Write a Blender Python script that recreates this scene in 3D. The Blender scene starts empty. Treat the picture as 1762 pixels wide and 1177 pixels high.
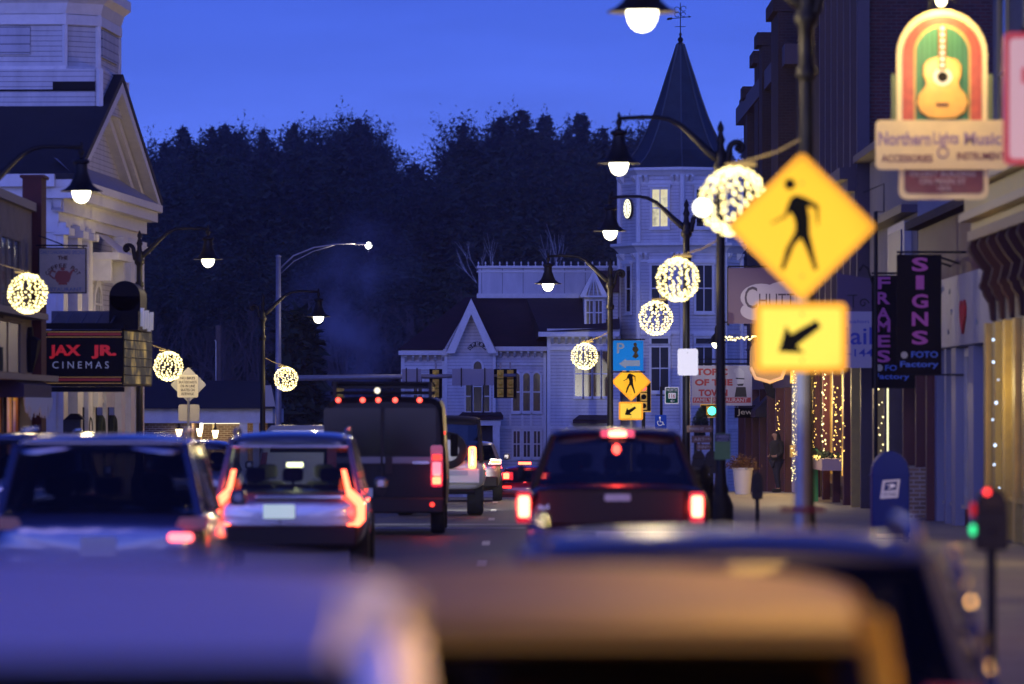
import bpy, math, random
import numpy as np
from mathutils import Vector, Matrix
R = math.radians
PI = math.pi
rnd = random.Random(7)
C = bpy.context.scene.collection
SC = bpy.context.scene

# ------------------------------------------------------------------ camera, sky, exposure
F = 9789.0            # focal length in pixels of the 1762 px wide photograph (200 mm lens)
HY, CX, CAMZ = 700.0, 881.0, 2.0
cd = bpy.data.cameras.new('camera'); cam = bpy.data.objects.new('camera', cd); C.objects.link(cam)
cd.sensor_width = 36; cd.lens = 200; cd.clip_start = .5; cd.clip_end = 4000
cam.location = (0, 0, CAMZ); cam.rotation_euler = (R(90), 0, 0)
cd.shift_y = (HY - 588.5) / 1762.0
cd.dof.use_dof = True; cd.dof.focus_distance = 185; cd.dof.aperture_fstop = 2.5
SC.camera = cam
W = bpy.data.worlds.new("World"); SC.world = W; W.use_nodes = True
nt = W.node_tree; nt.nodes.clear()
sky = nt.nodes.new('ShaderNodeTexSky'); sky.sky_type = 'NISHITA'; sky.sun_disc = False
sky.sun_elevation = R(16); sky.sun_rotation = R(190); sky.altitude = 200
sky.ozone_density = 4.0; sky.dust_density = .2; sky.air_density = 1.0
tint = nt.nodes.new('ShaderNodeMix'); tint.data_type = 'RGBA'; tint.blend_type = 'MULTIPLY'; tint.inputs[0].default_value = 1
tint.inputs[7].default_value = (.25, .345, 1.68, 1)
# twilight: the afterglow stands behind the camera, so that half of the sky is brighter and pinker
geo = nt.nodes.new('ShaderNodeTexCoord'); sep = nt.nodes.new('ShaderNodeSeparateXYZ'); nt.links.new(geo.outputs['Generated'], sep.inputs[0])
mr = nt.nodes.new('ShaderNodeMapRange'); mr.interpolation_type = 'SMOOTHSTEP'; mr.inputs[1].default_value = .5; mr.inputs[2].default_value = -.9; mr.inputs[3].default_value = 0; mr.inputs[4].default_value = 1
nt.links.new(sep.outputs['Y'], mr.inputs[0])
glow = nt.nodes.new('ShaderNodeMix'); glow.data_type = 'RGBA'; glow.inputs[6].default_value = (1, 1, 1, 1); glow.inputs[7].default_value = (5.3, 4.9, 4.1, 1)
mz = nt.nodes.new('ShaderNodeMapRange'); mz.interpolation_type = 'SMOOTHSTEP'; mz.inputs[1].default_value = .65; mz.inputs[2].default_value = .12; mz.inputs[3].default_value = 0; mz.inputs[4].default_value = 1
nt.links.new(sep.outputs['Z'], mz.inputs[0])
mm = nt.nodes.new('ShaderNodeMath'); mm.operation = 'MULTIPLY'; nt.links.new(mr.outputs[0], mm.inputs[0]); nt.links.new(mz.outputs[0], mm.inputs[1]); nt.links.new(mm.outputs[0], glow.inputs[0])
# thin stratus over the town: soft streaks, and the sky deepens away from the horizon
cl = nt.nodes.new('ShaderNodeTexNoise'); cl.inputs['Scale'].default_value = 9; cl.inputs['Detail'].default_value = 5; cl.inputs['Roughness'].default_value = .55
mp = nt.nodes.new('ShaderNodeMapping'); mp.inputs['Scale'].default_value = (1, 1, 5.5); mp.inputs['Rotation'].default_value = (0, R(6), 0)
nt.links.new(geo.outputs['Generated'], mp.inputs[0]); nt.links.new(mp.outputs[0], cl.inputs['Vector'])
cr = nt.nodes.new('ShaderNodeMapRange'); cr.inputs[1].default_value = .38; cr.inputs[2].default_value = .66; cr.inputs[3].default_value = 1.05; cr.inputs[4].default_value = .87
nt.links.new(cl.outputs['Fac'], cr.inputs[0])
gr = nt.nodes.new('ShaderNodeMapRange'); gr.inputs[1].default_value = .03; gr.inputs[2].default_value = .085; gr.inputs[3].default_value = 1.22; gr.inputs[4].default_value = .62
nt.links.new(sep.outputs['Z'], gr.inputs[0])
cg = nt.nodes.new('ShaderNodeMath'); cg.operation = 'MULTIPLY'; nt.links.new(cr.outputs[0], cg.inputs[0]); nt.links.new(gr.outputs[0], cg.inputs[1])
bs = nt.nodes.new('ShaderNodeMath'); bs.operation = 'MULTIPLY'; bs.inputs[1].default_value = .080; nt.links.new(cg.outputs[0], bs.inputs[0])
m2_ = nt.nodes.new('ShaderNodeMix'); m2_.data_type = 'RGBA'; m2_.blend_type = 'MULTIPLY'; m2_.inputs[0].default_value = 1
bg = nt.nodes.new('ShaderNodeBackground'); nt.links.new(bs.outputs[0], bg.inputs[1])
out = nt.nodes.new('ShaderNodeOutputWorld')
nt.links.new(sky.outputs[0], tint.inputs[6]); nt.links.new(tint.outputs[2], m2_.inputs[6]); nt.links.new(glow.outputs[2], m2_.inputs[7])
nt.links.new(m2_.outputs[2], bg.inputs[0]); nt.links.new(bg.outputs[0], out.inputs[0])
sl = bpy.data.lights.new('twilight_sun', 'SUN'); sl.energy = .12; sl.color = (.8, .6, 1.0); sl.angle = R(12)
so = bpy.data.objects.new('twilight_sun', sl); C.objects.link(so); so.rotation_euler = Vector((.17, .96, -.29)).to_track_quat('-Z', 'Y').to_euler()
SC.view_settings.view_transform = 'Standard'; SC.view_settings.look = 'None'
SC.view_settings.exposure = 0; SC.view_settings.gamma = 1
SC.render.engine = 'CYCLES'
cy = SC.cycles
cy.use_denoising = True; cy.sample_clamp_indirect = 6; cy.sample_clamp_direct = 0
cy.max_bounces = 6; cy.transparent_max_bounces = 10; cy.use_adaptive_sampling = True; cy.adaptive_threshold = .02
cy.caustics_reflective = False; cy.caustics_refractive = False

# ------------------------------------------------------------------ ground profile and pixel helpers
GP = [(-30, 0.05), (0, 0), (40, -.02), (70, -.06), (95, -.12), (120, -.25), (135, -.27), (150, -.38), (165, -.95), (180, -1.9), (195, -2.9), (215, -3.7), (240, -4.3), (280, -4.6), (2000, -4.6)]
def g(d): return float(np.interp(d, [p[0] for p in GP], [p[1] for p in GP]))
def PX(px, d): return (px - CX) * d / F
def PZ(py, d): return CAMZ + (HY - py) * d / F
def S(d): return F / d
class Fr:
    """local frame of a camera-facing thing: origin at photo column pxc, distance d, on the ground"""
    def __init__(s, pxc, d, z=None):
        s.d = d; s.x0 = PX(pxc, d); s.z0 = g(d) if z is None else z
        s.loc = (s.x0, d, s.z0)
    def x(s, px): return PX(px, s.d) - s.x0
    def z(s, py): return PZ(py, s.d) - s.z0
    def L(s, n): return n * s.d / F

# ------------------------------------------------------------------ materials
MATS = {}
def mat(name, col, rough=.6, metal=0., spec=.5, var=.0, vscale=3., bump=0., bscale=30., emit=None, estr=0., coat=0., coatr=.06, trans=0., alpha=1., sample=True):
    if name in MATS: return MATS[name]
    m = bpy.data.materials.new(name); m.use_nodes = True; n = m.node_tree; b = n.nodes['Principled BSDF']
    c4 = tuple(col) + (1,)
    b.inputs['Base Color'].default_value = c4; b.inputs['Roughness'].default_value = rough; b.inputs['Metallic'].default_value = metal
    b.inputs['Specular IOR Level'].default_value = spec; b.inputs['Coat Weight'].default_value = coat
    b.inputs['Coat Roughness'].default_value = coatr
    b.inputs['Transmission Weight'].default_value = trans; b.inputs['Alpha'].default_value = alpha
    if emit: b.inputs['Emission Color'].default_value = tuple(emit) + (1,); b.inputs['Emission Strength'].default_value = estr
    if not sample: m.cycles.emission_sampling = 'NONE'
    if var or bump:
        tc = n.nodes.new('ShaderNodeTexCoord')
        if var:
            no = n.nodes.new('ShaderNodeTexNoise'); no.inputs['Scale'].default_value = vscale; no.inputs['Detail'].default_value = 8; no.inputs['Roughness'].default_value = .65
            rp = n.nodes.new('ShaderNodeMapRange'); rp.inputs[1].default_value = .3; rp.inputs[2].default_value = .7; rp.inputs[3].default_value = 1 - var; rp.inputs[4].default_value = 1 + var
            mx = n.nodes.new('ShaderNodeVectorMath'); mx.operation = 'SCALE'; mx.inputs[0].default_value = col
            n.links.new(tc.outputs['Object'], no.inputs['Vector']); n.links.new(no.outputs['Fac'], rp.inputs[0])
            n.links.new(rp.outputs[0], mx.inputs['Scale']); n.links.new(mx.outputs[0], b.inputs['Base Color'])
            rr = n.nodes.new('ShaderNodeMapRange'); rr.inputs[3].default_value = max(0, rough - .1); rr.inputs[4].default_value = min(1, rough + .1)
            n.links.new(no.outputs['Fac'], rr.inputs[0]); n.links.new(rr.outputs[0], b.inputs['Roughness'])
        if bump:
            nb = n.nodes.new('ShaderNodeTexNoise'); nb.inputs['Scale'].default_value = bscale; nb.inputs['Detail'].default_value = 6
            bp = n.nodes.new('ShaderNodeBump'); bp.inputs['Strength'].default_value = bump; bp.inputs['Distance'].default_value = .02
            n.links.new(tc.outputs['Object'], nb.inputs['Vector']); n.links.new(nb.outputs['Fac'], bp.inputs['Height']); n.links.new(bp.outputs[0], b.inputs['Normal'])
    MATS[name] = m
    return m
def emis(name, col, st, sample=True):
    if name in MATS: return MATS[name]
    m = bpy.data.materials.new(name); m.use_nodes = True; n = m.node_tree; n.nodes.clear()
    e = n.nodes.new('ShaderNodeEmission'); e.inputs[0].default_value = tuple(col) + (1,); e.inputs[1].default_value = st
    o = n.nodes.new('ShaderNodeOutputMaterial'); n.links.new(e.outputs[0], o.inputs[0])
    if not sample: m.cycles.emission_sampling = 'NONE'
    MATS[name] = m; return m
def board_mat(name, col, pitch=.115, gap=.14, var=.1, vertical=False, dirt=.25):
    """clapboard siding: saw-tooth relief with the lap shadow painted in as a dark line, plus streaky wear"""
    if name in MATS: return MATS[name]
    m = mat(name, col, rough=.55); n = m.node_tree; b = n.nodes['Principled BSDF']
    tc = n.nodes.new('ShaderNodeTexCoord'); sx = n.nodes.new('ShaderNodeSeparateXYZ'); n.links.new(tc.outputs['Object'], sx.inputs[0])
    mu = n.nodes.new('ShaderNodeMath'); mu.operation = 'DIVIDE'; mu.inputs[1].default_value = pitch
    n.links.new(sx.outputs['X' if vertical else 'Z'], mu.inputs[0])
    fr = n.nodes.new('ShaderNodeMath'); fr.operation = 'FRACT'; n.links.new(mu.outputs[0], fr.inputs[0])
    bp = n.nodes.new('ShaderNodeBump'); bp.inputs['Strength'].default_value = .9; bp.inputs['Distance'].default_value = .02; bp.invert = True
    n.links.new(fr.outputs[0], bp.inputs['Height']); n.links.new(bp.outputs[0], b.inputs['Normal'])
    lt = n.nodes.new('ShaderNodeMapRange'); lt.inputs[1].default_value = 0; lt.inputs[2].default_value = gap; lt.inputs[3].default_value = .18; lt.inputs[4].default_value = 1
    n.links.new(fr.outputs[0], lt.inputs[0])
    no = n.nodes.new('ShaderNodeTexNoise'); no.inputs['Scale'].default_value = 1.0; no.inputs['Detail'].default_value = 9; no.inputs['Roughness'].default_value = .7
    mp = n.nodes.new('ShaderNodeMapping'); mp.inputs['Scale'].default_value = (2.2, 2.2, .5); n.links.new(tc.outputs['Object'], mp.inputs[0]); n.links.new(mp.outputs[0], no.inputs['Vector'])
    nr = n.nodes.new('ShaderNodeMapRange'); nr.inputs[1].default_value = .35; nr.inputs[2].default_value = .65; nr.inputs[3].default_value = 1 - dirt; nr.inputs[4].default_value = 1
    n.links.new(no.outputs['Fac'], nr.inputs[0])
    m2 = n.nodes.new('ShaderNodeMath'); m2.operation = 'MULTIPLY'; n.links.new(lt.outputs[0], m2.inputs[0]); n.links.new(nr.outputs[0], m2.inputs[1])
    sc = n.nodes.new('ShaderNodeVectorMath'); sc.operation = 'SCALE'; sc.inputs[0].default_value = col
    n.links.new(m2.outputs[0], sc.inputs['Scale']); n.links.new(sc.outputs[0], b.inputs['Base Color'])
    return m
def brick_mat(name, col, mortar=(.25, .23, .22), scale=1.0):
    if name in MATS: return MATS[name]
    m = mat(name, col, rough=.85); n = m.node_tree; b = n.nodes['Principled BSDF']
    tc = n.nodes.new('ShaderNodeTexCoord'); sx = n.nodes.new('ShaderNodeSeparateXYZ'); n.links.new(tc.outputs['Object'], sx.inputs[0])
    ad = n.nodes.new('ShaderNodeMath'); ad.operation = 'ADD'; n.links.new(sx.outputs['X'], ad.inputs[0]); n.links.new(sx.outputs['Y'], ad.inputs[1])
    cb = n.nodes.new('ShaderNodeCombineXYZ'); n.links.new(ad.outputs[0], cb.inputs[0]); n.links.new(sx.outputs['Z'], cb.inputs[1])
    br = n.nodes.new('ShaderNodeTexBrick'); br.inputs['Scale'].default_value = scale; br.inputs['Brick Width'].default_value = .22; br.inputs['Row Height'].default_value = .075; br.inputs['Mortar Size'].default_value = .012
    br.inputs['Color1'].default_value = tuple(col) + (1,); br.inputs['Color2'].default_value = tuple(c * .6 for c in col) + (1,); br.inputs['Mortar'].default_value = tuple(mortar) + (1,)
    n.links.new(cb.outputs[0], br.inputs['Vector'])
    no = n.nodes.new('ShaderNodeTexNoise'); no.inputs['Scale'].default_value = .8; no.inputs['Detail'].default_value = 7; n.links.new(tc.outputs['Object'], no.inputs['Vector'])
    nr = n.nodes.new('ShaderNodeMapRange'); nr.inputs[1].default_value = .3; nr.inputs[2].default_value = .7; nr.inputs[3].default_value = .6; nr.inputs[4].default_value = 1.2
    n.links.new(no.outputs['Fac'], nr.inputs[0])
    sc = n.nodes.new('ShaderNodeVectorMath'); sc.operation = 'SCALE'; n.links.new(br.outputs['Color'], sc.inputs[0]); n.links.new(nr.outputs[0], sc.inputs['Scale'])
    n.links.new(sc.outputs[0], b.inputs['Base Color'])
    bp = n.nodes.new('ShaderNodeBump'); bp.inputs['Strength'].default_value = .5; bp.inputs['Distance'].default_value = .01; bp.invert = True
    n.links.new(br.outputs['Fac'], bp.inputs['Height']); n.links.new(bp.outputs[0], b.inputs['Normal'])
    return m
def tinted_glass(name, tintc, fac, rough=.02, k=.5):
    """thin car glass: tinted see-through plus mirror reflection"""
    if name in MATS: return MATS[name]
    m = bpy.data.materials.new(name); m.use_nodes = True; n = m.node_tree; n.nodes.clear()
    tr = n.nodes.new('ShaderNodeBsdfTransparent'); tr.inputs[0].default_value = tuple(tintc) + (1,)
    gl = n.nodes.new('ShaderNodeBsdfGlossy'); gl.inputs['Roughness'].default_value = rough; gl.inputs[0].default_value = (1, 1, 1, 1)
    fz = n.nodes.new('ShaderNodeFresnel'); fz.inputs[0].default_value = 1.5
    ad = n.nodes.new('ShaderNodeMath'); ad.operation = 'ADD'; ad.inputs[1].default_value = fac; ad.use_clamp = True
    ml = n.nodes.new('ShaderNodeMath'); ml.operation = 'MULTIPLY'; ml.inputs[1].default_value = k; n.links.new(fz.outputs[0], ml.inputs[0]); n.links.new(ml.outputs[0], ad.inputs[0])
    mx = n.nodes.new('ShaderNodeMixShader'); o = n.nodes.new('ShaderNodeOutputMaterial')
    n.links.new(ad.outputs[0], mx.inputs[0]); n.links.new(tr.outputs[0], mx.inputs[1]); n.links.new(gl.outputs[0], mx.inputs[2]); n.links.new(mx.outputs[0], o.inputs[0])
    MATS[name] = m; return m

BLK = mat('black_iron', (.008, .008, .009), .5, .0, .25, var=.2, vscale=5)
BRONZE = mat('dark_paint', (.014, .012, .014), .6, spec=.2)
WHITE = mat('white_paint', (.62, .61, .60), .5, var=.12, vscale=2.5)
WTRIM = mat('white_trim', (.66, .65, .63), .45, var=.1, vscale=4)
GREYM = mat('galvanised_steel', (.32, .33, .34), .45, .7, var=.15, vscale=8)
BULB = emis('lamp_glow', (1.0, .93, .62), 9.0, sample=False)
BEAD = emis('warm_bead_glow', (1.0, .82, .34), 4.5, sample=False)
BEADD = emis('amber_bead_glow', (1.0, .62, .14), 5.0, sample=False)
DGLASS = mat('dark_window_glass', (.012, .012, .016), .12, 0, .12)
GLASSC = tinted_glass('car_glass_dark', (.08, .08, .09), .01)
GLASSL = tinted_glass('car_glass_clear', (.55, .58, .60), .03)
RUB = mat('rubber', (.015, .015, .015), .8)
CHROME = mat('chrome', (.7, .7, .72), .12, 1.0)
PLASTIC = mat('dark_plastic', (.012, .012, .013), .6, spec=.25)
MRED = emis('marker_lamp_red', (1.0, .07, .05), 5.0)
REDHOT = emis('brake_lamp_lit', (1.0, .10, .045), 9.0)
REDDIM = emis('tail_lamp_dim', (1.0, .04, .03), 3.0)
REDLENS = mat('red_lens', (.25, .004, .004), .15, coat=1)

# ------------------------------------------------------------------ mesh builder
class MB:
    def __init__(s): s.v = []; s.f = []; s.m = []
    def add(s, vs, fs, m=0):
        o = len(s.v); s.v += [tuple(p) for p in vs]; s.f += [tuple(i + o for i in f) for f in fs]; s.m += [m] * len(fs); return s
    def box(s, x0, x1, y0, y1, z0, z1, m=0):
        v = [(x0,y0,z0),(x1,y0,z0),(x1,y1,z0),(x0,y1,z0),(x0,y0,z1),(x1,y0,z1),(x1,y1,z1),(x0,y1,z1)]
        return s.add(v, [(0,3,2,1),(4,5,6,7),(0,1,5,4),(1,2,6,5),(2,3,7,6),(3,0,4,7)], m)
    def quad(s, a, b, c, d, m=0): return s.add([a, b, c, d], [(0,1,2,3)], m)
    def prism(s, pts, y0, y1, m=0, ax='y'):
        """outline in x,z (counter-clockwise seen from -y) extruded along y; ax='z': outline in x,y up z; ax='x': outline in y,z along x"""
        n = len(pts)
        if ax == 'y': a = [(x, y0, z) for x, z in pts]; b = [(x, y1, z) for x, z in pts]
        elif ax == 'z': a = [(x, y, y0) for x, y in pts]; b = [(x, y, y1) for x, y in pts]
        else: a = [(y0, p, q) for p, q in pts]; b = [(y1, p, q) for p, q in pts]
        return s.add(a + b, [tuple(range(n)), tuple(range(2*n-1, n-1, -1))] + [(i, n+i, n+(i+1)%n, (i+1)%n) for i in range(n)], m)
    def rings(s, rs, m=0, cap=True, close=False):
        n = len(rs[0]); vs = [p for r in rs for p in r]; fs = []
        k = len(rs)
        for i in range(k - (0 if close else 1)):
            for j in range(n):
                a, b = i*n+j, i*n+(j+1)%n; c, d = ((i+1)%k)*n+(j+1)%n, ((i+1)%k)*n+j
                fs.append((a, b, c, d))
        if cap and not close: fs += [tuple(range(n-1, -1, -1)), tuple(range((k-1)*n, k*n))]
        return s.add(vs, fs, m)
    def lathe(s, prof, c=(0,0,0), seg=16, ax='z', m=0, a0=0., cap=True, sq=1.):
        rs = []
        for r, h in prof:
            ring = []
            for j in range(seg):
                t = a0 + 2*PI*j/seg; u, w = r*math.cos(t), r*math.sin(t)
                p = (u, w*sq, h) if ax == 'z' else ((u, h, w) if ax == 'y' else (h, u, w))
                ring.append((p[0]+c[0], p[1]+c[1], p[2]+c[2]))
            rs.append(ring)
        return s.rings(rs, m, cap)
    def tube(s, pts, r, seg=8, m=0, cap=True):
        pts = [Vector(p) for p in pts]; rr = r if isinstance(r, (list, tuple)) else [r]*len(pts)
        rs = []; up = Vector((0, 0, 1)); prev = None
        for i, p in enumerate(pts):
            t = (pts[min(i+1, len(pts)-1)] - pts[max(i-1, 0)]).normalized()
            if prev is None:
                a = t.cross(up); a = a if a.length > .05 else t.cross(Vector((0, 1, 0)))
                a.normalize()
            else:
                a = prev - t*prev.dot(t); a.normalize()
            b = t.cross(a); prev = a
            rs.append([tuple(p + a*rr[i]*math.cos(2*PI*j/seg) + b*rr[i]*math.sin(2*PI*j/seg)) for j in range(seg)])
        return s.rings(rs, m, cap)
    def ball(s, c, r, seg=8, rg=6, m=0, sz=1.):
        return s.lathe([(r*math.sin(PI*i/rg)+1e-5, -r*sz*math.cos(PI*i/rg)) for i in range(rg+1)], c, seg, m=m)
    def octa(s, c, r, m=0):
        x, y, z = c; v = [(x+r,y,z),(x-r,y,z),(x,y+r,z),(x,y-r,z),(x,y,z+r),(x,y,z-r)]
        return s.add(v, [(0,2,4),(2,1,4),(1,3,4),(3,0,4),(2,0,5),(1,2,5),(3,1,5),(0,3,5)], m)
    def ico(s, c, r, m=0):
        t = (1+5**.5)/2; q = r/math.sqrt(1+t*t)
        b = [(-1,t,0),(1,t,0),(-1,-t,0),(1,-t,0),(0,-1,t),(0,1,t),(0,-1,-t),(0,1,-t),(t,0,-1),(t,0,1),(-t,0,-1),(-t,0,1)]
        f = [(0,11,5),(0,5,1),(0,1,7),(0,7,10),(0,10,11),(1,5,9),(5,11,4),(11,10,2),(10,7,6),(7,1,8),(3,9,4),(3,4,2),(3,2,6),(3,6,8),(3,8,9),(4,9,5),(2,4,11),(6,2,10),(8,6,7),(9,8,1)]
        return s.add([(c[0]+p[0]*q, c[1]+p[1]*q, c[2]+p[2]*q) for p in b], f, m)
    def xf(s, M):
        s.v = [tuple(M @ Vector(p)) for p in s.v]; return s
    def mesh(s, name, mats, smooth=False):
        me = bpy.data.meshes.new(name); me.from_pydata(s.v, [], s.f)
        for m in mats: me.materials.append(m)
        if len(mats) > 1: me.polygons.foreach_set('material_index', s.m)
        if smooth: me.polygons.foreach_set('use_smooth', [True]*len(s.f))
        me.update(); return me
    def build(s, name, mats, parent=None, smooth=False, bevel=0, sub=0, loc=None, auto=None):
        if not isinstance(mats, (list, tuple)): mats = [mats]
        o = bpy.data.objects.new(name, s.mesh(name, mats, smooth)); C.objects.link(o)
        if parent: o.parent = parent
        if loc: o.location = loc
        if bevel:
            b = o.modifiers.new('b', 'BEVEL'); b.width = bevel; b.segments = 2; b.limit_method = 'ANGLE'; b.angle_limit = R(40)
        if sub:
            b = o.modifiers.new('s', 'SUBSURF'); b.levels = sub; b.render_levels = sub
        if auto:
            try: o.data.shade_auto_smooth(angle=R(auto))
            except Exception:
                try: o.data.set_sharp_from_angle(angle=R(auto))
                except Exception: pass
        return o
def tag(o, label=None, cat=None, group=None, kind=None):
    if label: o['label'] = label
    if cat: o['category'] = cat
    if group: o['group'] = group
    if kind: o['kind'] = kind
    return o
def thing(name, label, cat, loc=(0,0,0), rz=0., group=None):
    o = bpy.data.objects.new(name, None); C.objects.link(o); o.empty_display_size = .3
    o.location = loc; o.rotation_euler = (0, 0, rz)
    return tag(o, label, cat, group)
def copy_tree(o, parent=None):
    c = o.copy(); C.objects.link(c); c.parent = parent
    for ch in o.children: copy_tree(ch, c)
    return c
def lamp(parent, loc, power, col=(1, .85, .55), rad=.08, name='light_source'):
    l = bpy.data.lights.new(name, 'POINT'); l.energy = power; l.color = col; l.shadow_soft_size = rad
    o = bpy.data.objects.new(name, l); C.objects.link(o); o.location = loc
    if parent: o.parent = parent
    return o
def spot(parent, loc, target, power, col=(1, .95, .85), ang=30, blend=.6):
    """target in the parent's local frame"""
    l = bpy.data.lights.new('light_source', 'SPOT'); l.energy = power; l.color = col; l.shadow_soft_size = .06; l.spot_size = R(ang); l.spot_blend = blend
    o = bpy.data.objects.new('light_source', l); C.objects.link(o); o.location = loc
    o.rotation_euler = (Vector(target) - Vector(loc)).to_track_quat('-Z', 'Y').to_euler()
    if parent: o.parent = parent
    return o

# ------------------------------------------------------------------ lettering
_TC = {}
def glyphs(s, bold=0., shear=0.):
    k = (s, bold, shear)
    if k not in _TC:
        cu = bpy.data.curves.new('t', 'FONT'); cu.body = s; cu.size = 1; cu.offset = bold; cu.shear = shear; cu.resolution_u = 3
        o = bpy.data.objects.new('t', cu); C.objects.link(o)
        dg = bpy.context.evaluated_depsgraph_get(); me = bpy.data.meshes.new_from_object(o.evaluated_get(dg))
        v = [tuple(p.co) for p in me.vertices]; f = [tuple(p.vertices) for p in me.polygons]
        bpy.data.objects.remove(o); bpy.data.curves.remove(cu); bpy.data.meshes.remove(me)
        _TC[k] = (v, f)
    return _TC[k]
def put_text(mb, s, cx, cz, w, h, y, m=0, bold=0., shear=0., rot=0.):
    """fit the word s into a w x h box centred on cx, cz in the plane y, facing -y"""
    v, f = glyphs(s, bold, shear)
    if not v: return
    x0 = min(p[0] for p in v); x1 = max(p[0] for p in v); z0 = min(p[1] for p in v); z1 = max(p[1] for p in v)
    q = []
    for p in v:
        a = ((p[0]-x0)/(x1-x0+1e-9) - .5)*w; b = ((p[1]-z0)/(z1-z0+1e-9) - .5)*h
        q.append((cx + a*math.cos(rot) - b*math.sin(rot), y, cz + a*math.sin(rot) + b*math.cos(rot)))
    mb.add(q, f, m)
def lettering(parent, m, items, y, bold=.01, name='lettering', rz=None, loc=None):
    mb = MB()
    for it in items: put_text(mb, *it[:5], y, 0, it[5] if len(it) > 5 else bold, 0, it[6] if len(it) > 6 else 0)
    o = mb.build(name, m, parent, loc=loc)
    if rz is not None: o.rotation_euler = (0, 0, rz)
    return o
def rrect(x0, x1, z0, z1, r, n=4):
    pts = []
    for cx, cz, a in ((x1-r, z0+r, -90), (x1-r, z1-r, 0), (x0+r, z1-r, 90), (x0+r, z0+r, 180)):
        for i in range(n+1):
            t = R(a + 90*i/n); pts.append((cx + r*math.cos(t), cz + r*math.sin(t)))
    return pts
def ellipse(cx, cz, rx, rz_, n=24): return [(cx + rx*math.cos(2*PI*i/n), cz + rz_*math.sin(2*PI*i/n)) for i in range(n)]
# ------------------------------------------------------------------ ground, road, pavements
ASPH = mat('asphalt', (.05, .05, .052), .55, var=.35, vscale=.6, bump=.4, bscale=60)
CONC = mat('pavement_concrete', (.30, .28, .25), .7, var=.22, vscale=1.2, bump=.3, bscale=40)
GRND = mat('ground_earth', (.05, .045, .035), .95, var=.4, vscale=.2)
ys = sorted(set([p[0] for p in GP if p[0] <= 280] + list(range(-30, 281, 10))))
def kr(y): return float(np.interp(y, [0, 50, 85, 122, 136, 150, 156, 200, 280], [2.45, 2.5, 2.75, 3.05, 2.25, 2.3, 4.0, 5.0, 6.0]))
def kl(y): return float(np.interp(y, [0, 90, 130, 160, 175, 280], [-8.4, -8.3, -8.1, -6.9, -9, -12]))
mb = MB()
yy = ys + [330, 400, 2500]
for a, b in zip(yy[:-1], yy[1:]):
    mb.quad((-900, a, g(a)-.03), (900, a, g(a)-.03), (900, b, g(b)-.03), (-900, b, g(b)-.03))
tag(mb.build('ground', GRND), kind='structure')
mb = MB()
for a, b in zip(ys[:-1], ys[1:]): mb.quad((kl(a), a, g(a)), (kr(a), a, g(a)), (kr(b), b, g(b)), (kl(b), b, g(b)))
mb.quad((-60, 168, g(168)+.02-.03), (60, 168, g(168)-.01), (60, 200, g(200)-.01), (-60, 200, g(200)-.01))
tag(mb.build('road', ASPH), kind='structure')
def pave(name, f0, f1):
    mb = MB()
    st = [y for y in ys if y <= 165]
    for a, b in zip(st[:-1], st[1:]):
        x0a, x1a, x0b, x1b = f0(a), f1(a), f0(b), f1(b); h = .15
        mb.quad((x0a, a, g(a)+h), (x1a, a, g(a)+h), (x1b, b, g(b)+h), (x0b, b, g(b)+h))
        e = x0a if name.endswith('r') else x0a
        for xa, xb in ((x0a, x0b), (x1a, x1b)):
            mb.quad((xa, a, g(a)-.02), (xb, b, g(b)-.02), (xb, b, g(b)+h), (xa, a, g(a)+h))
    return tag(mb.build(name, CONC), kind='structure')
pave('pavement', kr, lambda y: 16.)
pave('pavement', lambda y: -22., kl)
# kerb stones
KERB = mat('kerb_granite', (.34, .33, .32), .7, var=.2, vscale=4)
mb = MB()
for f, sg in ((kr, 1), (kl, -1)):
    st = [y for y in ys if y <= 165]
    for a, b in zip(st[:-1], st[1:]):
        xa, xb = f(a), f(b); w = .16*sg
        mb.quad((xa-.004*sg, a, g(a)), (xb-.004*sg, b, g(b)), (xb-.004*sg, b, g(b)+.156), (xa-.004*sg, a, g(a)+.156))
        mb.quad((xa-.004*sg, a, g(a)+.156), (xb-.004*sg, b, g(b)+.156), (xb+w, b, g(b)+.156), (xa+w, a, g(a)+.156))
tag(mb.build('kerb', KERB), kind='structure')
mb = MB(); RM = mat('road_marking_white', (.62, .62, .58), .6, var=.25, vscale=5); YM = mat('road_marking_yellow', (.6, .4, .05), .6, var=.25, vscale=5)
def strip(x0, x1, a, b, m):
    n = max(1, int((b-a)/5)); 
    for i in range(n):
        p, q = a+(b-a)*i/n, a+(b-a)*(i+1)/n
        mb.quad((x0, p, g(p)+.006), (x1, p, g(p)+.006), (x1, q, g(q)+.006), (x0, q, g(q)+.006), m)
strip(-3.9, 2.2, 100.5, 101.1, 0); strip(-3.9, 2.2, 104.5, 105.1, 0)
for a in range(2, 140, 12):
    if a < 92 or a > 108: strip(-.46, -.34, a, a+3, 0)
strip(-4.15, -4.05, 0, 98, 1); strip(-4.35, -4.25, 0, 98, 1)
for k in range(12): strip(-7.2+k*.8, -6.8+k*.8, 153, 156, 0)
tag(mb.build('road_markings', [RM, YM]), kind='structure')

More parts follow.
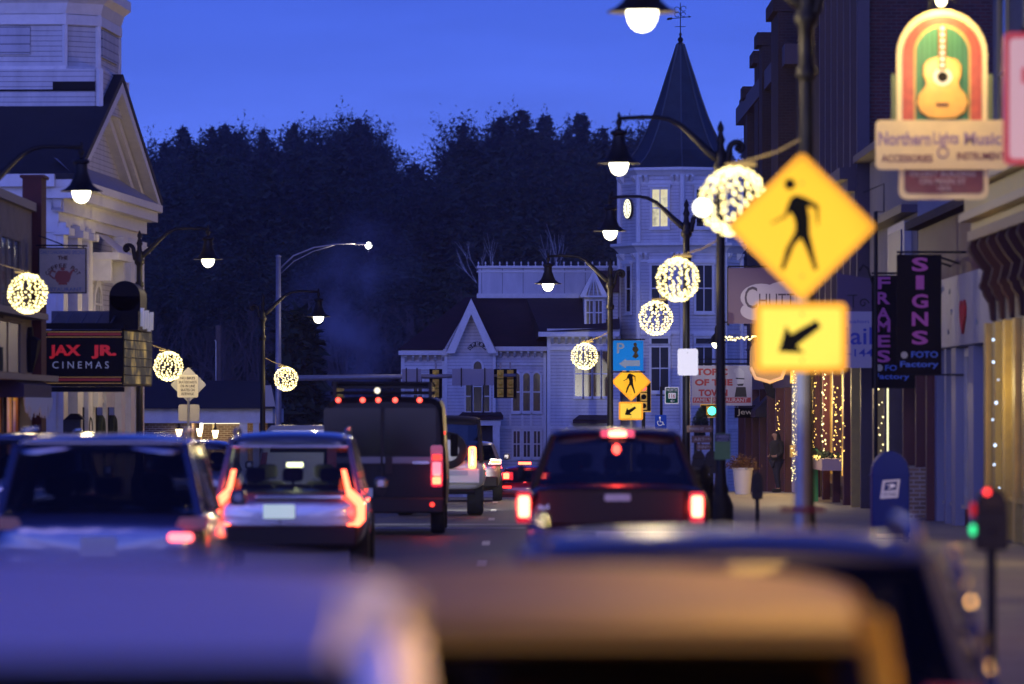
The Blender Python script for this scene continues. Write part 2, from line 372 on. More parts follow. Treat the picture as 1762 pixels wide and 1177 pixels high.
# ------------------------------------------------------------------ hill and woods
SKYL = [(-200,300),(100,270),(240,245),(262,232),(300,228),(345,222),(400,216),(430,214),(470,220),(500,216),(545,208),(600,204),(645,207),(675,224),(692,256),(708,284),(740,294),(752,262),(766,215),(790,198),(830,206),(870,202),(900,198),(940,208),(975,196),(1004,190),(1030,206),(1050,232),(1066,215),(1090,182),(1112,190),(1130,230),(1200,260),(1290,258),(1340,240),(1500,235),(2000,230)]
DR = 640.
def skyz(px): return PZ(float(np.interp(px, [p[0] for p in SKYL], [p[1] for p in SKYL])), DR)
TH = 17.
def hill_z(x, y):
    px = CX + x*F/DR
    top = skyz(px) - TH - 1.5
    t = min(1., max(0., (y-300.)/(DR-300.)))
    return -4.6 + (top+4.6)*(t**.85)
mb = MB(); xs = list(range(-260, 261, 8)); yh = list(range(300, 645, 20)) + [660, 760]
vs = []; 
for y in yh:
    for x in xs: vs.append((x, y, hill_z(x, min(y, 640)) - (0 if y < 650 else (y-650)*.08)))
nx = len(xs)
mb.add(vs, [(j*nx+i, j*nx+i+1, (j+1)*nx+i+1, (j+1)*nx+i) for j in range(len(yh)-1) for i in range(nx-1)])
tag(mb.build('hill', mat('forest_floor', (.035, .030, .028), .95, var=.4, vscale=.05), smooth=True), kind='structure')

NEED = mat('pine_needles', (.020, .032, .022), .8, var=.5, vscale=.6)
BARK = mat('bark', (.06, .05, .05), .9, var=.3, vscale=3)
PBARK = mat('pale_bark', (.42, .40, .40), .8, var=.3, vscale=3)
TWIG = mat('bare_twigs', (.070, .052, .052), .9, var=.3, vscale=1)
def arr_mesh(name, V, nper, mats):
    """V: (n*nper,3) array, faces of nper vertices"""
    n = len(V)//nper; me = bpy.data.meshes.new(name)
    me.vertices.add(len(V)); me.vertices.foreach_set('co', V.astype(np.float32).ravel())
    me.loops.add(n*nper); me.loops.foreach_set('vertex_index', np.arange(n*nper, dtype=np.int32))
    me.polygons.add(n); me.polygons.foreach_set('loop_start', np.arange(0, n*nper, nper, dtype=np.int32))
    try: me.polygons.foreach_set('loop_total', np.full(n, nper, dtype=np.int32))
    except Exception: pass
    for m in mats: me.materials.append(m)
    me.update(calc_edges=True); return me
def leaf_tris(rs, P, size, flat=.5):
    """P (n,3) centres -> random triangles"""
    n = len(P); d = rs.normal(size=(n, 3, 3)); d[:, :, 2] *= flat
    return (P[:, None, :] + d*size[:, None, None]).reshape(-1, 3)
def pine_crown(seed, h=17., n=2600, wide=.27, irregular=.45, base=.18):
    rs = np.random.RandomState(seed); P = []; Sz = []
    nb = 46
    for k in range(nb):
        t = base + (1-base)*(k/(nb-1.))
        L = h*wide*(1-t)**.62*rs.uniform(1-irregular, 1+irregular*.6) + .35
        a = rs.uniform(0, 2*PI); m = max(10, int(n/nb*(.4+L/(h*wide))))
        u = rs.uniform(.1, 1, m)**.7
        r = u*L; ang = a + rs.normal(0, .42, m)
        z = t*h + r*.22 + rs.normal(0, .16, m) + (u**2)*L*.12
        P.append(np.stack([r*np.cos(ang), r*np.sin(ang), z], 1)); Sz.append(rs.uniform(.16, .36, m))
        a2 = a + PI*rs.uniform(.7, 1.3); L2 = L*rs.uniform(.5, .95); u = rs.uniform(.1, 1, m)**.7
        P.append(np.stack([u*L2*np.cos(a2+rs.normal(0,.4,m)), u*L2*np.sin(a2+rs.normal(0,.4,m)), t*h+u*L2*.25+rs.normal(0,.16,m)], 1)); Sz.append(rs.uniform(.16, .36, m))
    P = np.concatenate(P); Sz = np.concatenate(Sz)
    return leaf_tris(rs, P, Sz, .55)
def oak_crown(seed, h=17., n=9000):
    """round pine crown of upswept sprays, as the hilltop white pines have"""
    rs = np.random.RandomState(seed); P = []; Sz = []
    for k in range(110):
        a = rs.uniform(0, 2*PI); el = rs.uniform(-.15, 1.45); base = rs.uniform(.30, .62)*h
        L = h*rs.uniform(.22, .40)*(1.05-.2*el); m = n//110
        u = rs.uniform(.15, 1, m)**.85
        dx = np.cos(a)*np.cos(el)*.85; dy = np.sin(a)*np.cos(el)*.85; dz = np.sin(el)
        sp = .075*L*u
        P.append(np.stack([dx*L*u+rs.normal(0,1,m)*sp, dy*L*u+rs.normal(0,1,m)*sp, base+dz*L*u+rs.normal(0,1,m)*sp*.8], 1)); Sz.append(rs.uniform(.10, .22, m))
    P = np.concatenate(P); P[:, 2] *= h/np.percentile(P[:, 2], 99.6); return leaf_tris(rs, P, np.concatenate(Sz), .6)
def trunk_mb(h, r, lean=0.):
    return MB().tube([(0, 0, -1.), (lean*.3, 0, h*.4), (lean, 0, h*.8)], [r, r*.75, r*.15], 6)
crowns = [arr_mesh('crown', oak_crown(s), 3, [NEED]) for s in (1, 2, 3)] + [arr_mesh('crown', pine_crown(s), 3, [NEED]) for s in (4, 5, 6)]
trunks = [trunk_mb(TH, .3).mesh('trunk', [BARK])]
def place_tree(name, label, x, y, z, sc, ci, rot, group, sxy=1.):
    t = thing(name, label, 'tree', (x, y, z), rot, group); t.scale = (sc*sxy, sc*sxy, sc)
    o = bpy.data.objects.new('crown', crowns[ci]); C.objects.link(o); o.parent = t
    o = bpy.data.objects.new('trunk', trunks[0]); C.objects.link(o); o.parent = t
    return t
px = 215.; n = 0
while px < 1380:
    d = DR - rnd.uniform(0, 30); zt = min(skyz(px-16), skyz(px), skyz(px+16)) + rnd.uniform(-1.7, .5)
    zt = CAMZ + (zt-CAMZ)*d/DR
    x = PX(px, d); gz = hill_z(x, d); sc = max(.5, (zt-gz)/TH)
    place_tree('pine_tree', 'dark pine crown standing on the skyline of the wooded hill', x, d, gz, sc, rnd.choice([0,1,2,0,1,2,3,4]), rnd.uniform(0, 6.28), 'pines along the hilltop skyline', rnd.uniform(.55, .85))
    px += rnd.uniform(8, 16); n += 1
# the wood below the skyline: one mass
rs = np.random.RandomState(11)
big = []
Cn = [np.array([v.co[:] for v in m.vertices]) for m in (crowns[0], crowns[1], crowns[3], crowns[4])]
for k in range(430):
    d = rs.uniform(345, 622); px_ = rs.uniform(180, 1420); x = PX(px_, d); gz = hill_z(x, d)
    pc_ = CX + x*F/d; cap_ = CAMZ + (min(skyz(pc_-38), skyz(pc_), skyz(pc_+38)) - CAMZ)*d/DR - 1.2
    A = Cn[rs.randint(len(Cn))]; sc = rs.uniform(.6, 1.) * (1. if d > 430 else .75)
    sc = min(sc, max(.2, (cap_-gz)/TH)); 
    if sc < .3: continue
    A = A.reshape(-1, 3, 3); A = A[::2].reshape(-1, 3)
    t = rs.uniform(0, 6.28); c_, s_ = math.cos(t), math.sin(t)
    B = np.stack([A[:,0]*c_-A[:,1]*s_, A[:,0]*s_+A[:,1]*c_, A[:,2]], 1)*sc*np.array([1.15,1.15,1.]) + np.array([x, d, gz])
    big.append(B)
o = bpy.data.objects.new('forest', arr_mesh('forest', np.concatenate(big), 3, [NEED])); C.objects.link(o)
tag(o, 'dark evergreen wood covering the slope below the skyline pines', 'forest', kind='stuff')
# bare deciduous trees
def bare_mb(seed, h, r0, spread=.5, depth=5, seg=5):
    rr = random.Random(seed); mb = MB()
    def br(p, d, L, r, k):
        q = p + d*L*.5 + Vector((rr.uniform(-1,1), rr.uniform(-1,1), 0))*L*.04; e = q + (d + Vector((rr.uniform(-.15,.15), rr.uniform(-.15,.15), .12))).normalized()*L*.5
        mb.tube([p, q, e], [r, r*.8, r*.6], max(3, seg-(1 if k < depth else 0)), cap=False)
        if k == 0: return
        for i in range(rr.choice([2, 3, 3]) if k > 1 else 3):
            a = rr.uniform(0, 2*PI); v = Vector((math.cos(a), math.sin(a), 0))
            nd = (d + v*spread*rr.uniform(.5, 1.2) + Vector((0, 0, .12))).normalized()
            br(p.lerp(e, rr.uniform(.55, 1)), nd, L*rr.uniform(.58, .8), r*.58, k-1)
    br(Vector((0, 0, -.5)), Vector((0, 0, 1)), h*.36, r0, depth)
    return mb
bares = [(bare_mb(s, 13, .16, .55, 5).mesh('branches', [TWIG])) for s in (1, 2, 3, 4)]
pale = bare_mb(9, 14, .17, .5, 5).mesh('branches', [PBARK])
k = 0
for px_, d, sc in [(900,330,1.0),(938,326,1.05),(862,336,.9),(985,335,.9),(1030,330,.8),(800,330,.8),(745,335,.85),(700,322,.9),(655,318,.95),(610,322,.9),(575,318,1.),(545,330,1.05),(455,300,.95),(430,322,1.),(400,300,.9),(372,322,.95),(335,300,1.0),(300,322,.95),(275,300,1.05),(255,322,1.),(1300,320,1.),(1275,330,.9)]:
    t = thing('bare_tree', 'leafless tree with thin upright branches at the foot of the wooded hill', 'tree', (PX(px_, d), d, hill_z(PX(px_, d), d) if d > 300 else -4.6), rnd.uniform(0, 6), 'leafless trees at the foot of the hill'); t.scale = (sc*.9, sc*.9, sc)
    if px_ in (900, 938):
        t['label'] = 'pale leafless tree just above the white rooftop balustrade'; t['group'] = 'pale leafless trees'
        o = bpy.data.objects.new('branches', pale)
    else: o = bpy.data.objects.new('branches', bares[k % 4])
    C.objects.link(o); o.parent = t; k += 1
# one spruce behind the signal arm
d = 235; fr = Fr(515, d); hs = fr.z(548)
me = arr_mesh('crown', pine_crown(21, hs, 6000, .17, .3, .05)*1.0, 3, [NEED])
t = thing('spruce_tree', 'dark pointed spruce beside the grey signal pole', 'tree', fr.loc)
o = bpy.data.objects.new('crown', me); C.objects.link(o); o.parent = t; trunk_mb(hs, .18).build('trunk', BARK, t)
# ------------------------------------------------------------------ street lamps, light balls
def scurve(dr, arm, r=.035):
    pts = [(0, -.02), (.12, .06), (.28, .20), (.46, .38), (.64, .54), (.82, .63), (1.0, .66), (1.25, .66), (arm/1.6*1.6, .64)]
    return [(dr*a*arm/1.6, 0, b) for a, b in pts[:-1]] + [(dr*arm, 0, .64)]
def street_lamp(px, d, pyb, pxb, label, power=230., scroll_banner=False, glass_only=False):
    f = Fr(px, d); zb = f.z(pyb); arm = abs(f.x(pxb)); dr = 1 if pxb > px else -1
    t = thing('street_lamp', label, 'street lamp', f.loc, 0, 'black gooseneck street lamps along the street')
    m = MB()
    m.lathe([(.24,0),(.24,.10),(.20,.16),(.20,.55),(.16,.66),(.12,.74),(.13,.80),(.10,.9),(.085,1.1),(.075,zb*.6),(.065,zb-.1)], seg=14)
    m.build('post', BLK, t, smooth=True, auto=40)
    z0 = zb + .12
    m = MB(); m.lathe([(.066,-.75),(.10,-.70),(.10,-.62),(.07,-.58),(.07,-.22),(.115,-.16),(.12,-.1),(.085,-.04),(.10,.02),(.095,.08),(.06,.14),(.05,.24),(.075,.30),(.05,.36),(.035,.42),(.055,.47),(.05,.51),(.01,.60)], (0,0,z0), 12)
    m.build('finial', BLK, t, smooth=True)
    m = MB(); m.tube([(x, y, z0+z) for x, y, z in scurve(dr, arm)], [.075,.07,.06,.05,.042,.038,.034,.034,.034], 10)
    # back scroll
    c = []
    for i in range(15):
        a = PI*1.35 - i*.42; rr_ = .17*(1-i/17.)
        c.append((-dr*(.28 + rr_*math.cos(a)), 0, z0 + .16 + rr_*math.sin(a)))
    m.tube([(0, 0, z0-.06), (-dr*.10, 0, z0-.05)] + c[2:], [.07,.06] + [.052-.0015*i for i in range(13)], 8)
    m.ball((-dr*.27, 0, z0+.17), .055)
    m.build('arm', BLK, t, smooth=True)
    xb = dr*arm
    m = MB(); m.lathe([(.012,.80),(.03,.74),(.02,.70),(.05,.66),(.05,.62),(.03,.58),(.03,.54),(.13,.50),(.14,.46),(.10,.43),(.105,.30),(.13,.24),(.15,.18),(.19,.10),(.26,.04),(.345,.0),(.345,-.012),(.16,.03)], (xb, 0, zb+.06), 20, cap=False)
    sh = m.build('lamp_shade', [BLK], t, smooth=True, auto=50)
    m = MB(); m.lathe([(.001,-.17),(.06,-.155),(.105,-.12),(.135,-.06),(.15,0),(.155,.06),(.05,.075)], (xb, 0, zb+.03), 16)
    m.build('lamp_glass', BULB, t, smooth=True)
    lamp(t, (xb, 0, zb-.22), power, (1, .76, .40), .12)
    return t, f, zb
LAMPS = [
 (1387, 55.5, 30, 1105, 'large near street lamp whose post rises above the big yellow crossing sign'),
 (1240, 89.5, 287, 1065, 'street lamp with a light ball beside the big yellow crossing sign'),
 (1181, 119.6, 402, 1050, 'street lamp bearing the blank white sign, in front of the white tower'),
 (1050, 146.4, 492, 943, 'street lamp next to the blue parking sign', 520.),
 (-28, 92., 335, 140, 'street lamp reaching in over the dark red pier at the cafe', 110.),
 (240, 132.7, 450, 358, 'street lamp in front of the cinema marquee', 110.),
 (452, 163., 548, 548, 'smallest street lamp, in front of the low building with lit porch lanterns'),
]
posts = []
for a in LAMPS: posts.append(street_lamp(*a))
# the next lamp of the row, out of the frame, lights the near cars
tn, fn, zn = street_lamp(CX + 2.75*F/21., 21., HY-(5.7-CAMZ)*F/21., CX + 1.15*F/21., 'near street lamp beside the parked cars', 110)
for c_ in tn.children:
    if c_.type == 'LIGHT': c_.data.color = (1, .55, .13); c_.data.shadow_soft_size = .35

def light_ball(px, py, d, rpx, post_px, label, power=40):
    f = Fr(px, d); z = f.z(py); r = f.L(rpx)*.93
    t = thing('light_ball', label, 'holiday light ball', (f.x0, d-.02, f.z0 + z), 0, 'wire balls wrapped in warm string lights')
    m = MB(); b = MB(); rq = random.Random(int(px))
    nm = 15
    for k in range(nm):
        a = PI*2*k/nm + .2
        ring = [(r*math.sin(PI*i/14)*math.cos(a), r*math.sin(PI*i/14)*math.sin(a), r*math.cos(PI*i/14)) for i in range(15)]
        m.tube(ring, .006, 4)
        for i in range(1, 21):
            e = PI*(i+rq.uniform(-.2,.2))/21.; q = r*rq.uniform(.97, 1.06)
            aa = a + rq.uniform(-.13, .13)
            b.ico((q*math.sin(e)*math.cos(aa), q*math.sin(e)*math.sin(aa), q*math.cos(e)), rq.uniform(.013, .022))
    m.build('frame', BRONZE, t); tag(b.build('bulb_string', BEAD, t), kind='stuff')
    h = MB(); pxx = PX(post_px, d) - f.x0
    h.tube([(0, 0, r), (0, 0, r+.06)], .02, 6); h.tube([(-.05, 0, r+.05), (.1*(1 if pxx > 0 else -1), 0, r+.07), (pxx*.6, 0, r+.17), (pxx, 0, r+.32)], .012, 6)
    h.tube([(-.08, 0, r+.035), (.22*(1 if pxx > 0 else -1), 0, r+.05)], .022, 6)
    h.build('hanger', mat('hanger_cord', (.35, .27, .10), .5), t)
    lamp(t, (0, -.02, 0), power, (1, .74, .34), r*.9)
    return t
light_ball(1262, 347, 55.5, 60, 1387, 'largest light ball, partly hidden by the big yellow crossing sign')
light_ball(1166, 481, 89.5, 38, 1240, 'light ball in front of the white tower, upper of the two touching')
light_ball(1128, 547, 119.6, 30, 1181, 'light ball in front of the tower, lower and smaller of the two touching')
light_ball(1006, 613, 146.4, 23.5, 1050, 'smaller light ball hanging between the arched windows and the blue parking sign')
light_ball(48, 505, 97., 35, -28, 'light ball beside the coffee shop sign')
light_ball(290, 630, 132.7, 26, 240, 'light ball touching the no bikes sign', 90)
light_ball(492, 652, 163., 21, 452, 'light ball by the smallest street lamp')
# bare globe bulb at the end of the cord by the big ball
f = Fr(1208, 54.)
t = thing('globe_bulb', 'plain white glowing globe touching the largest light ball', 'light bulb', (f.x0, 54., f.z0+f.z(357)))
MB().ball((0,0,0), f.L(15), 16, 12).build('glass', emis('globe_glow', (1,.97,.85), 5, False), t, smooth=True)
MB().tube([(0, 0, f.L(14)), (.15, .8, f.L(30)), (PX(1240, 89.5)*.62-f.x0+.1, 1.4, f.L(38))], .01, 6).build('cord', BLK, t)

# ------------------------------------------------------------------ road signs
YEL = mat('sign_yellow', (.95, .40, .0), .5, spec=.2); YELP = mat('sign_yellow_face', (1., .56, .0), .5, spec=.2); YELQ = mat('plaque_yellow_face', (1., .74, .05), .5, spec=.2)
SBLK = mat('sign_black', (.004, .004, .004), .9, spec=.05); SWHT = mat('sign_white', (.9, .9, .88), .4)
def rdiamond(r, c=.12, n=4):
    pts = []
    for k in range(4):
        a = -PI/2 + k*PI/2; cx, cz = (r-c*1.41)*math.cos(a), (r-c*1.41)*math.sin(a)
        for i in range(n+1):
            t = a - PI/4 + PI/2*i/n; pts.append((cx + c*math.cos(t), cz + c*math.sin(t)))
    return pts
PED = [(490,385),(520,378),(580,400),(650,440),(662,455),(660,580),(648,580),(638,470),(585,455),(600,530),(600,640),(610,680),(655,880),(630,888),(575,740),(540,670),(495,720),(430,885),(403,880),(440,740),(500,630),(505,580),(490,525),(470,495),(440,530),(345,575),(340,565),(430,515),(450,450),(470,400)]
ARW = [(370,345),(415,195),(440,245),(585,165),(612,205),(475,310),(520,352)]
def crossing_sign(px, d, pyd, pyp, sc, label, pole_r=.045, post_bottom=None):
    """diamond centre row pyd, plaque centre row pyp; sc = photo pixels relative to the near sign"""
    f = Fr(px, d); zd = f.z(pyd); zp = f.z(pyp); u = f.L(sc)
    t = thing('crossing_sign', label, 'road sign', f.loc)
    MB().tube([(0, .07, 0), (0, .07, zp - .05), (0, .07, zd+60*u)], pole_r, 8).build('post', GREYM, t)
    MB().prism([(x, z+zd) for x, z in rdiamond(131*u, 12*u)], 0, .006).build('diamond_plate', YEL, t)
    MB().prism([(x, z+zd) for x, z in rdiamond(117*u, 8*u)], -.004, -.001).build('diamond_face', YELP, t)
    m = MB(); P = [((1240+a/3.92-1380)*u, zd - (240+b/3.92-391)*u) for a, b in PED]
    m.prism(P[::-1], -.009, -.006); m.prism(ellipse((1359-1380)*u, zd+(391-318)*u, 9.5*u, 9.5*u), -.009, -.006)
    m.build('walking_figure_symbol', SBLK, t)
    MB().prism([(x, z+zp) for x, z in rrect(-82*u, 78*u, -61*u, 60*u, 12*u)], -.002, .004).build('plaque', YEL, t)
    MB().prism([(x, z+zp) for x, z in rrect(-70*u, 67*u, -50*u, 49*u, 6*u)], -.006, -.003).build('plaque_face', YELQ, t)
    P = [((1220+a/3.27-1374)*u, zp - (500+b/3.27-580)*u) for a, b in ARW]
    MB().prism(P[::-1], -.011, -.008).build('arrow_symbol', SBLK, t)
    m = MB()
    for zz in (zd+75*u, zd-85*u, zp+40*u, zp-40*u): m.lathe([(.012,-.012),(.012,-.005)], (0,0,zz), 8, 'y')
    m.build('bolt', mat('bolt_dull', (.35,.25,.03), .7, spec=.1), t)
    return t, f
cs1, f1 = crossing_sign(1380, 42., 390, 580, 1.0, 'large yellow diamond crossing sign with a downward arrow plaque, on a thick grey pole', .055)
# lower flange seen at the post foot
MB().tube([(-.16, 0, f1.z(877)), (.17, 0, f1.z(877))], .02, 6).build('bracket', mat('red_tag', (.25,.02,.02), .5), cs1)
crossing_sign(1086, 150., 657, 707, .262, 'small far yellow diamond crossing sign with an arrow plaque, by the blue parking sign', .04)

def plate_sign(name, label, cat, px, d, x0, x1, y0, y1, m, r=3, post=True, border=None, texts=(), tm=None, base=None, post_px=None, thick=.008, bold=.01, attach=None):
    f = Fr(px, d); t = thing(name, label, cat, f.loc if base is None else (f.x0, d, base))
    if base is not None: f.z0 = base
    X0, X1, Z0, Z1 = f.x(x0), f.x(x1), f.z(y1), f.z(y0)
    if post: MB().tube([(0, .03, 0), (0, .03, Z1-.02)], .03, 8).build('post', GREYM, t)
    MB().prism(rrect(X0, X1, Z0, Z1, f.L(r)), 0, thick).build('panel', m, t)
    if border:
        b = f.L(1.6)
        MB().prism(rrect(X0+b, X1-b, Z0+b, Z1-b, f.L(r)*.8), -.004, -.001).build('face', border, t)
    if texts:
        lettering(t, tm, [(s, f.x(cx), f.z(cy), f.L(w), f.L(h)) + tuple(e) for s, cx, cy, w, h, *e in texts], -.008, bold)
    return t, f
SBLU = mat('parking_blue', (.01, .22, .62), .4); SGRN = mat('route_green', (.0, .09, .05), .8, spec=.1); ADA = mat('accessible_blue', (.01, .05, .45), .8, spec=.1)
TX = mat('letter_black', (.015, .015, .015), .6); TXW = mat('letter_white', (.8, .8, .8), .5); TXR = mat('letter_red', (.45, .02, .02), .5)
TXB = mat('letter_blue', (.03, .05, .35), .5); TXG = mat('letter_grey_blue', (.10, .17, .30), .5)
# blue parking sign hung on the fourth lamp post
f = Fr(1081, 146.3)
t = thing('parking_sign', 'bright blue P sign with an arrow, hung from a lamp post', 'sign', (f.x0, 146.3, f.z0))
MB().prism(rrect(f.x(1055), f.x(1107), f.z(638), f.z(586), .03), 0, .02).build('panel', mat('parking_blue_lit', (.002, .10, .42), .85, spec=.05, emit=(.02, .35, .9), estr=.25), t)  # panel material given a faint glow of its own to look brighter
mb = MB(); mb.tube([(f.x(1050), .01, f.z(584)), (f.x(1110), .01, f.z(584))], .02, 6); mb.tube([(f.x(1050), .01, f.z(640)), (f.x(1110), .01, f.z(640))], .02, 6); mb.build('bracket', BLK, t)
lettering(t, TXG, [('P', f.x(1068), f.z(599), f.L(13), f.L(18))], -.004, .02)
MB().prism([(f.x(a), f.z(b)) for a, b in [(1065,626),(1077,634),(1077,630),(1101,630),(1101,620),(1077,620),(1077,617)]], -.008, -.003).build('arrow_symbol', TXG, t)
mb = MB(); mb.prism(ellipse(f.x(1093), f.z(593), f.L(3), f.L(3.4)), -.008, -.003)
mb.prism([(f.x(a), f.z(b)) for a, b in [(1089,597),(1096,596),(1099,602),(1096,606),(1099,613),(1094,617),(1088,614),(1092,607),(1088,602)]], -.009, -.004); mb.build('figure_symbol', mat('olive_print', (.04, .03, .01), .8, spec=.1), t)
# blank white sign on third post
t, f = plate_sign('blank_sign', 'white blank rectangular sign on a lamp post, brightest plain panel', 'sign', 1183, 119.4, 1166, 1201, 600, 646, SWHT, 4, False)
MB().lathe([(.012,-.02),(.012,-.001)], (f.x(1183), 0, f.z(607)), 8, 'y').build('bolt', GREYM, t)
mb = MB(); mb.box(f.x(1180), f.x(1186), .008, .1, f.z(612), f.z(608)); mb.box(f.x(1180), f.x(1186), .008, .1, f.z(640), f.z(636)); mb.build('bracket', BLK, t)
# route sign
t, f = plate_sign('route_sign', 'green NORTH 116 route sign with white shield', 'road sign', 1156, 165., 1144, 1168, 666, 695, SWHT, 2, False, SGRN,
    [('NORTH', 1156, 671, 18, 5)], TXW)
MB().prism(rrect(f.x(1150), f.x(1163), f.z(686), f.z(676), .02), -.011, -.007).build('shield_symbol', SWHT, t)
lettering(t, TXR, [('116', f.x(1156.5), f.z(681), f.L(10), f.L(7))], -.014, .01)
lettering(t, TXW, [('\u2190', f.x(1157), f.z(690), f.L(8), f.L(5))], -.008, .01)
MB().tube([(f.x(1144), .04, f.z(680)), (f.x(1130), .2, f.z(680))], .02, 6).build('bracket', BLK, t)
MB().tube([(f.x(1138), .1, 0), (f.x(1138), .1, f.z(665))], .04, 8).build('post', BLK, t)
t, f = plate_sign('accessible_parking_sign', 'blue wheelchair parking sign on a thin post', 'road sign', 1137, 152., 1127, 1147, 714, 738, ADA, 2, True)
mb = MB(); mb.prism(ellipse(f.x(1135.5), f.z(718.5), f.L(1.5), f.L(1.5), 12), -.006, -.002)
ring = [(f.x(1136)+f.L(4.6)*math.cos(a), -.004, f.z(727.5)+f.L(4.6)*math.sin(a)) for a in [PI*.75+i*(PI*1.35)/10 for i in range(11)]]
mb.tube(ring, f.L(.7), 4); mb.tube([(f.x(1135.6), -.004, f.z(720)), (f.x(1136), -.004, f.z(726)), (f.x(1140), -.004, f.z(726)), (f.x(1142), -.004, f.z(731)), (f.x(1143.5), -.004, f.z(730.5))], f.L(.8), 4)
mb.build('wheelchair_symbol', SWHT, t)
MB().prism(rrect(f.x(1128), f.x(1147), f.z(746), f.z(740), .02), 0, .006).build('small_panel', SWHT, t)
# no bikes sign on the left
t, f = plate_sign('no_bikes_sign', 'pale square sign forbidding bikes and skateboards on the sidewalk', 'sign', 324, 134.2, 305, 341, 645, 684, mat('sign_cream', (.72, .68, .48), .5), 2.5, True, None,
    [('NO BIKES', 323, 650.5, 25, 4.6), ('SKATEBOARDS', 323, 657.5, 31, 4.6), ('OR IN LINE', 323, 664.2, 25, 4.6), ('SKATES ON', 323, 671, 24, 4.6), ('SIDEWALK', 323, 677.6, 22, 4.6)], TX, bold=.02)
MB().prism([(x+f.x(324), z+f.z(662)) for x, z in rdiamond(f.L(31), f.L(3))], .045, .053).build('diamond_plate', mat('sign_back', (.42, .42, .36), .5, .2), t)
MB().prism(rrect(f.x(307), f.x(343), f.z(725), f.z(696), f.L(3)), .045, .053).build('lower_plate', mat('sign_back2', (.48, .45, .32), .5, .1), t)
# coffee pot sign, hung from the brick pier
f = Fr(108, 113.); t = thing('coffee_shop_sign', 'hanging white sign with a red coffee pot and arched lettering', 'shop sign', (f.x0, 113., f.z0))
MB().box(f.x(67), f.x(148), 0, .05, f.z(503), f.z(428)).build('panel', mat('sign_offwhite', (.60, .50, .32), .6, var=.1, vscale=6), t)
mb = MB()
for a in (f.x(67), f.x(148)): mb.box(a-.012, a+.012, -.01, .06, f.z(505), f.z(427))
mb.box(f.x(67), f.x(148), -.012, .062, f.z(505), f.z(503)); mb.box(f.x(67), f.x(148), -.012, .062, f.z(428), f.z(426)); mb.build('border', BLK, t)
mb = MB(); mb.tube([(f.x(62), .02, f.z(422)), (f.x(150), .02, f.z(423))], .018, 6); mb.tube([(f.x(66), .02, f.z(405)), (f.x(110), .02, f.z(422))], .014, 6)
for a in (75, 143): mb.tube([(f.x(a), .02, f.z(423)), (f.x(a), .02, f.z(428))], .01, 6)
mb.build('bracket', BLK, t)
lettering(t, TXG, [('DAILY CHALKBOARD SPECIALS', f.x(108), f.z(434), f.L(75), f.L(6.5)), ('RESTAURANT', f.x(108), f.z(498), f.L(66), f.L(6.5))], -.006, .01, 'small_lettering')
it = [('THE', f.x(108), f.z(443.5), f.L(17), f.L(6.5))]
for i, ch in enumerate('COFFEE POT'):
    if ch == ' ': continue
    a = R(152 - i*13.8); it.append((ch, f.x(108)+f.L(30)*math.cos(a), f.z(482)+f.L(25)*math.sin(a)+.0, f.L(5.5), f.L(7), .015, a-PI/2))
lettering(t, mat('letter_brown', (.10, .02, .01), .8, spec=.1), it, -.006, .035)
POT = mat('pot_red', (.42, .07, .03), .5)
mb = MB(); mb.prism([(f.x(a), f.z(b)) for a, b in [(98,486),(118,486),(122,478),(120,470),(116,466),(100,466),(96,470),(94,478)]][::1], -.008, -.002)
mb.prism([(f.x(a), f.z(b)) for a, b in [(120,480),(125,468),(128,466),(127,462),(122,466),(118,471)]], -.007, -.003); mb.prism(ellipse(f.x(108), f.z(463), f.L(4), f.L(2.5), 12), -.0075, -.002)
mb.prism([(f.x(a), f.z(b)) for a, b in [(100,490),(116,490),(115,486),(101,486)]], -.0065, -.002)
mb.tube([(f.x(96), -.004, f.z(468)), (f.x(88), -.004, f.z(466)), (f.x(86), -.004, f.z(474)), (f.x(94), -.004, f.z(480))], f.L(1.3), 6); mb.build('pot_symbol', POT, t)
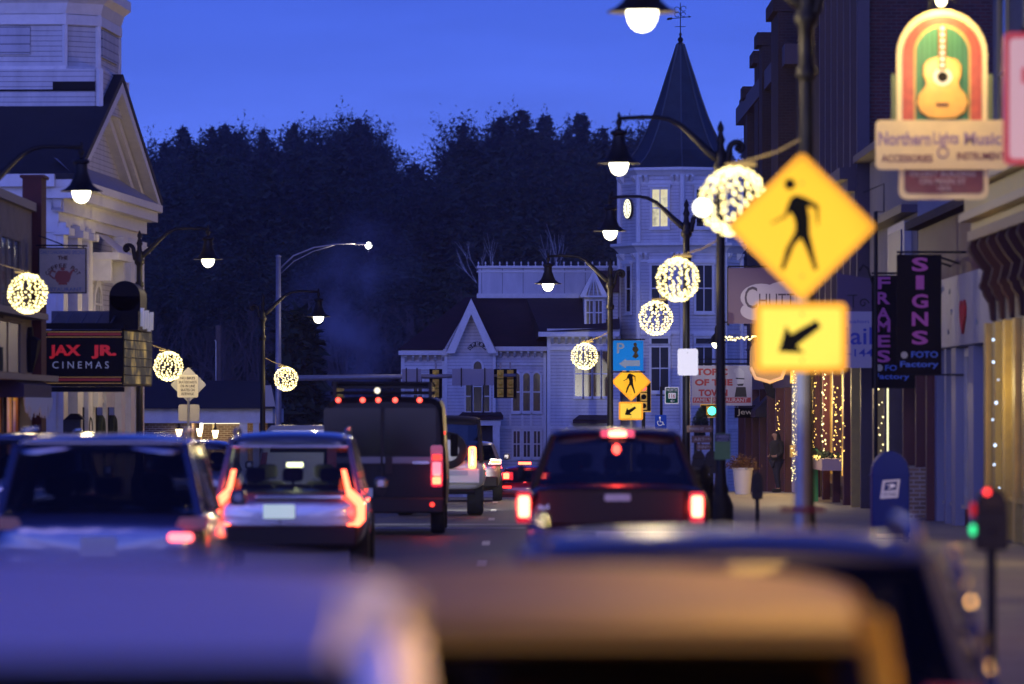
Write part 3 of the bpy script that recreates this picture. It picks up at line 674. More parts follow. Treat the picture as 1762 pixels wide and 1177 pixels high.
# ------------------------------------------------------------------ building helpers
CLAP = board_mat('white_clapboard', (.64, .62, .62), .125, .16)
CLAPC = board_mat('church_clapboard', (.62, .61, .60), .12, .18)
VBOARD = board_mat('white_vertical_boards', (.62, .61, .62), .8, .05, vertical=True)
ROOFR = mat('reddish_shingles', (.040, .016, .022), .85, var=.4, vscale=2, bump=.6, bscale=12)
ROOFD = mat('dark_shingles', (.018, .017, .022), .8, var=.4, vscale=2, bump=.5, bscale=14)
SLATE = mat('slate_spire', (.020, .032, .042), .55, var=.35, vscale=3, bump=.5, bscale=20)
DOORW = mat('door_white', (.6, .6, .6), .5, var=.1)
def window(parent, cx, z0, w, h, y, fw=.09, arch=False, mun=1, vm=0, glass=None, frame=None, hood=False, round_=False):
    """frame stands proud of the wall plane y (towards -y); pane is its child"""
    fr_ = MB()
    def outl(a, b, c, d, r):   # outline, arched or square
        if not arch: return [(a, c), (b, c), (b, d), (a, d)]
        k = (b-a)/2; q = [(a, c), (b, c)]
        return q + [((a+b)/2 + k*math.cos(PI*i/10), d - k*r + k*r*math.sin(PI*i/10)) for i in range(11)]
    r = 1.0 if round_ else 1.35
    o = outl(cx-w/2-fw, cx+w/2+fw, z0-fw, z0+h+fw, r); i_ = outl(cx-w/2, cx+w/2, z0, z0+h, r)
    n = len(o)
    vs = [(x, y-.05, z) for x, z in o] + [(x, y-.05, z) for x, z in i_] + [(x, y+.0, z) for x, z in o] + [(x, y+.0, z) for x, z in i_]
    fs = []
    for k in range(n):
        j = (k+1) % n
        fs += [(k, j, n+j, n+k), (k, 2*n+k, 2*n+j, j), (n+k, n+j, 3*n+j, 3*n+k)]
    fr_.add(vs, fs)
    fr_.box(cx-w/2-fw*1.3, cx+w/2+fw*1.3, y-.10, y, z0-fw-.05, z0-fw+.01)
    if hood: fr_.box(cx-w/2-fw*1.5, cx+w/2+fw*1.5, y-.14, y, z0+h+fw-.01, z0+h+fw+.09)
    for k in range(1, mun+1): zz = z0 + h*k/(mun+1); fr_.box(cx-w/2, cx+w/2, y-.04, y-.012, zz-.022, zz+.022)
    for k in range(1, vm+1): xx = cx-w/2 + w*k/(vm+1); fr_.box(xx-.018, xx+.018, y-.038, y-.013, z0, z0+h)
    o_ = fr_.build('window', frame or WTRIM, parent)
    MB().add([(x, y-.008, z) for x, z in i_], [tuple(range(n))]).build('pane', glass or DGLASS, o_)
    return o_
def bracket_row(mb, x0, x1, n, y, z, s=.16, d=.3):
    for k in range(n):
        x = x0 + (x1-x0)*(k+.5)/n
        mb.prism([(y, z), (y-d, z), (y-d, z-.07), (y-.08, z-s*1.6), (y, z-s*1.7)], x-s*.3, x+s*.3, 0, 'x')

# ------------------------------------------------------------------ white hall with the pointed tower (faces the street end)
D = 215.; f = Fr(900, D); X, Z, L = f.x, f.z, f.L
hall = thing('opera_hall', 'white clapboard hall with pointed spire tower, steep gable and arched windows at the street end', 'building', f.loc)
m = MB()
m.box(X(690), X(940), 0, 12, -.3, Z(598)); m.box(X(941), X(1066), -1.2, 12, -.3, Z(566))
m.box(X(765), X(853), -.5, 0, -.3, Z(600)); 
m.prism([(X(765), Z(600)), (X(853), Z(600)), (X(811), Z(520))], -.5, 1.0)
m.box(X(1249), X(1500), 1., 12, -.3, Z(560))
m.build('wall', CLAP, hall)
# roofs
m = MB(); e = .35
zE, zR = Z(602), Z(507)
xl, xr, xrl = X(688)-.1, X(1066), X(800)
m.add([(xl, -e, zE), (xr, -e, zE), (xr, 5, zR), (xrl, 5, zR), (xl, 12.3, zE), (xrl+1, 7, zR), (xr, 7, zR), (xr, 12.3, zE)], [(0,1,2,3), (0,3,5,4), (3,2,6,5), (5,6,7,4), (0,4,7,1)])
zE2 = Z(573)
m.add([(X(930), -1.5, zE2), (xr, -1.5, Z(567)), (xr, 5, zR+.03), (X(905), 5, zR+.03)], [(0,1,2,3)])
m.add([(X(930), -1.5, zE2), (X(905), 5, zR+.03), (X(905), 5, zE), (X(930), -1.5, zE2-.12)], [(0,1,2,3)])
roof = m.build('roof', ROOFR, hall)
# gable roof over the bay
m = MB(); ax, az = X(811), Z(513); gl, gr, gz = X(769), X(854), Z(603)
for sx in (gl, gr):
    m.add([(sx, -1.05, gz), (ax, -1.05, az), (ax, 4.6, az), (sx, 4.6, gz), (sx, -1.05, gz-.12), (ax, -1.05, az-.16), (ax, 4.6, az-.16), (sx, 4.6, gz-.12)], [(0,1,2,3), (4,5,6,7), (0,4,7,3)])
m.build('gable_roof', ROOFR, hall)
m = MB()   # barge boards
for sx in (gl, gr):
    w = .30 if sx < ax else -.30
    m.add([(sx-.02*(1 if w > 0 else -1), -1.08, gz-.12), (ax, -1.08, az-.03), (ax, -1.08, az-.62), (sx+w, -1.08, gz-.12), (sx, -.98, gz-.12), (ax, -.98, az-.03), (ax, -.98, az-.62), (sx+w, -.98, gz-.12)], [(0,1,2,3), (4,5,6,7), (2,3,7,6)])
    m.add([(sx, -1.0, gz-.14), (ax, -1.0, az-.2), (ax, -.5, az-.2), (sx, -.5, gz-.14)], [(0,1,2,3)])
m.build('barge_board', WTRIM, hall)
m = MB()   # cornices with brackets
m.box(X(686), X(771), -.45, 0, Z(611), Z(603.5)); m.box(X(690), X(769), -.12, 0, Z(636), Z(630)); bracket_row(m, X(692), X(768), 6, 0, Z(611), .14, .34)
m.box(X(851), X(942), -.45, 0, Z(604), Z(596.5)); m.box(X(855), X(940), -.1, 0, Z(629), Z(624)); bracket_row(m, X(856), X(938), 7, 0, Z(604), .14, .34)
m.box(X(926), X(1064), -1.75, -1.2, Z(580), Z(572)); m.box(X(941), X(1064), -1.3, -1.2, Z(603), Z(598)); bracket_row(m, X(944), X(1062), 10, -1.2, Z(580), .16, .42)
m.box(X(763), X(775), -.75, -.5, Z(612), Z(601)); m.box(X(848), X(857), -.75, -.5, Z(612), Z(601))
m.build('cornice', WTRIM, hall)
m = MB()   # corner boards, belts
for a, b in ((690,696),(760,765),(935,940)): m.box(X(a), X(b), -.06, 0, 0, Z(608))
for a, b in ((765,770),(848,853)): m.box(X(a), X(b), -.56, -.5, 0, Z(606))
for a, b in ((941,947),): m.box(X(a), X(b), -1.26, -1.2, 0, Z(580))
m.box(X(690), X(765), -.05, 0, Z(738), Z(732)); m.box(X(853), X(940), -.05, 0, Z(738), Z(732)); m.box(X(941), X(1064), -1.25, -1.2, Z(738), Z(732))
for a in (878, 899, 914, 934): m.box(X(a)-.04, X(a)+.04, -.04, 0, Z(732), Z(712))
m.build('trim', WTRIM, hall)
# widow's walk parapet
m = MB(); m.box(X(820), X(1068), 4.6, 4.75, Z(508), Z(452)); m.box(X(820), X(822), 4.6, 9, Z(508), Z(452)); m.build('parapet', VBOARD, hall)
m = MB(); m.box(X(819), X(1068), 4.45, 4.85, Z(456.5), Z(452.5)); m.box(X(819), X(1068), 4.5, 4.6, Z(509), Z(501)); m.box(X(819), X(1068), 4.55, 4.6, Z(464), Z(461))
for k in range(20):
    a = X(822)+ (X(1060)-X(822))*k/19.
    m.lathe([(.03,0),(.03,.05),(.015,.06),(.035,.11),(.03,.15),(.005,.19)], (a, 4.6, Z(453)), 6)
m.build('parapet_rail', WTRIM, hall)
# dormer
m = MB(); m.box(X(1005), X(1042), -.2, 4.4, Z(575), Z(508)); m.prism([(X(1001), Z(508)), (X(1044), Z(508)), (X(1021), Z(468))], -.25, 4.4); m.box(X(1042), X(1064), .5, 4, Z(575), Z(500)); m.build('dormer', CLAP, hall)
m = MB()
for sx in (X(997), X(1046)):
    m.add([(sx, -.55, Z(510)), (X(1021), -.55, Z(464)), (X(1021), 4.5, Z(464)), (sx, 4.5, Z(510))], [(0,1,2,3)])
m.box(X(1021), X(1066), .3, 4.5, Z(503), Z(465))
m.build('dormer_roof', ROOFR, hall)
m = MB()
for sx, w in ((X(997), .22), (X(1046), -.22)): m.add([(sx, -.57, Z(511)), (X(1021), -.57, Z(464)), (X(1021), -.57, Z(474)), (sx+w, -.57, Z(511)), (sx, -.5, Z(511)), (X(1021), -.5, Z(464)), (X(1021), -.5, Z(474)), (sx+w, -.5, Z(511))], [(0,1,2,3), (3,2,6,7), (4,5,6,7)])
m.box(X(999), X(1044), -.56, -.2, Z(512), Z(509))
for k in range(5): m.tube([(X(1021), -.54, Z(472)), (X(1004+k*8.5), -.54, Z(509))], .03, 4)
m.build('dormer_trim', WTRIM, hall)
for cx in (1014.5, 1030): window(hall, X(cx), Z(558), L(11), L(40), -.2, .06, mun=1, vm=1)
# windows of the hall
for cx in (888.5, 906, 923.5): window(hall, X(cx), Z(707), L(11.5), L(65), 0, .07, arch=True, round_=True, mun=1, vm=1 if cx < 0 else 0)
for cx in (889, 906.5, 924): window(hall, X(cx), Z(786), L(10.5), L(44), 0, .07, mun=1, vm=1)
window(hall, X(822), Z(708), L(14), L(86), -.5, .09, arch=True, mun=1)
window(hall, X(806.5), Z(708), L(9), L(52), -.5, .06, mun=1); window(hall, X(837.5), Z(708), L(9), L(52), -.5, .06, mun=1)
window(hall, X(752), Z(706), L(14), L(54), 0, .09, mun=1, vm=1, hood=True); window(hall, X(719), Z(706), L(14), L(54), 0, .09, mun=1, vm=1, hood=True)
for cx in (995, 1010.5, 1026, 1041.5): window(hall, X(cx), Z(682), L(12.5), L(77), -1.2, .05, mun=0 if cx < 0 else 1)
m = MB(); m.box(X(790), X(866), -1.5, -.5, Z(722), Z(715)); m.add([(X(790), -1.6, Z(715)), (X(866), -1.6, Z(715)), (X(862), -.5, Z(709)), (X(796), -.5, Z(709))], [(0,1,2,3)]); m.build('entrance_hood', ROOFR, hall)
m = MB(); m.box(X(794), X(862), -1.35, -.5, Z(732), Z(722.5)); m.box(X(848), X(860), -1.3, -.5, 0, Z(732)); m.box(X(797), X(806), -1.3, -.5, 0, Z(732)); m.build('porch', WTRIM, hall)
m = MB(); m.prism([(-.5, Z(722)), (-1.9, Z(775)), (-1.9, Z(780)), (-.5, Z(780))], X(806), X(848), ax='x'); 
m.build('awning', mat('awning_dark', (.03, .028, .03), .8), hall)
m = MB(); m.box(X(985), X(1046), -2.2, -1.2, Z(728), Z(722)); m.add([(X(985), -2.3, Z(722)), (X(1050), -2.3, Z(722)), (X(1046), -1.2, Z(714)), (X(996), -1.2, Z(714))], [(0,1,2,3)]); m.build('side_hood', ROOFR, hall)
m = MB(); m.prism([(X(968), Z(745)), (X(994), Z(745)), (X(981), Z(727))], -2.0, -1.2); m.build('small_gable', WTRIM, hall)
# arched name board
m = MB(); cx, cz = X(822), Z(612)
o = [(cx + L(21)*math.cos(a), cz + L(24)*math.sin(a)) for a in [PI*.82 - i*PI*.64/12 for i in range(13)]]
q = [(cx + L(15)*math.cos(a), cz + L(16)*math.sin(a)) for a in [PI*.82 - i*PI*.64/12 for i in range(13)]]
n = 13; m.add([(x, -.56, z) for x, z in o] + [(x, -.56, z) for x, z in q], [(i, i+1, n+i+1, n+i) for i in range(12)])
nb = m.build('name_board', mat('board_black', (.03, .03, .04), .6), hall)
it = []
for i, ch in enumerate('OPERA'):
    a = PI*.76 - i*PI*.52/4; it.append((ch, cx + L(18)*math.cos(a), cz + L(20)*math.sin(a), L(4.6), L(5.5), .01, a-PI/2))
lettering(hall, WTRIM, it, -.575)
# ---- tower
tx, ty, TR = X(1172), .9, L(104)
def octring(r, z, x=0., y=0.): return [(tx + x + r*math.sin(PI/4*k), ty + y - r*math.cos(PI/4*k), z) for k in range(8)]
m = MB(); m.rings([octring(TR*1.0, -.3), octring(TR*1.0, Z(432))]); m.rings([octring(TR*.985, Z(432)), octring(TR*.985, Z(300))]); tw = m.build('tower', CLAP, hall)
m = MB()
def cornice(zt, zb, out):
    m.rings([octring(TR+out, zt), octring(TR+out, zt-.10), octring(TR+out*.6, zt-.18), octring(TR+.05, zb), octring(TR*.9, zb)], cap=True)
cornice(Z(290), Z(303), .26); cornice(Z(419), Z(436), .38)
m.rings([octring(TR+.04, Z(452)), octring(TR+.04, Z(447))], cap=True); m.rings([octring(TR+.03, Z(318)), octring(TR+.03, Z(314))], cap=True)
m.rings([octring(TR+.05, Z(738)), octring(TR+.05, Z(731))], cap=True); m.rings([octring(TR+.04, Z(575)), octring(TR+.04, Z(570))], cap=True)
for k in range(8):
    for (za, zb_) in ((Z(436), -.3), (Z(303), Z(418))):
        z0_, z1_ = min(za, zb_), max(za, zb_)
        x, y, _ = octring(TR+.03, 0)[k]; m.lathe([(.10, z0_), (.10, z1_)], (x*.998+tx*.002, y, 0), 8)
    for zt in (Z(303), Z(436)):     # bracket pairs near each corner
        p, q = Vector(octring(TR, zt)[k]), Vector(octring(TR, zt)[(k+1) % 8]); nrm = Vector(((p.x+q.x)/2-tx, (p.y+q.y)/2-ty, 0)).normalized(); u = (q-p).normalized()
        for tt in (.08, .2, .8, .92):
            c = p.lerp(q, tt)
            a = [c - u*.05, c + u*.05]
            vs = []
            for w in a: vs += [w, w + nrm*.2, w + nrm*.2 - Vector((0,0,.08)), w - Vector((0,0,.32))]
            m.add([tuple(v) for v in vs], [(0,1,2,3), (4,5,6,7), (1,5,6,2), (2,6,7,3), (0,4,5,1)])
m.build('tower_trim', WTRIM, hall)
def face_obj(k, fn):
    """builds on octagon face k (0 = face to the right of the front corner, -1 to its left) in face-local coordinates"""
    r = TR*math.cos(PI/8); a = PI/4*(k+.5)
    e_ = bpy.data.objects.new('x', None)
    return Matrix.Translation(Vector((tx, ty, 0))) @ Matrix.Rotation(a, 4, 'Z') @ Matrix.Translation(Vector((0, -r, 0)))
def tower_window(k, cz0, cz1, w, glass, mun, vm, hood=True, dx=0):
    M = face_obj(k, None); ap = TR*math.cos(PI/8)
    o = window(hall, dx, cz0, w, cz1-cz0, -.02, .09, mun=mun, vm=vm, glass=glass, hood=hood)
    for ob in [o] + list(o.children):
        ob.data.transform(M)
    return o
LIT = mat('lit_window', (.5, .45, .2), .4, emit=(1, .85, .38), estr=.55)
def lit_mat(name, cols, st, scale=2.):
    """lit interior seen through glass: blotchy warm light"""
    m = bpy.data.materials.new(name); m.use_nodes = True; n = m.node_tree; b = n.nodes['Principled BSDF']
    tc = n.nodes.new('ShaderNodeTexCoord'); no = n.nodes.new('ShaderNodeTexNoise'); no.inputs['Scale'].default_value = scale; no.inputs['Detail'].default_value = 3
    cr = n.nodes.new('ShaderNodeValToRGB'); els = cr.color_ramp.elements
    els[0].position = .32; els[0].color = cols[0] + (1,); els[1].position = .7; els[1].color = cols[-1] + (1,)
    for i, c in enumerate(cols[1:-1]): e = els.new(.32 + .38*(i+1)/(len(cols)-1)); e.color = c + (1,)
    n.links.new(tc.outputs['Object'], no.inputs['Vector']); n.links.new(no.outputs['Fac'], cr.inputs[0])
    n.links.new(cr.outputs[0], b.inputs['Emission Color']); b.inputs['Emission Strength'].default_value = st
    b.inputs['Base Color'].default_value = (.02, .02, .02, 1); b.inputs['Roughness'].default_value = .08
    return m
CLKL = lit_mat('tower_room_light', [(.25,.22,.08), (.95,.85,.42), (.8,.66,.25)], .8, 2.2)
tower_window(-1, Z(391), Z(328), .62, CLKL, 1, 1)
tower_window(-1, Z(536), Z(458), .66, DGLASS, 1, 1); tower_window(0, Z(536), Z(458), .66, DGLASS, 1, 1); tower_window(-2, Z(536), Z(458), .42, DGLASS, 1, 0, dx=0)
tower_window(0, Z(391), Z(328), .62, DGLASS, 1, 1)
tower_window(-1, Z(672), Z(596), .68, DGLASS, 1, 1, False); tower_window(-1, Z(592), Z(583), .68, DGLASS, 0, 0, True)
tower_window(0, Z(672), Z(596), .68, DGLASS, 1, 1, False); tower_window(0, Z(592), Z(583), .68, DGLASS, 0, 0, True)
# clock on the left face
M = face_obj(-2, None)
m = MB(); m.lathe([(.40,-.09),(.40,-.05),(.36,-.05)], (0,0,Z(359)), 28, 'y'); rimo = m.xf(M).build('clock', BRONZE, hall)
MB().add([(a, -.095, b) for a, b in ellipse(0, Z(359), .37, .37)], [tuple(range(24))]).xf(M).build('dial', emis('clock_glow', (1, .96, .72), 1.4), rimo)
m = MB()
for k in range(12):
    a = k*PI/6; m.box(-.018, .018, 0, .004, .25, .33); 
    vs = m.v[-8:]; m.v[-8:] = [(x*math.cos(a)-z*math.sin(a), -.11+y, Z(359)+x*math.sin(a)+z*math.cos(a)) for x, y, z in vs]
for a, l_ in ((R(15), .16), (R(-170), .27)):
    m.box(-.014, .014, 0, .004, 0, l_); vs = m.v[-8:]; m.v[-8:] = [(x*math.cos(a)-z*math.sin(a), -.115+y, Z(359)+x*math.sin(a)+z*math.cos(a)) for x, y, z in vs]
m.xf(M).build('hands_and_numerals', SBLK, rimo)
# spire
m = MB(); prof = [(106,289),(104,286),(88,272),(76,258),(66,240),(56,220),(47,199),(35,165),(24,130),(13,97),(5.5,73)]
m.rings([octring(L(r), Z(y)) for r, y in prof]); sp = m.build('spire', SLATE, hall)
m = MB()
for k in range(8): m.tube([octring(L(r)+.01, Z(y))[k] for r, y in prof], [.035]*len(prof), 5)
m.build('hip_ridge', mat('spire_ridge', (.05, .07, .09), .5), sp)
m = MB(); m.lathe([(L(5.5), Z(75)), (L(6), Z(72)), (L(3), Z(70)), (L(5), Z(66)), (L(4), Z(63)), (L(1.5), Z(61)), (L(2.5), Z(56)), (.02, Z(53)), (.015, Z(2))], (tx, ty, 0), 10)
fin = m.build('weather_vane', BRONZE, sp)
m = MB()
m.tube([(tx-L(22), ty, Z(30)), (tx+L(16), ty, Z(26))], .014, 5); m.prism([(tx-L(24), Z(32)), (tx-L(15), Z(31)), (tx-L(14), Z(27)), (tx-L(22), Z(28))], ty-.01, ty+.01); m.prism([(tx+L(19), Z(26)), (tx+L(14), Z(28)), (tx+L(14), Z(24))], ty-.01, ty+.01)
m.tube([(tx-L(9), ty, Z(43)), (tx+L(9), ty, Z(43))], .012, 5)
for sx, zc, rr_ in ((-1, 14, 5), (1, 12, 4.5), (-1, 22, 4.5), (1, 22, 4)):
    m.tube([(tx+sx*L(rr_+1)+L(rr_)*math.cos(a), ty, Z(zc)+L(rr_)*math.sin(a)) for a in [i*.55 for i in range(11)]], .012, 4)
m.build('scrollwork', BRONZE, fin)

# hanging sign brackets etc behind: low wing of the hall at the right
for cx in (1330, 1390): window(hall, X(cx), Z(690), L(16), L(60), 1., .08, mun=1, vm=1)

# ------------------------------------------------------------------ old church turned cinema (left)
dN, dF = 128., 144.; pN = Vector((PX(93, dN), dN)); pF = Vector((PX(234, dF), dF))
u = (pF-pN); WCH = u.length; ang = math.atan2(u.y, u.x)      # local +x runs away along the facade, -y faces the street
gz = g(128)+.15
ch = thing('cinema_building', 'old white clapboard church building with pediment and square belfry, now a cinema', 'building', (pN.x, pN.y, gz), ang)
def zc(py, d): return PZ(py, d) - gz
zEv = zc(300, 128); zAp = zc(128, 136); HW = WCH/2; DEP = 26.
m = MB(); m.box(0, WCH, 0, DEP, -.3, zEv)
m.prism([(0, zEv), (WCH, zEv), (HW, zAp-.25)], .0, DEP); m.build('wall', CLAPC, ch)
m = MB(); ov = .62; eo = .55
for x0 in (-eo, WCH+eo):
    sl = (zAp-zEv)/(HW); ze = zEv - 0*sl
    m.add([(x0, -ov, ze), (HW, -ov, zAp), (HW, DEP+.3, zAp), (x0, DEP+.3, ze), (x0, -ov, ze-.14), (HW, -ov, zAp-.16), (HW, DEP+.3, zAp-.16), (x0, DEP+.3, ze-.14)], [(0,1,2,3),(4,5,6,7),(0,1,5,4),(0,4,7,3)])
m.build('roof', ROOFD, ch)
m = MB()   # raking cornice (wide soffit boards) and eave entablature
for x0, sg in ((-eo, 1), (WCH+eo, -1)):
    for (yo, t0, t1) in ((-ov+.02, .15, .42), (-ov+.28, .42, .66), (-.22, .66, .92)):
        m.add([(x0+sg*.05, yo, zEv-t0+.0), (HW, yo, zAp-t0-.02), (HW, yo, zAp-t1-.02), (x0+sg*.05, yo, zEv-t1+.1), (x0+sg*.05, 0, zEv-t0), (HW, 0, zAp-t0-.02), (HW, 0, zAp-t1-.02), (x0+sg*.05, 0, zEv-t1+.1)], [(0,1,2,3),(3,2,6,7),(4,5,6,7)])
m.build('raking_cornice', WTRIM, ch)
m = MB()
m.add([(-eo, -ov, zEv-.12), (WCH+eo, -ov, zEv-.12), (WCH+.1, 0, zEv+.38), (-.1, 0, zEv+.38)], [(0,1,2,3)]); m.build('pediment_skirt', mat('pale_roofing', (.36,.36,.38), .6, var=.15, vscale=2), ch)
m = MB()
m.box(-eo, WCH+eo, -ov, -.0, zEv-.30, zEv-.125); m.box(-.5, WCH+.5, -.5, -.0, zEv-.55, zEv-.30); m.box(-.25, WCH+.25, -.25, -.0, zEv-.85, zEv-.55); m.box(-.15, WCH+.15, -.12, 0, zEv-1.08, zEv-.85)
m.box(-.75, 0, -.1, DEP, zEv-.30, zEv-.02); m.box(-.45, 0, -.1, DEP, zEv-.55, zEv-.30); m.box(-.12, 0, -.1, DEP, zEv-1.3, zEv-.55)
for k in range(5):
    x = [.35, 2.9, 4.9, WCH-4.6, WCH-.45][k] if k < 5 else 0
    m.box(x-.38, x+.38, -.22, 0, 0, zEv-1.36); m.box(x-.5, x+.5, -.36, 0, zEv-1.36, zEv-1.2); m.box(x-.42, x+.42, -.28, 0, zEv-1.2, zEv-1.081)
for x in (WCH-2.6,): m.box(x-.38, x+.38, -.22, 0, 0, zEv-1.36); m.box(x-.5, x+.5, -.36, 0, zEv-1.36, zEv-1.081)
m.box(-.06, .5, -.06, .3, 0, zEv-1.3)
m.build('entablature', WTRIM, ch)
# tall arched window with bracketed hood
xw = HW-.1
m = MB(); m.box(xw-1.5, xw+1.5, -.7, 0, zEv-1.75, zEv-1.58); m.add([(xw-1.5, -.7, zEv-1.58), (xw+1.5, -.7, zEv-1.58), (xw+1.2, -.13, zEv-1.12), (xw-1.2, -.13, zEv-1.12)], [(0,1,2,3)])
for s_ in (-1, 1): m.box(xw+s_*1.25-.15, xw+s_*1.25+.15, -.5, 0, zEv-2.25, zEv-1.75)
m.build('window_hood', WTRIM, ch)
window(ch, xw, 3.7, 1.7, zEv-2.35-3.7, 0, .2, arch=True, mun=2, vm=3, glass=DGLASS)
# belfry
bx, by, bw = HW, 2.45, 2.5
m = MB(); 
def chamf(w, c, z, x0=bx, y0=by): 
    return [(x0+a*1., y0+b, z) for a, b in [(-w+c,-w),(w-c,-w),(w,-w+c),(w,w-c),(w-c,w),(-w+c,w),(-w,w-c),(-w,-w+c)]]
zB0 = zc(182, 133); zB1 = zc(118, 133); zB2 = zc(22, 133)
m.rings([chamf(2.85, .12, zAp-2.85*(zAp-zEv)/HW-.02), chamf(2.85, .12, zB1)]); m.rings([chamf(2.7, .7, zB1), chamf(2.7, .7, zB2)])
bel = m.build('belfry', CLAPC, ch)
m = MB(); m.rings([chamf(2.78, .75, zB2), chamf(2.85, .75, zB2+.25), chamf(3.0, .8, zB2+.38), chamf(3.0, .8, zB2+.6)], cap=True); m.rings([chamf(2.8, .75, zB1-.04), chamf(2.8, .75, zB1+.08)], cap=True)
m.rings([chamf(2.8, .75, zB2-.25), chamf(2.8, .75, zB2-.02)], cap=True)
for a, b, _ in chamf(2.72, .7, 0): m.lathe([(.07, zB1), (.07, zB2)], (a, b, 0), 6)
for a, b, _ in chamf(2.85, .05, 0)[::2]: m.lathe([(.09, zAp-2.85*(zAp-zEv)/HW), (.09, zB1)], (a, b, 0), 6)
m.build('belfry_trim', WTRIM, bel)
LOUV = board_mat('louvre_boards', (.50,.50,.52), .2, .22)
m = MB(); m.box(bx-2.77, bx-2.71, by-1.2, by+1.9, zB1+.35, zB2-.3); m.box(bx-1.6, bx+1.6, by-2.77, by-2.71, zB1+.35, zB2-.3); m.build('louvre', LOUV, bel)
MB().box(bx-2.875, bx-2.853, by-2.75, by-1.75, zc(154, 133), zc(140, 133)).box(bx-2.875, bx-2.853, by-2.75, by+2.8, zc(156, 133), zc(153, 133)).build('missing_board_gap', mat('gap_dark', (.004,.004,.005), .9), bel)
m = MB(); m.rings([chamf(2.9, .8, zB2+.6), chamf(2.6, .8, zB2+.75), chamf(2.4, .7, zB2+4.5)]); m.rings([chamf(2.6, .7, zB2+4.5), chamf(.1, .02, zB2+7)]); m.build('steeple', CLAPC, bel)
# entrance wall lower down, doors behind the marquee
for x in (4.9, 7.4, 9.8):
    o = MB().box(x-.85, x+.85, -.10, -.02, 0, 2.5).build('door', DOORW, ch)
    m = MB(); m.box(x-.55, x+.55, -.13, -.101, 1.0, 2.1); m.build('pane', DGLASS, o)
    MB().tube([(x+.3, -.14, 1.3), (x+.3, -.2, 1.3), (x+.3, -.2, .9), (x+.3, -.14, .9)], .025, 6).build('handle', BLK, o)
    m = MB(); ring = [(x+.0+.3*math.cos(a), -.17, 1.55+.3*math.sin(a)) for a in [i*PI/8 for i in range(16)]]; m.tube(ring+[ring[0]], .07, 6); m.build('wreath', mat('wreath_green', (.02,.03,.02), .9), o)
m = MB(); m.box(2.4, WCH-.2, -.2, 0, 2.62, 3.25); m.box(2.3, WCH-.1, -.3, 0, 3.1, 3.25); m.build('frieze', WTRIM, ch)
window(ch, 8.7, 1.3, .9, .9, -.0, .1)
MB().box(6.1, 7.0, -.25, -.13, 2.1, 2.45).build('notice', mat('notice_white', (.6,.6,.6), .5), ch)
# kiosk lantern box by the door
f = Fr(127, 124.); t = thing('notice_box', 'dark little kiosk with a peaked top beside the cinema entrance', 'kiosk', (f.x0, 124., f.z0+.15))
m = MB(); m.box(-.22, .16, -.18, .18, 0, f.z(722)-.15); m.box(-.10, .14, -.24, -.19, .9, 1.45); m.build('body', mat('kiosk_grey', (.05,.05,.05), .6), t)
m = MB(); m.prism([(-.2, f.z(722)-.15), (.24, f.z(722)-.15), (.1, f.z(714)-.12), (-.05, f.z(714)-.12)], -.26, .26); m.build('cap', BRONZE, t)

# ---- marquee
f = Fr(140, 122.); zM = g(122)+.15
mq = thing('cinema_marquee', 'black cinema marquee with red JAX JR. lettering and a lit letter board', 'marquee', (f.x0, 122., f.z0))
x0, x1, z0, z1 = f.x(78), f.x(212), f.z(664), f.z(568); dp = 4.5
MBK = mat('marquee_black', (.007,.006,.006), .6, spec=.15)
m = MB(); m.add([(x0,0,z0),(x1,0,z0),(x1,0,z1),(x0,0,z1),(x0-.2,dp,z0),(x1+.33,dp,z0),(x1+.33,dp,z1),(x0-.2,dp,z1)], [(0,1,2,3),(1,5,6,2),(5,4,7,6),(4,0,3,7),(3,2,6,7),(0,4,5,1)]); m.build('cabinet', MBK, mq)
m = MB()
for zz, zt in ((z1-.06, z1-.115), (z0+.16, z0+.105)): m.box(x0+.05, x1-.05, -.03, -.004, zt, zz, 0)
for zz in (z1-.035, z1-.145, z0+.19, z0+.06): m.box(x0+.02, x1-.03, -.032, -.004, zz-.011, zz+.004, 1)
m.build('stripe', [mat('stripe_red', (.30,.03,.02), .5, emit=(.5,.03,.02), estr=.10), mat('stripe_gold', (.55,.32,.06), .4, emit=(1,.55,.1), estr=.12)], mq)
NEO = mat('neon_red_letters', (.5,.02,.02), .4, emit=(1,.02,.015), estr=.20)
lettering(mq, NEO, [('JAX', f.x(112), f.z(605.5), f.L(54), f.L(24), .045), ('JR.', f.x(179), f.z(605.5), f.L(43), f.L(24), .045)], -.045, .04, 'red_lettering')
lettering(mq, mat('letters_pale', (.55,.55,.58), .4, emit=(.7,.75,.9), estr=.10), [('C I N E M A S', f.x(139), f.z(628), f.L(97), f.L(12), .0)], -.045)
m = MB()
for zz in (z1+.08, z0-.07):
    m.tube([(x0+.05+(x1-x0-.05)*i/60., -.03, zz+.03*math.sin(i*.75)) for i in range(61)], .010, 4)
m.build('wavy_neon_tube', mat('neon_dim', (.5,.5,.55), .4, emit=(.6,.65,.9), estr=.12), mq)
m = MB(); m.box(x0-.03, x1+.03, -.1, .02, z1+.02, z1+.15); m.box(x0-.03, x1+.03, -.1, .02, z0-.13, z0-.02); m.build('edge_band', MBK, mq)
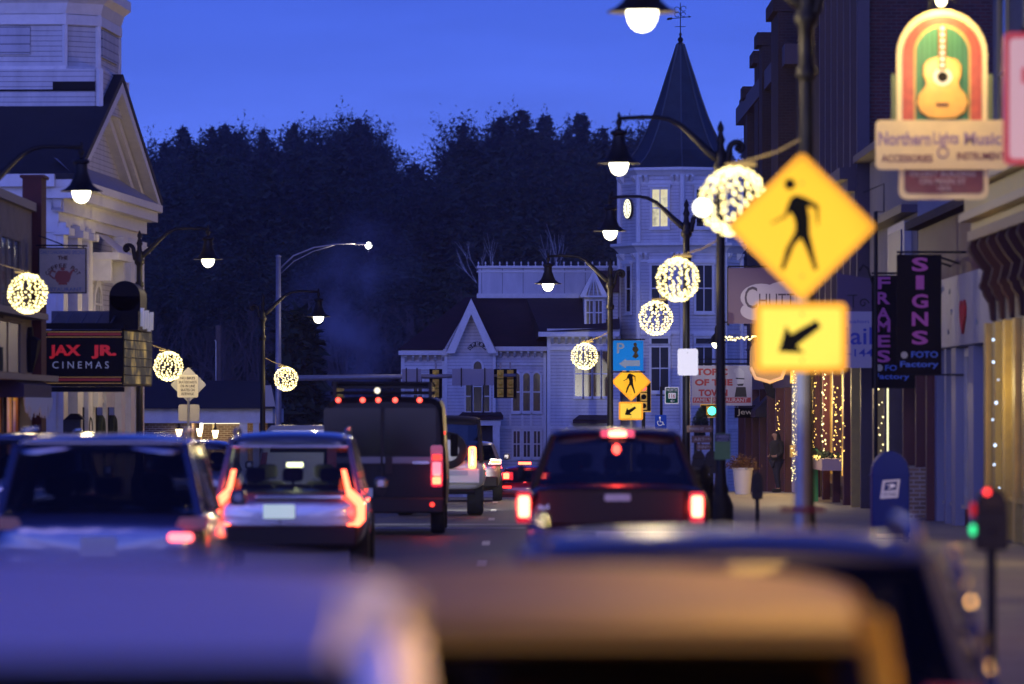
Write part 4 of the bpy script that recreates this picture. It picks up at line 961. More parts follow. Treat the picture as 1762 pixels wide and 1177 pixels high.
# letter board facing the street: lit translucent panel
BRD = lit_mat('letter_board_light', [(.03,.03,.04), (.10,.09,.08), (.95,.62,.2)], .45, 1.2); BRD.node_tree.nodes['Principled BSDF'].inputs['Roughness'].default_value = .7; BRD.node_tree.nodes['Principled BSDF'].inputs['Specular IOR Level'].default_value = .1
m = MB(); m.add([(x1+.02, .03, z0+.05), (x1+.34, dp-.1, z0+.05), (x1+.34, dp-.1, z1-.02), (x1+.02, .03, z1-.02)], [(0,1,2,3)]); lb = m.build('letter_board', BRD, mq)
m = MB()
for k in range(1, 6): zz = z0+.05+(z1-z0-.07)*k/6; m.tube([(x1+.03, .03, zz), (x1+.35, dp-.1, zz)], .012, 4)
m.build('letter_rail', MBK, lb)
# upper fin with rounded top and white tube letters
m = MB(); P = [(0, z1), (.5, z1), (.5, f.z(505))] + [(.25+.25*math.cos(a), 0) for a in ()]
m.prism([(0, z1), (dp, z1), (dp, f.z(535)), (0, f.z(535))], x1-.05, x1+.32, ax='x')
m.lathe([(f.L(27), -1.0), (f.L(27), 1.2)], (f.x(208), 2.2, f.z(508)), 24, 'y')
m.box(f.x(181), f.x(235), 1.2, 3.4, f.z(560), f.z(508))
m.build('fin', MBK, mq)
m = MB()
for k, (a, b) in enumerate(((217,529),(221,533),(226,531),(231,535),(235,532))):
    m.tube([(x1+.36, .6+k*.8, f.z(b+32)), (x1+.37, .6+k*.8, f.z(b))], .045, 6)
m.build('white_tube_letters', mat('tube_white', (.7,.7,.75), .4, emit=(1,.95,.9), estr=.12), mq)
m = MB()
for k in range(5): m.tube([(x0+.1+k*.32, .2, z1+.12), (x0+.15+k*.32, 1.5, f.z(537))], .02, 5)
m.box(x0, x1, 1.6, 1.7, z1, f.z(533)); m.build('rear_frame', mat('frame_grey', (.10,.10,.11), .6), mq)

# ------------------------------------------------------------------ cafe block at the far left
dN, dF = 98., 115.; xa = -9.35
gz = g(108)+.15
cafe = thing('cafe_building', 'tan stucco cafe block with sloping parapet and a dark red end pier', 'building', (xa-.25, dN, gz), R(90))
TAN = mat('tan_stucco', (.30,.24,.15), .85, var=.2, vscale=1.5, bump=.3, bscale=20)
Wc = dF-dN; f2 = lambda py, d: PZ(py, d)-gz
zt = f2(352, 113)
m = MB(); m.box(0, Wc-1.2, 0, 10, -.3, zt-.0)
m.build('wall', TAN, cafe)
m = MB(); m.box(Wc-1.25, Wc-.05, -.19, .19, -.3, f2(303, 113)); m.box(Wc-1.30, Wc+.0, -.24, .24, f2(303, 113), f2(298, 113)); m.build('end_pier', mat('dark_red_pier', (.10,.022,.014), .8, var=.25, vscale=4), cafe)
m = MB(); m.box(0, Wc-1.5, -.35, 0, f2(545, 109), f2(534, 109)); m.box(0, Wc-1.5, -.55, 0, f2(655, 109), f2(645, 109)); m.box(0, Wc-1.3, -.1, .0, zt-.12, zt+.05); m.build('ledge', mat('ledge_tan', (.34,.30,.22), .7), cafe)
window(cafe, 10.6, f2(532, 108), 4.2, 1.35, 0, .15, mun=0, vm=2, frame=TAN); window(cafe, 4.5, f2(532, 104), 4.2, 1.35, 0, .15, mun=0, vm=2, frame=TAN)
window(cafe, 10., f2(640, 108), 5.2, .95, 0, .1, mun=0, vm=1, frame=TAN, glass=mat('dull_glass', (.05,.04,.05), .3))
ORG = lit_mat('cafe_light', [(.08,.02,.005), (.40,.11,.02), (.55,.22,.04)], .55, .8)
for x in (3.5, 7.2, 11.0): window(cafe, x, .5, 2.8, 1.9, 0, .12, mun=0, vm=1, glass=ORG, frame=mat('cafe_frame', (.10,.06,.03), .6))
m = MB(); m.prism([(0, f2(640,108)), (-.55, f2(662,108)), (-.55, f2(684,108)), (0, f2(684, 108))], 7.5, 13.8, ax='x'); m.build('awning', mat('awning_navy', (.03,.03,.10), .8), cafe)
m = MB(); rq = random.Random(3)
for k in range(46):
    x = 7.6+k*.135; l_ = rq.uniform(.1, .42); m.tube([(x, -.56, f2(684,108)), (x, -.56, f2(684,108)-l_)], [.03, .012], 4)
m.build('icicle_fringe', mat('fringe_white', (.5,.48,.52), .5, emit=(.8,.75,.9), estr=.05), cafe)
m = MB(); m.box(Wc-3.0, Wc-1.6, -.3, -.05, f2(690,112), f2(660,112)); m.build('bar_sign', lit_mat('gold_sign_light', [(.12,.07,.01), (.7,.40,.06), (.9,.6,.12)], .5, 9.), cafe)
# dark carved figure plaque on the pier wall
m = MB(); c = Wc-2.3; m.tube([(c, -.06, f2(641,112)), (c, -.08, f2(610,112)), (c, -.08, f2(585,112)), (c, -.06, f2(578,112)), (c, -.06, f2(562,112))], [.05,.14,.20,.07,.05], 8); m.build('carved_figure', BRONZE, cafe)
m = MB(); m.tube([(3.2, -.2, f2(600,104)), (3.2, -.2, f2(640, 104))], .35, 12)
m.build('round_awning', mat('awning_green', (.01,.03,.025), .8), cafe)

# ------------------------------------------------------------------ low brick building with lit porch (left, far)
D = 196.; f = Fr(345, D); X, Z, L = f.x, f.z, f.L
low = thing('low_building', 'low brick building with dark hipped roof, white fascia and lit porch lanterns', 'building', f.loc)
m = MB(); m.box(X(200), X(330), 0, 9, -.3, Z(728)); m.box(X(330), X(455), 2.5, 9, -.3, Z(728)); m.build('wall', brick_mat('brown_brick', (.16,.10,.07), (.3,.27,.24)), low)
m = MB(); m.box(X(200), X(470), -.4, 9, Z(728), Z(703)); m.box(X(413), X(426), -.3, .0, 0, Z(728)); m.box(X(436), X(446), -.3, .0, 0, Z(728)); m.build('fascia', WTRIM, low)
m = MB(); m.add([(X(195), -.8, Z(703)), (X(475), -.8, Z(703)), (X(475), 9, Z(703)), (X(195), 9, Z(703)), (X(215), 4, Z(652)), (X(452), 4, Z(655))], [(0,1,5,4),(1,2,5),(2,3,4,5),(3,0,4),(0,3,2,1)]); m.build('roof', ROOFD, low)
m = MB(); m.add([(X(450), -.5, Z(703)), (X(476), -.5, Z(703)), (X(466), .2, Z(663)), (X(456), .2, Z(663))], [(0,1,2,3)]); m.build('end_gable', mat('gable_pale', (.4,.38,.38), .7), low)
m = MB()
for k in range(2): m.box(X(338+k*21), X(341+k*21), 2.35, 2.45, 0, Z(728))
m.build('porch_post', mat('post_cream', (.55,.48,.3), .6), low)
m = MB(); m.box(X(344), X(411), -.1, 2.4, Z(729.5), Z(728.2)); m.build('porch_light_strip', emis('strip_glow', (1,.85,.55), 1.6), low)
for (a, b, w) in ((309, 745, 7), (344, 744, 6.5), (371, 747, 6.5)):
    t = MB(); t.lathe([(L(w)*.45, Z(b+7)), (L(w)*.9, Z(b-5)), (L(w)*.9, Z(b-7)), (.02, Z(b-9))], (X(a), -.2, 0), 8); o = t.build('porch_lantern', emis('lantern_glow', (1,.80,.45), 5), low)
    MB().lathe([(L(w)*.95, Z(b-6.5)), (L(w)*.5, Z(b-10)), (.03, Z(b-12)), (.02, Z(b-20))], (X(a), -.2, 0), 8).build('cap', BRONZE, o)
lamp(low, (X(344), .6, Z(748)), 60, (1, .62, .25), .2); lamp(low, (X(385), .6, Z(745)), 40, (1, .62, .25), .2)
MB().ball((X(403), -.6, Z(759)), L(4.5), 12, 8).build('globe_lamp', emis('globe2_glow', (1,.9,.75), 7), low, smooth=True)
MB().box(X(345), X(350), -.35, -.3, Z(737), Z(726)).build('spot_fixture', emis('spot_glow', (1,.95,.8), 6), low)
# utility pole behind it
f = Fr(376, 215); t = thing('utility_pole', 'weathered wooden utility pole stub with conduit above the low dark roof', 'pole', f.loc)
MB().tube([(0,0,0),(0,0,f.z(560))], [.14,.11], 8).build('shaft', mat('grey_wood', (.12,.085,.075), .9, var=.3), t); MB().tube([(-.09,-.1,0),(-.09,-.1,f.z(588)),(-.13,-.1,f.z(585))], .03, 6).build('conduit', GREYM, t)

# ------------------------------------------------------------------ traffic signal pole, mast arm and cobra lamp
D = 195.; f = Fr(479, D); X, Z, L = f.x, f.z, f.L
sg = thing('signal_pole', 'tall grey pole with long mast arm and a curved cobra street light', 'signal pole', f.loc)
GAL = mat('signal_steel', (.30,.28,.30), .5, .4, var=.15, vscale=6)
MB().tube([(0,0,0),(0,0,Z(442))], [.13,.085], 12).lathe([(.10,Z(442)-.02),(.10,Z(442)+.04),(.02,Z(442)+.08)], (0,0,0), 10).build('pole', GAL, sg, smooth=True)
MB().tube([(0,0,Z(651)), (X(700),-.3,Z(648)), (X(888),-.6,Z(646))], [.11,.085,.06], 10).build('mast_arm', GAL, sg, smooth=True)
MB().tube([(0,0,Z(465)), (X(505),0,Z(440)), (X(540),0,Z(426)), (X(580),0,Z(420)), (X(615),0,Z(419))], [.035]*5, 6).tube([(0,0,Z(475)), (X(505),0,Z(450)), (X(540),0,Z(432)), (X(575),0,Z(422))], [.02]*4, 6).build('lamp_arm', GAL, sg, smooth=True)
hd = MB().add([(X(613),-.12,Z(421)),(X(642),-.1,Z(422)),(X(642),.1,Z(422)),(X(613),.12,Z(421)),(X(616),-.06,Z(417)),(X(640),-.05,Z(419)),(X(640),.05,Z(419)),(X(616),.06,Z(417))],[(0,1,2,3),(4,5,6,7),(0,1,5,4),(1,2,6,5),(2,3,7,6),(3,0,4,7)]).build('lamp_head', GAL, sg)
MB().ball((X(634),0,Z(422.5)), .12, 10, 6).build('lamp_glass', emis('cobra_glow', (1,.96,.85), 9), hd)
lamp(sg, (X(632), 0, Z(430)), 120, (1,.9,.7), .1)
SY = mat('signal_yellow', (.85,.50,.02), .45)
def signal(px, py, d, n=3, back=True, label='', lit=None, face=False, w=10., h=48., gr=None):
    f = Fr(px, d); t = thing('traffic_signal', label, 'traffic signal', (f.x0, d-.35, f.z0+f.z(py)), 0, gr)
    w, h = f.L(w), f.L(h); 
    if back: MB().box(-w*1.1, w*1.1, .16 if not face else .02, .18 if not face else .04, -h/2-.02, h/2+.02).build('backplate', SBLK, t)
    m = MB()
    for k in range(n):
        zz = h/2 - h*(k+.5)/n; hh = h/n*.46
        m.box(-w*.55, w*.55, 0, .15, zz-hh, zz+hh)
        if not face: m.lathe([(w*.45,-.02),(w*.42,-.05),(w*.2,-.09)], (0,0,zz), 10, 'y')
        else: m.lathe([(w*.46,0),(w*.46,-.18)], (0,0,zz), 12, 'y', cap=False)
    m.build('housing', SY, t, bevel=.01)
    MB().tube([(0,.1,h/2),(0,.1,h/2+.25)], .03, 6).build('hanger', GAL, t)
    return t, w, h
signal(750, 660, 195, 3, True, 'yellow traffic signal seen from the back, hanging alone above the black van', gr='signals hung from the mast arm')
signal(861, 660, 194.6, 3, True, 'yellow traffic signal seen from the back, inner one of the pair near the arm tip', gr='signals hung from the mast arm')
signal(878, 660, 194.9, 3, True, 'yellow traffic signal seen from the back, outermost on the tip of the mast arm', gr='signals hung from the mast arm')
for a, b, lab in ((692, 725, 'back of a small street name board on the mast arm'), (778, 850, 'back of the wider street name board on the mast arm')):
    f = Fr((a+b)/2, 194.5); t = thing('street_name_board', lab, 'road sign', (f.x0, 194.3, f.z0+f.z(663)))
    MB().box(-f.L(b-a)/2, f.L(b-a)/2, 0, .03, 0, f.L(28)).build('panel', mat('board_back', (.36,.33,.36), .6), t)
    m = MB()
    for q in (-.28, .28): m.box(q*f.L(b-a)-.02, q*f.L(b-a)+.02, -.04, 0, -.05, f.L(30))
    m.build('clamp', BLK, t)
# right: red pedestrian/turn head behind small crossing sign, and the green head
def lens(t, x, z, r, m, y=-.09): return MB().lathe([(.001, y-.03), (r*.7, y-.02), (r, y)], (x, 0, z), 16, 'y').build('lens', m, t)
t, w, h = signal(1107, 683, 158, 3, True, 'traffic signal behind the small crossing sign, its top red lamp lit', face=True, w=11, h=46)
lens(t, 0, h/3, w*.4, emis('red_signal', (1,.05,.06), 4)); lens(t, 0, 0, w*.4, SBLK); lens(t, 0, -h/3, w*.4, SBLK)
MB().tube([(0, .2, -h/2), (0, .2, -(t.location.z-g(158)))], .05, 8).build('post', BLK, t)
MB().box(-w*1.15, w*1.15, .05, .06, -h/2-.05, h/2+.05).build('yellow_border', SY, t)
t, w, h = signal(1224, 707, 152, 1, True, 'traffic signal box with a green lamp lit, under the restaurant sign', face=True, w=17, h=17)
lens(t, 0, 0, w*.42, emis('green_signal', (.08,1.0,.80), 3.2))
MB().box(-w*1.15, w*1.15, .05, .06, -h/2-.05, h/2+.05).build('yellow_border', SY, t)
MB().tube([(0, .2, -h/2), (0, .2, -(t.location.z-g(152)))], .05, 8).build('post', BLK, t)
# ------------------------------------------------------------------ right-hand row of shops
BRK = brick_mat('old_red_brick', (.085,.024,.018), (.07,.05,.045)); BRKD = brick_mat('dark_brick', (.035,.016,.013), (.035,.028,.025))
PLUM = mat('plum_trim', (.045,.030,.040), .6, var=.15); REDP = mat('oxide_red_paint', (.075,.012,.010), .6, var=.2, vscale=2)
GOLDP = mat('ochre_paint', (.46,.33,.06), .5, var=.15, vscale=4); WHS = mat('shop_white', (.30,.30,.32), .5, var=.2, vscale=2)
STUC = mat('grey_stucco', (.20,.19,.19), .8, var=.18, vscale=1.2, bump=.3, bscale=15)
AMB = lit_mat('shop_light_amber', [(.02,.010,.002), (.45,.22,.04), (1.,.66,.16)], 2.8, 1.3)
COOL = lit_mat('shop_light_cool', [(.02,.02,.03), (.10,.11,.14), (.45,.45,.42)], .9, 1.5)
DIM = lit_mat('shop_light_dim', [(.004,.004,.006), (.03,.025,.03), (.16,.12,.08)], .7, 1.2)
def rbld(name, label, dn, df, Xf, h, wall, side=None, depth=14.):
    gz = g((dn+df)/2)+.14
    t = thing(name, label, 'shop building', (Xf, df, gz), -PI/2); Wd = df-dn
    MB().box(0, Wd, 0, depth, -.4, h).build('wall', wall, t)
    return t, (lambda d: df-d), (lambda py, d: PZ(py, d)-gz), Wd
def beads(t, pts, n, name='string_lights', m=None, r=.014, jit=.055, seed=1):
    """small warm bulbs strung along a polyline, local coordinates"""
    q = random.Random(seed); mb = MB(); P = [Vector(p) for p in pts]
    seg = [(P[i+1]-P[i]).length for i in range(len(P)-1)]; T = sum(seg)
    for k in range(n):
        s = T*(k+.5)/n; i = 0
        while i < len(seg)-1 and s > seg[i]: s -= seg[i]; i += 1
        p = P[i].lerp(P[i+1], min(1, s/max(seg[i], 1e-6))) + Vector((q.uniform(-jit,jit), q.uniform(-jit,jit), q.uniform(-jit,jit)))
        mb.ico(p, r*q.uniform(.6, 1.5))
    return tag(mb.build(name, m or BEADD, t), kind='stuff')
# far brick block with chimney-like piers
t, lx, lz, Wd = rbld('brick_block', 'dark brick block with stepped chimney piers along its roofline', 146, 178, 7.35, 2+9.3-g(162), BRKD)
b1 = t; top = lz(700-9.3*F/170, 170)
m = MB()
for (d0, d1, pr, hh) in ((147.5,151.5,.45,10.6), (158,160,.4,10.4), (163,165.5,.3,10.2), (170.5,172,.3,9.6), (175,177.5,.12,9.55)):
    zz = CAMZ+hh - t.location.z
    m.box(lx(d1), lx(d0), -pr, .8, top-3.5, zz-.35); m.box(lx(d1)-.1, lx(d0)+.1, -pr-.14, .9, zz-.35, zz)
m.build('pier', BRKD, t)
m = MB(); m.box(0, Wd, -.35, -.002, top-.5, top+.02); m.box(0, Wd, -.2, -.002, 3.2, 3.8); m.build('cornice', PLUM, t)
for k in range(8):
    for zz in (4.6, 7.6): window(t, 2.2+k*3.9, zz, 1.1, 1.9, 0, .12, mun=1, frame=PLUM)
for k in range(6): window(t, 3.0+k*5.0, .6, 3.2, 2.1, 0, .14, mun=0, vm=2, glass=DIM, frame=REDP)
m = MB()
for k in range(7): m.box(k*5.0+.1, k*5.0+.6, -.28, -.002, 0, 3.2)
m.build('pilaster', REDP, t)
m = MB(); m.prism([(-.02, 3.1), (-.5, 2.6), (-.52, 2.4), (-.02, 2.4)], lx(172), lx(160), ax='x'); m.build('awning', mat('awning_black', (.025,.02,.025), .8), t)
m = MB(); m.prism([(-.02, lz(596,156)), (-.75, lz(606,156)), (-.35, lz(680,156)), (-.02, lz(690,156))], lx(156.5), lx(156.1), ax='x'); m.build('wing_bracket', BRONZE, t)
beads(t, [(lx(152), -.25, lz(690,152)), (lx(152), -.25, lz(770,152))], 22, r=.012)
# flat dark infill
t, lx, lz, Wd = rbld('infill_block', 'flat-topped dark infill between the chimney block and the tall brick building', 134.3, 145.8, 7.5, 2+8.0-g(140), BRKD)
for k in range(3): window(t, 2+k*3.8, 4.5, 1.2, 2., 0, .12, mun=1, frame=PLUM)
m = MB(); m.box(0, Wd, -.25, -.002, 3.4, 4.0); m.build('cornice', PLUM, t)
door_w = mat('door_pale_blue', (.50,.52,.60), .5)
m = MB(); m.box(lx(145.4), lx(143.6), -.35, -.002, 0, 3.1); m.build('door_surround', door_w, t)
for (a, b) in ((142.6,139.6), (138.6,135.4)): window(t, (lx(a)+lx(b))/2, .45, abs(a-b), 2.5, 0, .16, mun=0, vm=1, glass=AMB, frame=GOLDP)
m = MB()
for d in (143.2, 141.2, 139.1, 137.0, 134.9): m.box(lx(d)-.16, lx(d)+.16, -.34, -.002, 0, 3.2)
m.box(lx(143.3), lx(134.7), -.42, -.002, 3.15, 3.4)
for zz in (.9, 2.75): m.box(lx(143.4), lx(142.9), -.5, -.34, zz, zz+.3)
m.build('pilaster', GOLDP, t)
beads(t, [(lx(142.8), -.42, 3.2), (lx(142.8), -.42, .3)], 60, m=BEAD, seed=2); beads(t, [(lx(142.6), -.40, 3.2), (lx(142.6), -.45, .3)], 40, m=BEAD, seed=3)
beads(t, [(lx(137.5), -.40, 2.2), (lx(137.5), -.45, .2)], 46, m=BEAD, seed=4); beads(t, [(lx(137.1), -.48, 1.6), (lx(137.1), -.48, .2)], 40, seed=5)
lamp(t, (lx(142), -.9, 2.6), 190, (1,.70,.28), .15); lamp(t, (lx(136.5), -.9, 2.4), 180, (1,.66,.25), .15)
# tall brick building
t, lx, lz, Wd = rbld('tall_brick_building', 'tallest dark red brick building with narrow windows and a heavy mid cornice', 119.5, 134.1, 7.5, 15.5, BRK)
for r_ in range(4):
    z0_ = [4.2, 7.6, 10.4, 12.9][r_]
    for k in range(6): window(t, 1.2+k*2.4, z0_, 1.0, 2.0 if r_ else 2.2, 0, .16, arch=(r_ == 1), mun=1, frame=PLUM)
m = MB()
for k in range(7): m.box(k*2.42, k*2.42+.3, -.26, -.002, 3.6, 15.3)
m.build('pilaster', PLUM, t)
m = MB()
for zz, o in ((3.4,.35), (6.9,.62), (6.65,.45), (6.4,.3), (15.3,.8)): m.box(-.02, Wd+.05, -o, -.28 if o < .3 else -.002, zz, zz+.25)
m.build('cornice', PLUM, t)
for (a, b) in ((133.3,130.2), (129.2,126.2), (125.0,122.2)): window(t, (lx(a)+lx(b))/2, .55, abs(a-b), 2.3, 0, .16, mun=0, vm=1, glass=AMB if a > 126 else COOL, frame=GOLDP if a > 130 else PLUM)
m = MB()
for d, in ((133.8,), (129.7,), (125.6,), (121.6,)): m.box(lx(d)-.2, lx(d)+.2, -.42, -.262, 0, 3.4)
m.build('shop_pilaster', REDP, t)
m = MB(); m.box(lx(133.6), lx(122), -.85, -.43, .75, 1.0); m.build('window_box', mat('planter_pink', (.5,.38,.34), .6), t)
m = MB(); q = random.Random(5)
for k in range(160): 
    c = (q.uniform(lx(133.5), lx(122.1)), q.uniform(-.85,-.45), q.uniform(.98, 1.12)); m.octa(c, q.uniform(.03,.07))
m.build('greenery', mat('greenery', (.03,.05,.02), .8), t)
for d, n_, z1_, sd in ((131.8, 34, 3.3, 6), (127.6, 50, 3.6, 7), (123.2, 26, 2.6, 8), (120.6, 14, 2.4, 10)):
    beads(t, [(lx(d), -.50, z1_), (lx(d), -.50, .9)], n_, m=BEAD if sd % 2 else BEADD, seed=sd, r=.013)
lamp(t, (lx(129), -1.3, 2.6), 190, (1,.70,.30), .2); lamp(t, (lx(123), -1.3, 2.4), 140, (1,.72,.35), .2)
beads(t, [(lx(132.6), -.9, 1.05), (lx(122.2), -.9, 1.0)], 60, seed=12)
# white building
t, lx, lz, Wd = rbld('white_shop_building', 'pale stucco two-storey shop with a framed blue board on its upper wall', 105.2, 119.3, 7.5, lz(700-5.15*F/112, 112)+.0, STUC)
m = MB(); m.box(0, Wd, -.30, -.002, lz(700-3.75*F/112,112), lz(700-3.6*F/112,112)); m.box(0, Wd, -.35, -.002, lz(700-5.25*F/112,112), lz(700-5.1*F/112,112)); m.box(0, Wd, -.2, -.002, 3.3, 3.5)
m.build('cornice', PLUM, t)
o = MB().box(lx(111.5), lx(106.8), -.14, -.003, lz(700-3.5*F/110,110), lz(700-2.2*F/110,110)).build('framed_board', WHS, t)
MB().box(lx(110.9), lx(107.3), -.17, -.142, lz(700-3.35*F/110,110), lz(700-2.35*F/110,110)).build('face', mat('board_blue', (.03,.04,.12), .5), o)
for (a, b, gg) in ((118.8,116.4,DIM), (115.4,112.6,COOL), (111.4,108.8,DIM), (108.2,105.8,COOL)): window(t, (lx(a)+lx(b))/2, .5, abs(a-b), 2.4, 0, .14, mun=0, vm=1, glass=gg, frame=[WHS, PLUM, REDP][int(a) % 3])
m = MB()
for d in (115.9, 112, 108.5): m.box(lx(d)-.15, lx(d)+.15, -.4, -.002, 0, 3.3)
m.build('pilaster', PLUM, t)
m = MB()
for d in (117.5, 110.2): m.box(lx(d)-.1, lx(d)+.1, -.5, -.002, 0, 3.3)
m.build('gold_post', GOLDP, t)
beads(t, [(lx(108.6), -.45, 3.0), (lx(108.6), -.45, .4)], 18, m=BEAD, seed=21, r=.012)
MB().tube([(lx(107.2), -.42, .3), (lx(107.2), -.42, 3.2)], .018, 6).build('neon_tube', emis('neon_pale', (.95,.9,.5), 1.6), t)
# dark red building with white fascia
t, lx, lz, Wd = rbld('red_shop_building', 'dark red shop with white signboard fascia bearing a red heart', 84.2, 105.0, 7.5, lz(700-3.35*F/95,95), REDP)
zf0, zf1 = lz(700-1.0*F/95,95), lz(700-2.15*F/95,95)
m = MB(); m.box(lx(99), Wd, -.22, -.003, zf0, zf1); fo = m.build('fascia', WHS, t)
m = MB(); m.prism([(x*1.0, z) for x, z in [(lx(91.6)+a*1.7, (zf0+zf1)/2-.12+b) for a, b in [(0,-.28),(.30,0),(.32,.16),(.2,.26),(.08,.22),(0,.12),(-.08,.22),(-.2,.26),(-.32,.16),(-.30,0)]]], -.26, -.225); m.build('heart_symbol', mat('heart_red', (.4,.01,.01), .5), fo)
m = MB(); q = random.Random(8)
for k in range(12): a = q.uniform(lx(98.5), lx(89)); b = q.uniform(zf0+.15, zf1-.15); m.prism(ellipse(a, b, .12, .05, 5), -.235, -.225)
m.build('scattered_print', TXG, fo)
m = MB(); m.box(0, Wd, -.25, -.003, lz(700-3.4*F/95,95), lz(700-3.25*F/95,95)); m.box(0, lx(99), -.12, -.003, zf0, zf1); m.build('trim', BRKD, t)
for (a, b, gg) in ((104.4,102,COOL), (101,99.4,DIM), (97.6,95.6,DIM), (93.6,91.6,DIM), (89.6,86,DIM)): window(t, (lx(a)+lx(b))/2, .5, abs(a-b), 2.3, 0, .14, mun=0, vm=0, glass=gg, frame=WHS if a < 99 else PLUM)
PB = mat('pale_blue_paint', (.17,.19,.28), .5)
m = MB()
for d, w in ((98.6,.3), (96.4,.2), (94.6,.45), (91.0,.5), (88.,.3)): m.box(lx(d)-w, lx(d)+w, -.16, -.002, 0, zf0-.02)
m.build('pilaster', PB, t)
m = MB()
for d in (104.8, 101.5, 98.9): m.box(lx(d)-.14, lx(d)+.14, -.30, -.002, 0, zf0)
m.build('trim_post', REDP, t)
for d in (97.2, 95.4):
    o = MB().tube([(lx(d), -.002, zf1+.25), (lx(d), -.3, zf1+.35), (lx(d), -.55, zf1+.3)], .02, 6).build('globe_bracket', BRONZE, t)
    MB().ball((lx(d), -.62, zf1+.27), .10, 12, 8).build('globe', mat('frosted_globe', (.25,.28,.36), .3), o, smooth=True)
m = MB(); m.box(lx(104.6), lx(101), -.5, -.05, 0, .9); m.build('brick_base', brick_mat('tan_brick', (.28,.18,.10), (.35,.3,.25)), t)
# near building with bracketed cornice
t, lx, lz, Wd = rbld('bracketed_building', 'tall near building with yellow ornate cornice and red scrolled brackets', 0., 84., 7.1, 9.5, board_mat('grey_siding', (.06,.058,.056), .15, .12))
zc0 = lz(700-2.5*F/84,84)
m = MB(); m.box(lx(84)-.05, Wd, -.32, -.003, zc0+.0, zc0+.22); m.box(lx(84)-.12, Wd, -.50, -.003, zc0+.22, zc0+.34, 1); m.box(lx(84)-.05, Wd, -.42, -.003, zc0+.34, zc0+.62); m.box(lx(84)-.12, Wd, -.6, -.003, zc0+.62, zc0+.72, 1)
for k in range(150): x = .02+k*.17; m.box(x, x+.08, -.38, -.32, zc0-.06, zc0+.08, 1)
m.build('cornice', [GOLDP, mat('cream_trim', (.36,.27,.14), .5)], t)
m = MB()
for k in range(50):
    m = MB(); x = .25 + k*1.6
    P = [(-.002, zc0-.02), (-.34, zc0-.02), (-.36, zc0-.22), (-.26, zc0-.38), (-.16, zc0-.50), (-.20, zc0-.68), (-.16, zc0-.86), (-.08, zc0-.98), (-.05, zc0-1.22), (-.002, zc0-1.25)]
    m.prism(P, x-.16, x+.16, ax='x'); m.lathe([(.10,-.19),(.10,.19)], (x, -.28, zc0-.16), 10, 'x'); m.lathe([(.07,-.18),(.07,.18)], (x, -.15, zc0-.72), 10, 'x')
    m.build('scroll_bracket', mat('bracket_red', (.04,.009,.006), .8), t)
m = MB()
for k in range(50): x = .25 + k*1.6; m.box(x-.2, x+.2, -.14, -.003, 0, zc0-1.27)
m.build('post', GOLDP, t)
for k in range(50): 
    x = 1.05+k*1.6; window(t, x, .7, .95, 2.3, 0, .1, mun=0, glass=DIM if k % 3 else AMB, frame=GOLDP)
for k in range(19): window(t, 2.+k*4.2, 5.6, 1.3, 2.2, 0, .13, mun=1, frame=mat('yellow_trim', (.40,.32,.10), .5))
beads(t, [(lx(81), -.2, 3.0), (lx(81), -.2, .3)], 9, m=emis('cool_bead', (.6,.75,1.), 3, False), seed=31, r=.016)
lamp(t, (lx(80), -.9, 2.2), 60, (1,.75,.3), .2); lamp(t, (lx(70), -1.0, 2.2), 70, (1,.72,.3), .2)
for d_ in (6, 11, 16, 24, 34, 46):  # unseen lanterns, added to throw warm fill onto the foreground cars
    o = MB().lathe([(.02,.42),(.05,.36),(.16,.28),(.12,.26),(.09,.0),(.02,-.04)], (lx(d_), -.35, 3.0), 8).tube([(lx(d_), -.002, 3.3), (lx(d_), -.2, 3.45), (lx(d_), -.35, 3.42)], .02, 6).build('fill_lantern', emis('fill_lantern_glow', (1,.6,.22), 5, False), t)
    lamp(o, (lx(d_), -.75, 3.0), (1300 if d_ == 6 else 500) if d_ < 20 else 60, (1,.48,.12), .2)

# ------------------------------------------------------------------ shop signs on the right
def hang(name, label, px0, px1, py0, py1, d, wall_x, pm, thick=.06, r=0, arm=True):
    f = Fr((px0+px1)/2, d); t = thing(name, label, 'shop sign', (f.x0, d, f.z0))
    X0, X1, Z0, Z1 = f.x(px0), f.x(px1), f.z(py1), f.z(py0)
    pts = rrect(X0, X1, Z0, Z1, r) if r else [(X0,Z0),(X1,Z0),(X1,Z1),(X0,Z1)]
    MB().prism(pts, 0, thick).build('panel', pm, t)
    if arm:
        wx = wall_x - f.x0
        MB().tube([(X0, thick/2, Z1+.04), (wx+.05, thick/2, Z1+.04)], .02, 6).tube([(X0+.06, thick/2, Z1), (X0+.06, thick/2, Z1+.05)], .012, 5).build('bracket', BLK, t)
    return t, f
t, f = hang('candy_shop_sign', 'purple shop sign with a white cloud outline behind the yellow arrow plaque', 1253, 1431, 461, 557, 145.5, 7.35, mat('sign_purple', (.10,.05,.11), .5))
m = MB()
for (a, b, ra, rb) in ((1310,512,36,24),(1350,510,40,26),(1392,512,34,22),(1300,535,26,16),(1345,536,60,14),(1395,535,28,14)): m.prism(ellipse(f.x(a), f.z(b), f.L(ra), f.L(rb)), -.01-.001*(ra%7), -.002)
m.build('cloud_shape', mat('cloud_lilac', (.42,.38,.46), .5), t)
lettering(t, mat('letters_plum', (.04,.02,.05), .5), [('C', f.x(1292), f.z(512), f.L(22), f.L(38)), ('HUTTERS', f.x(1355), f.z(517), f.L(98), f.L(24))], -.025, 0)
m = MB(); m.tube([(f.x(1253), .03, f.z(459)), (f.x(1253), .03, f.z(560))], .03, 6); m.build('edge_pole', BLK, t)
t, f = hang('restaurant_sign', 'white family restaurant sign with red art deco letters and a chef figure', 1190, 1294, 629, 698, 160., 7.35, mat('sign_pale', (.50,.47,.52), .5))
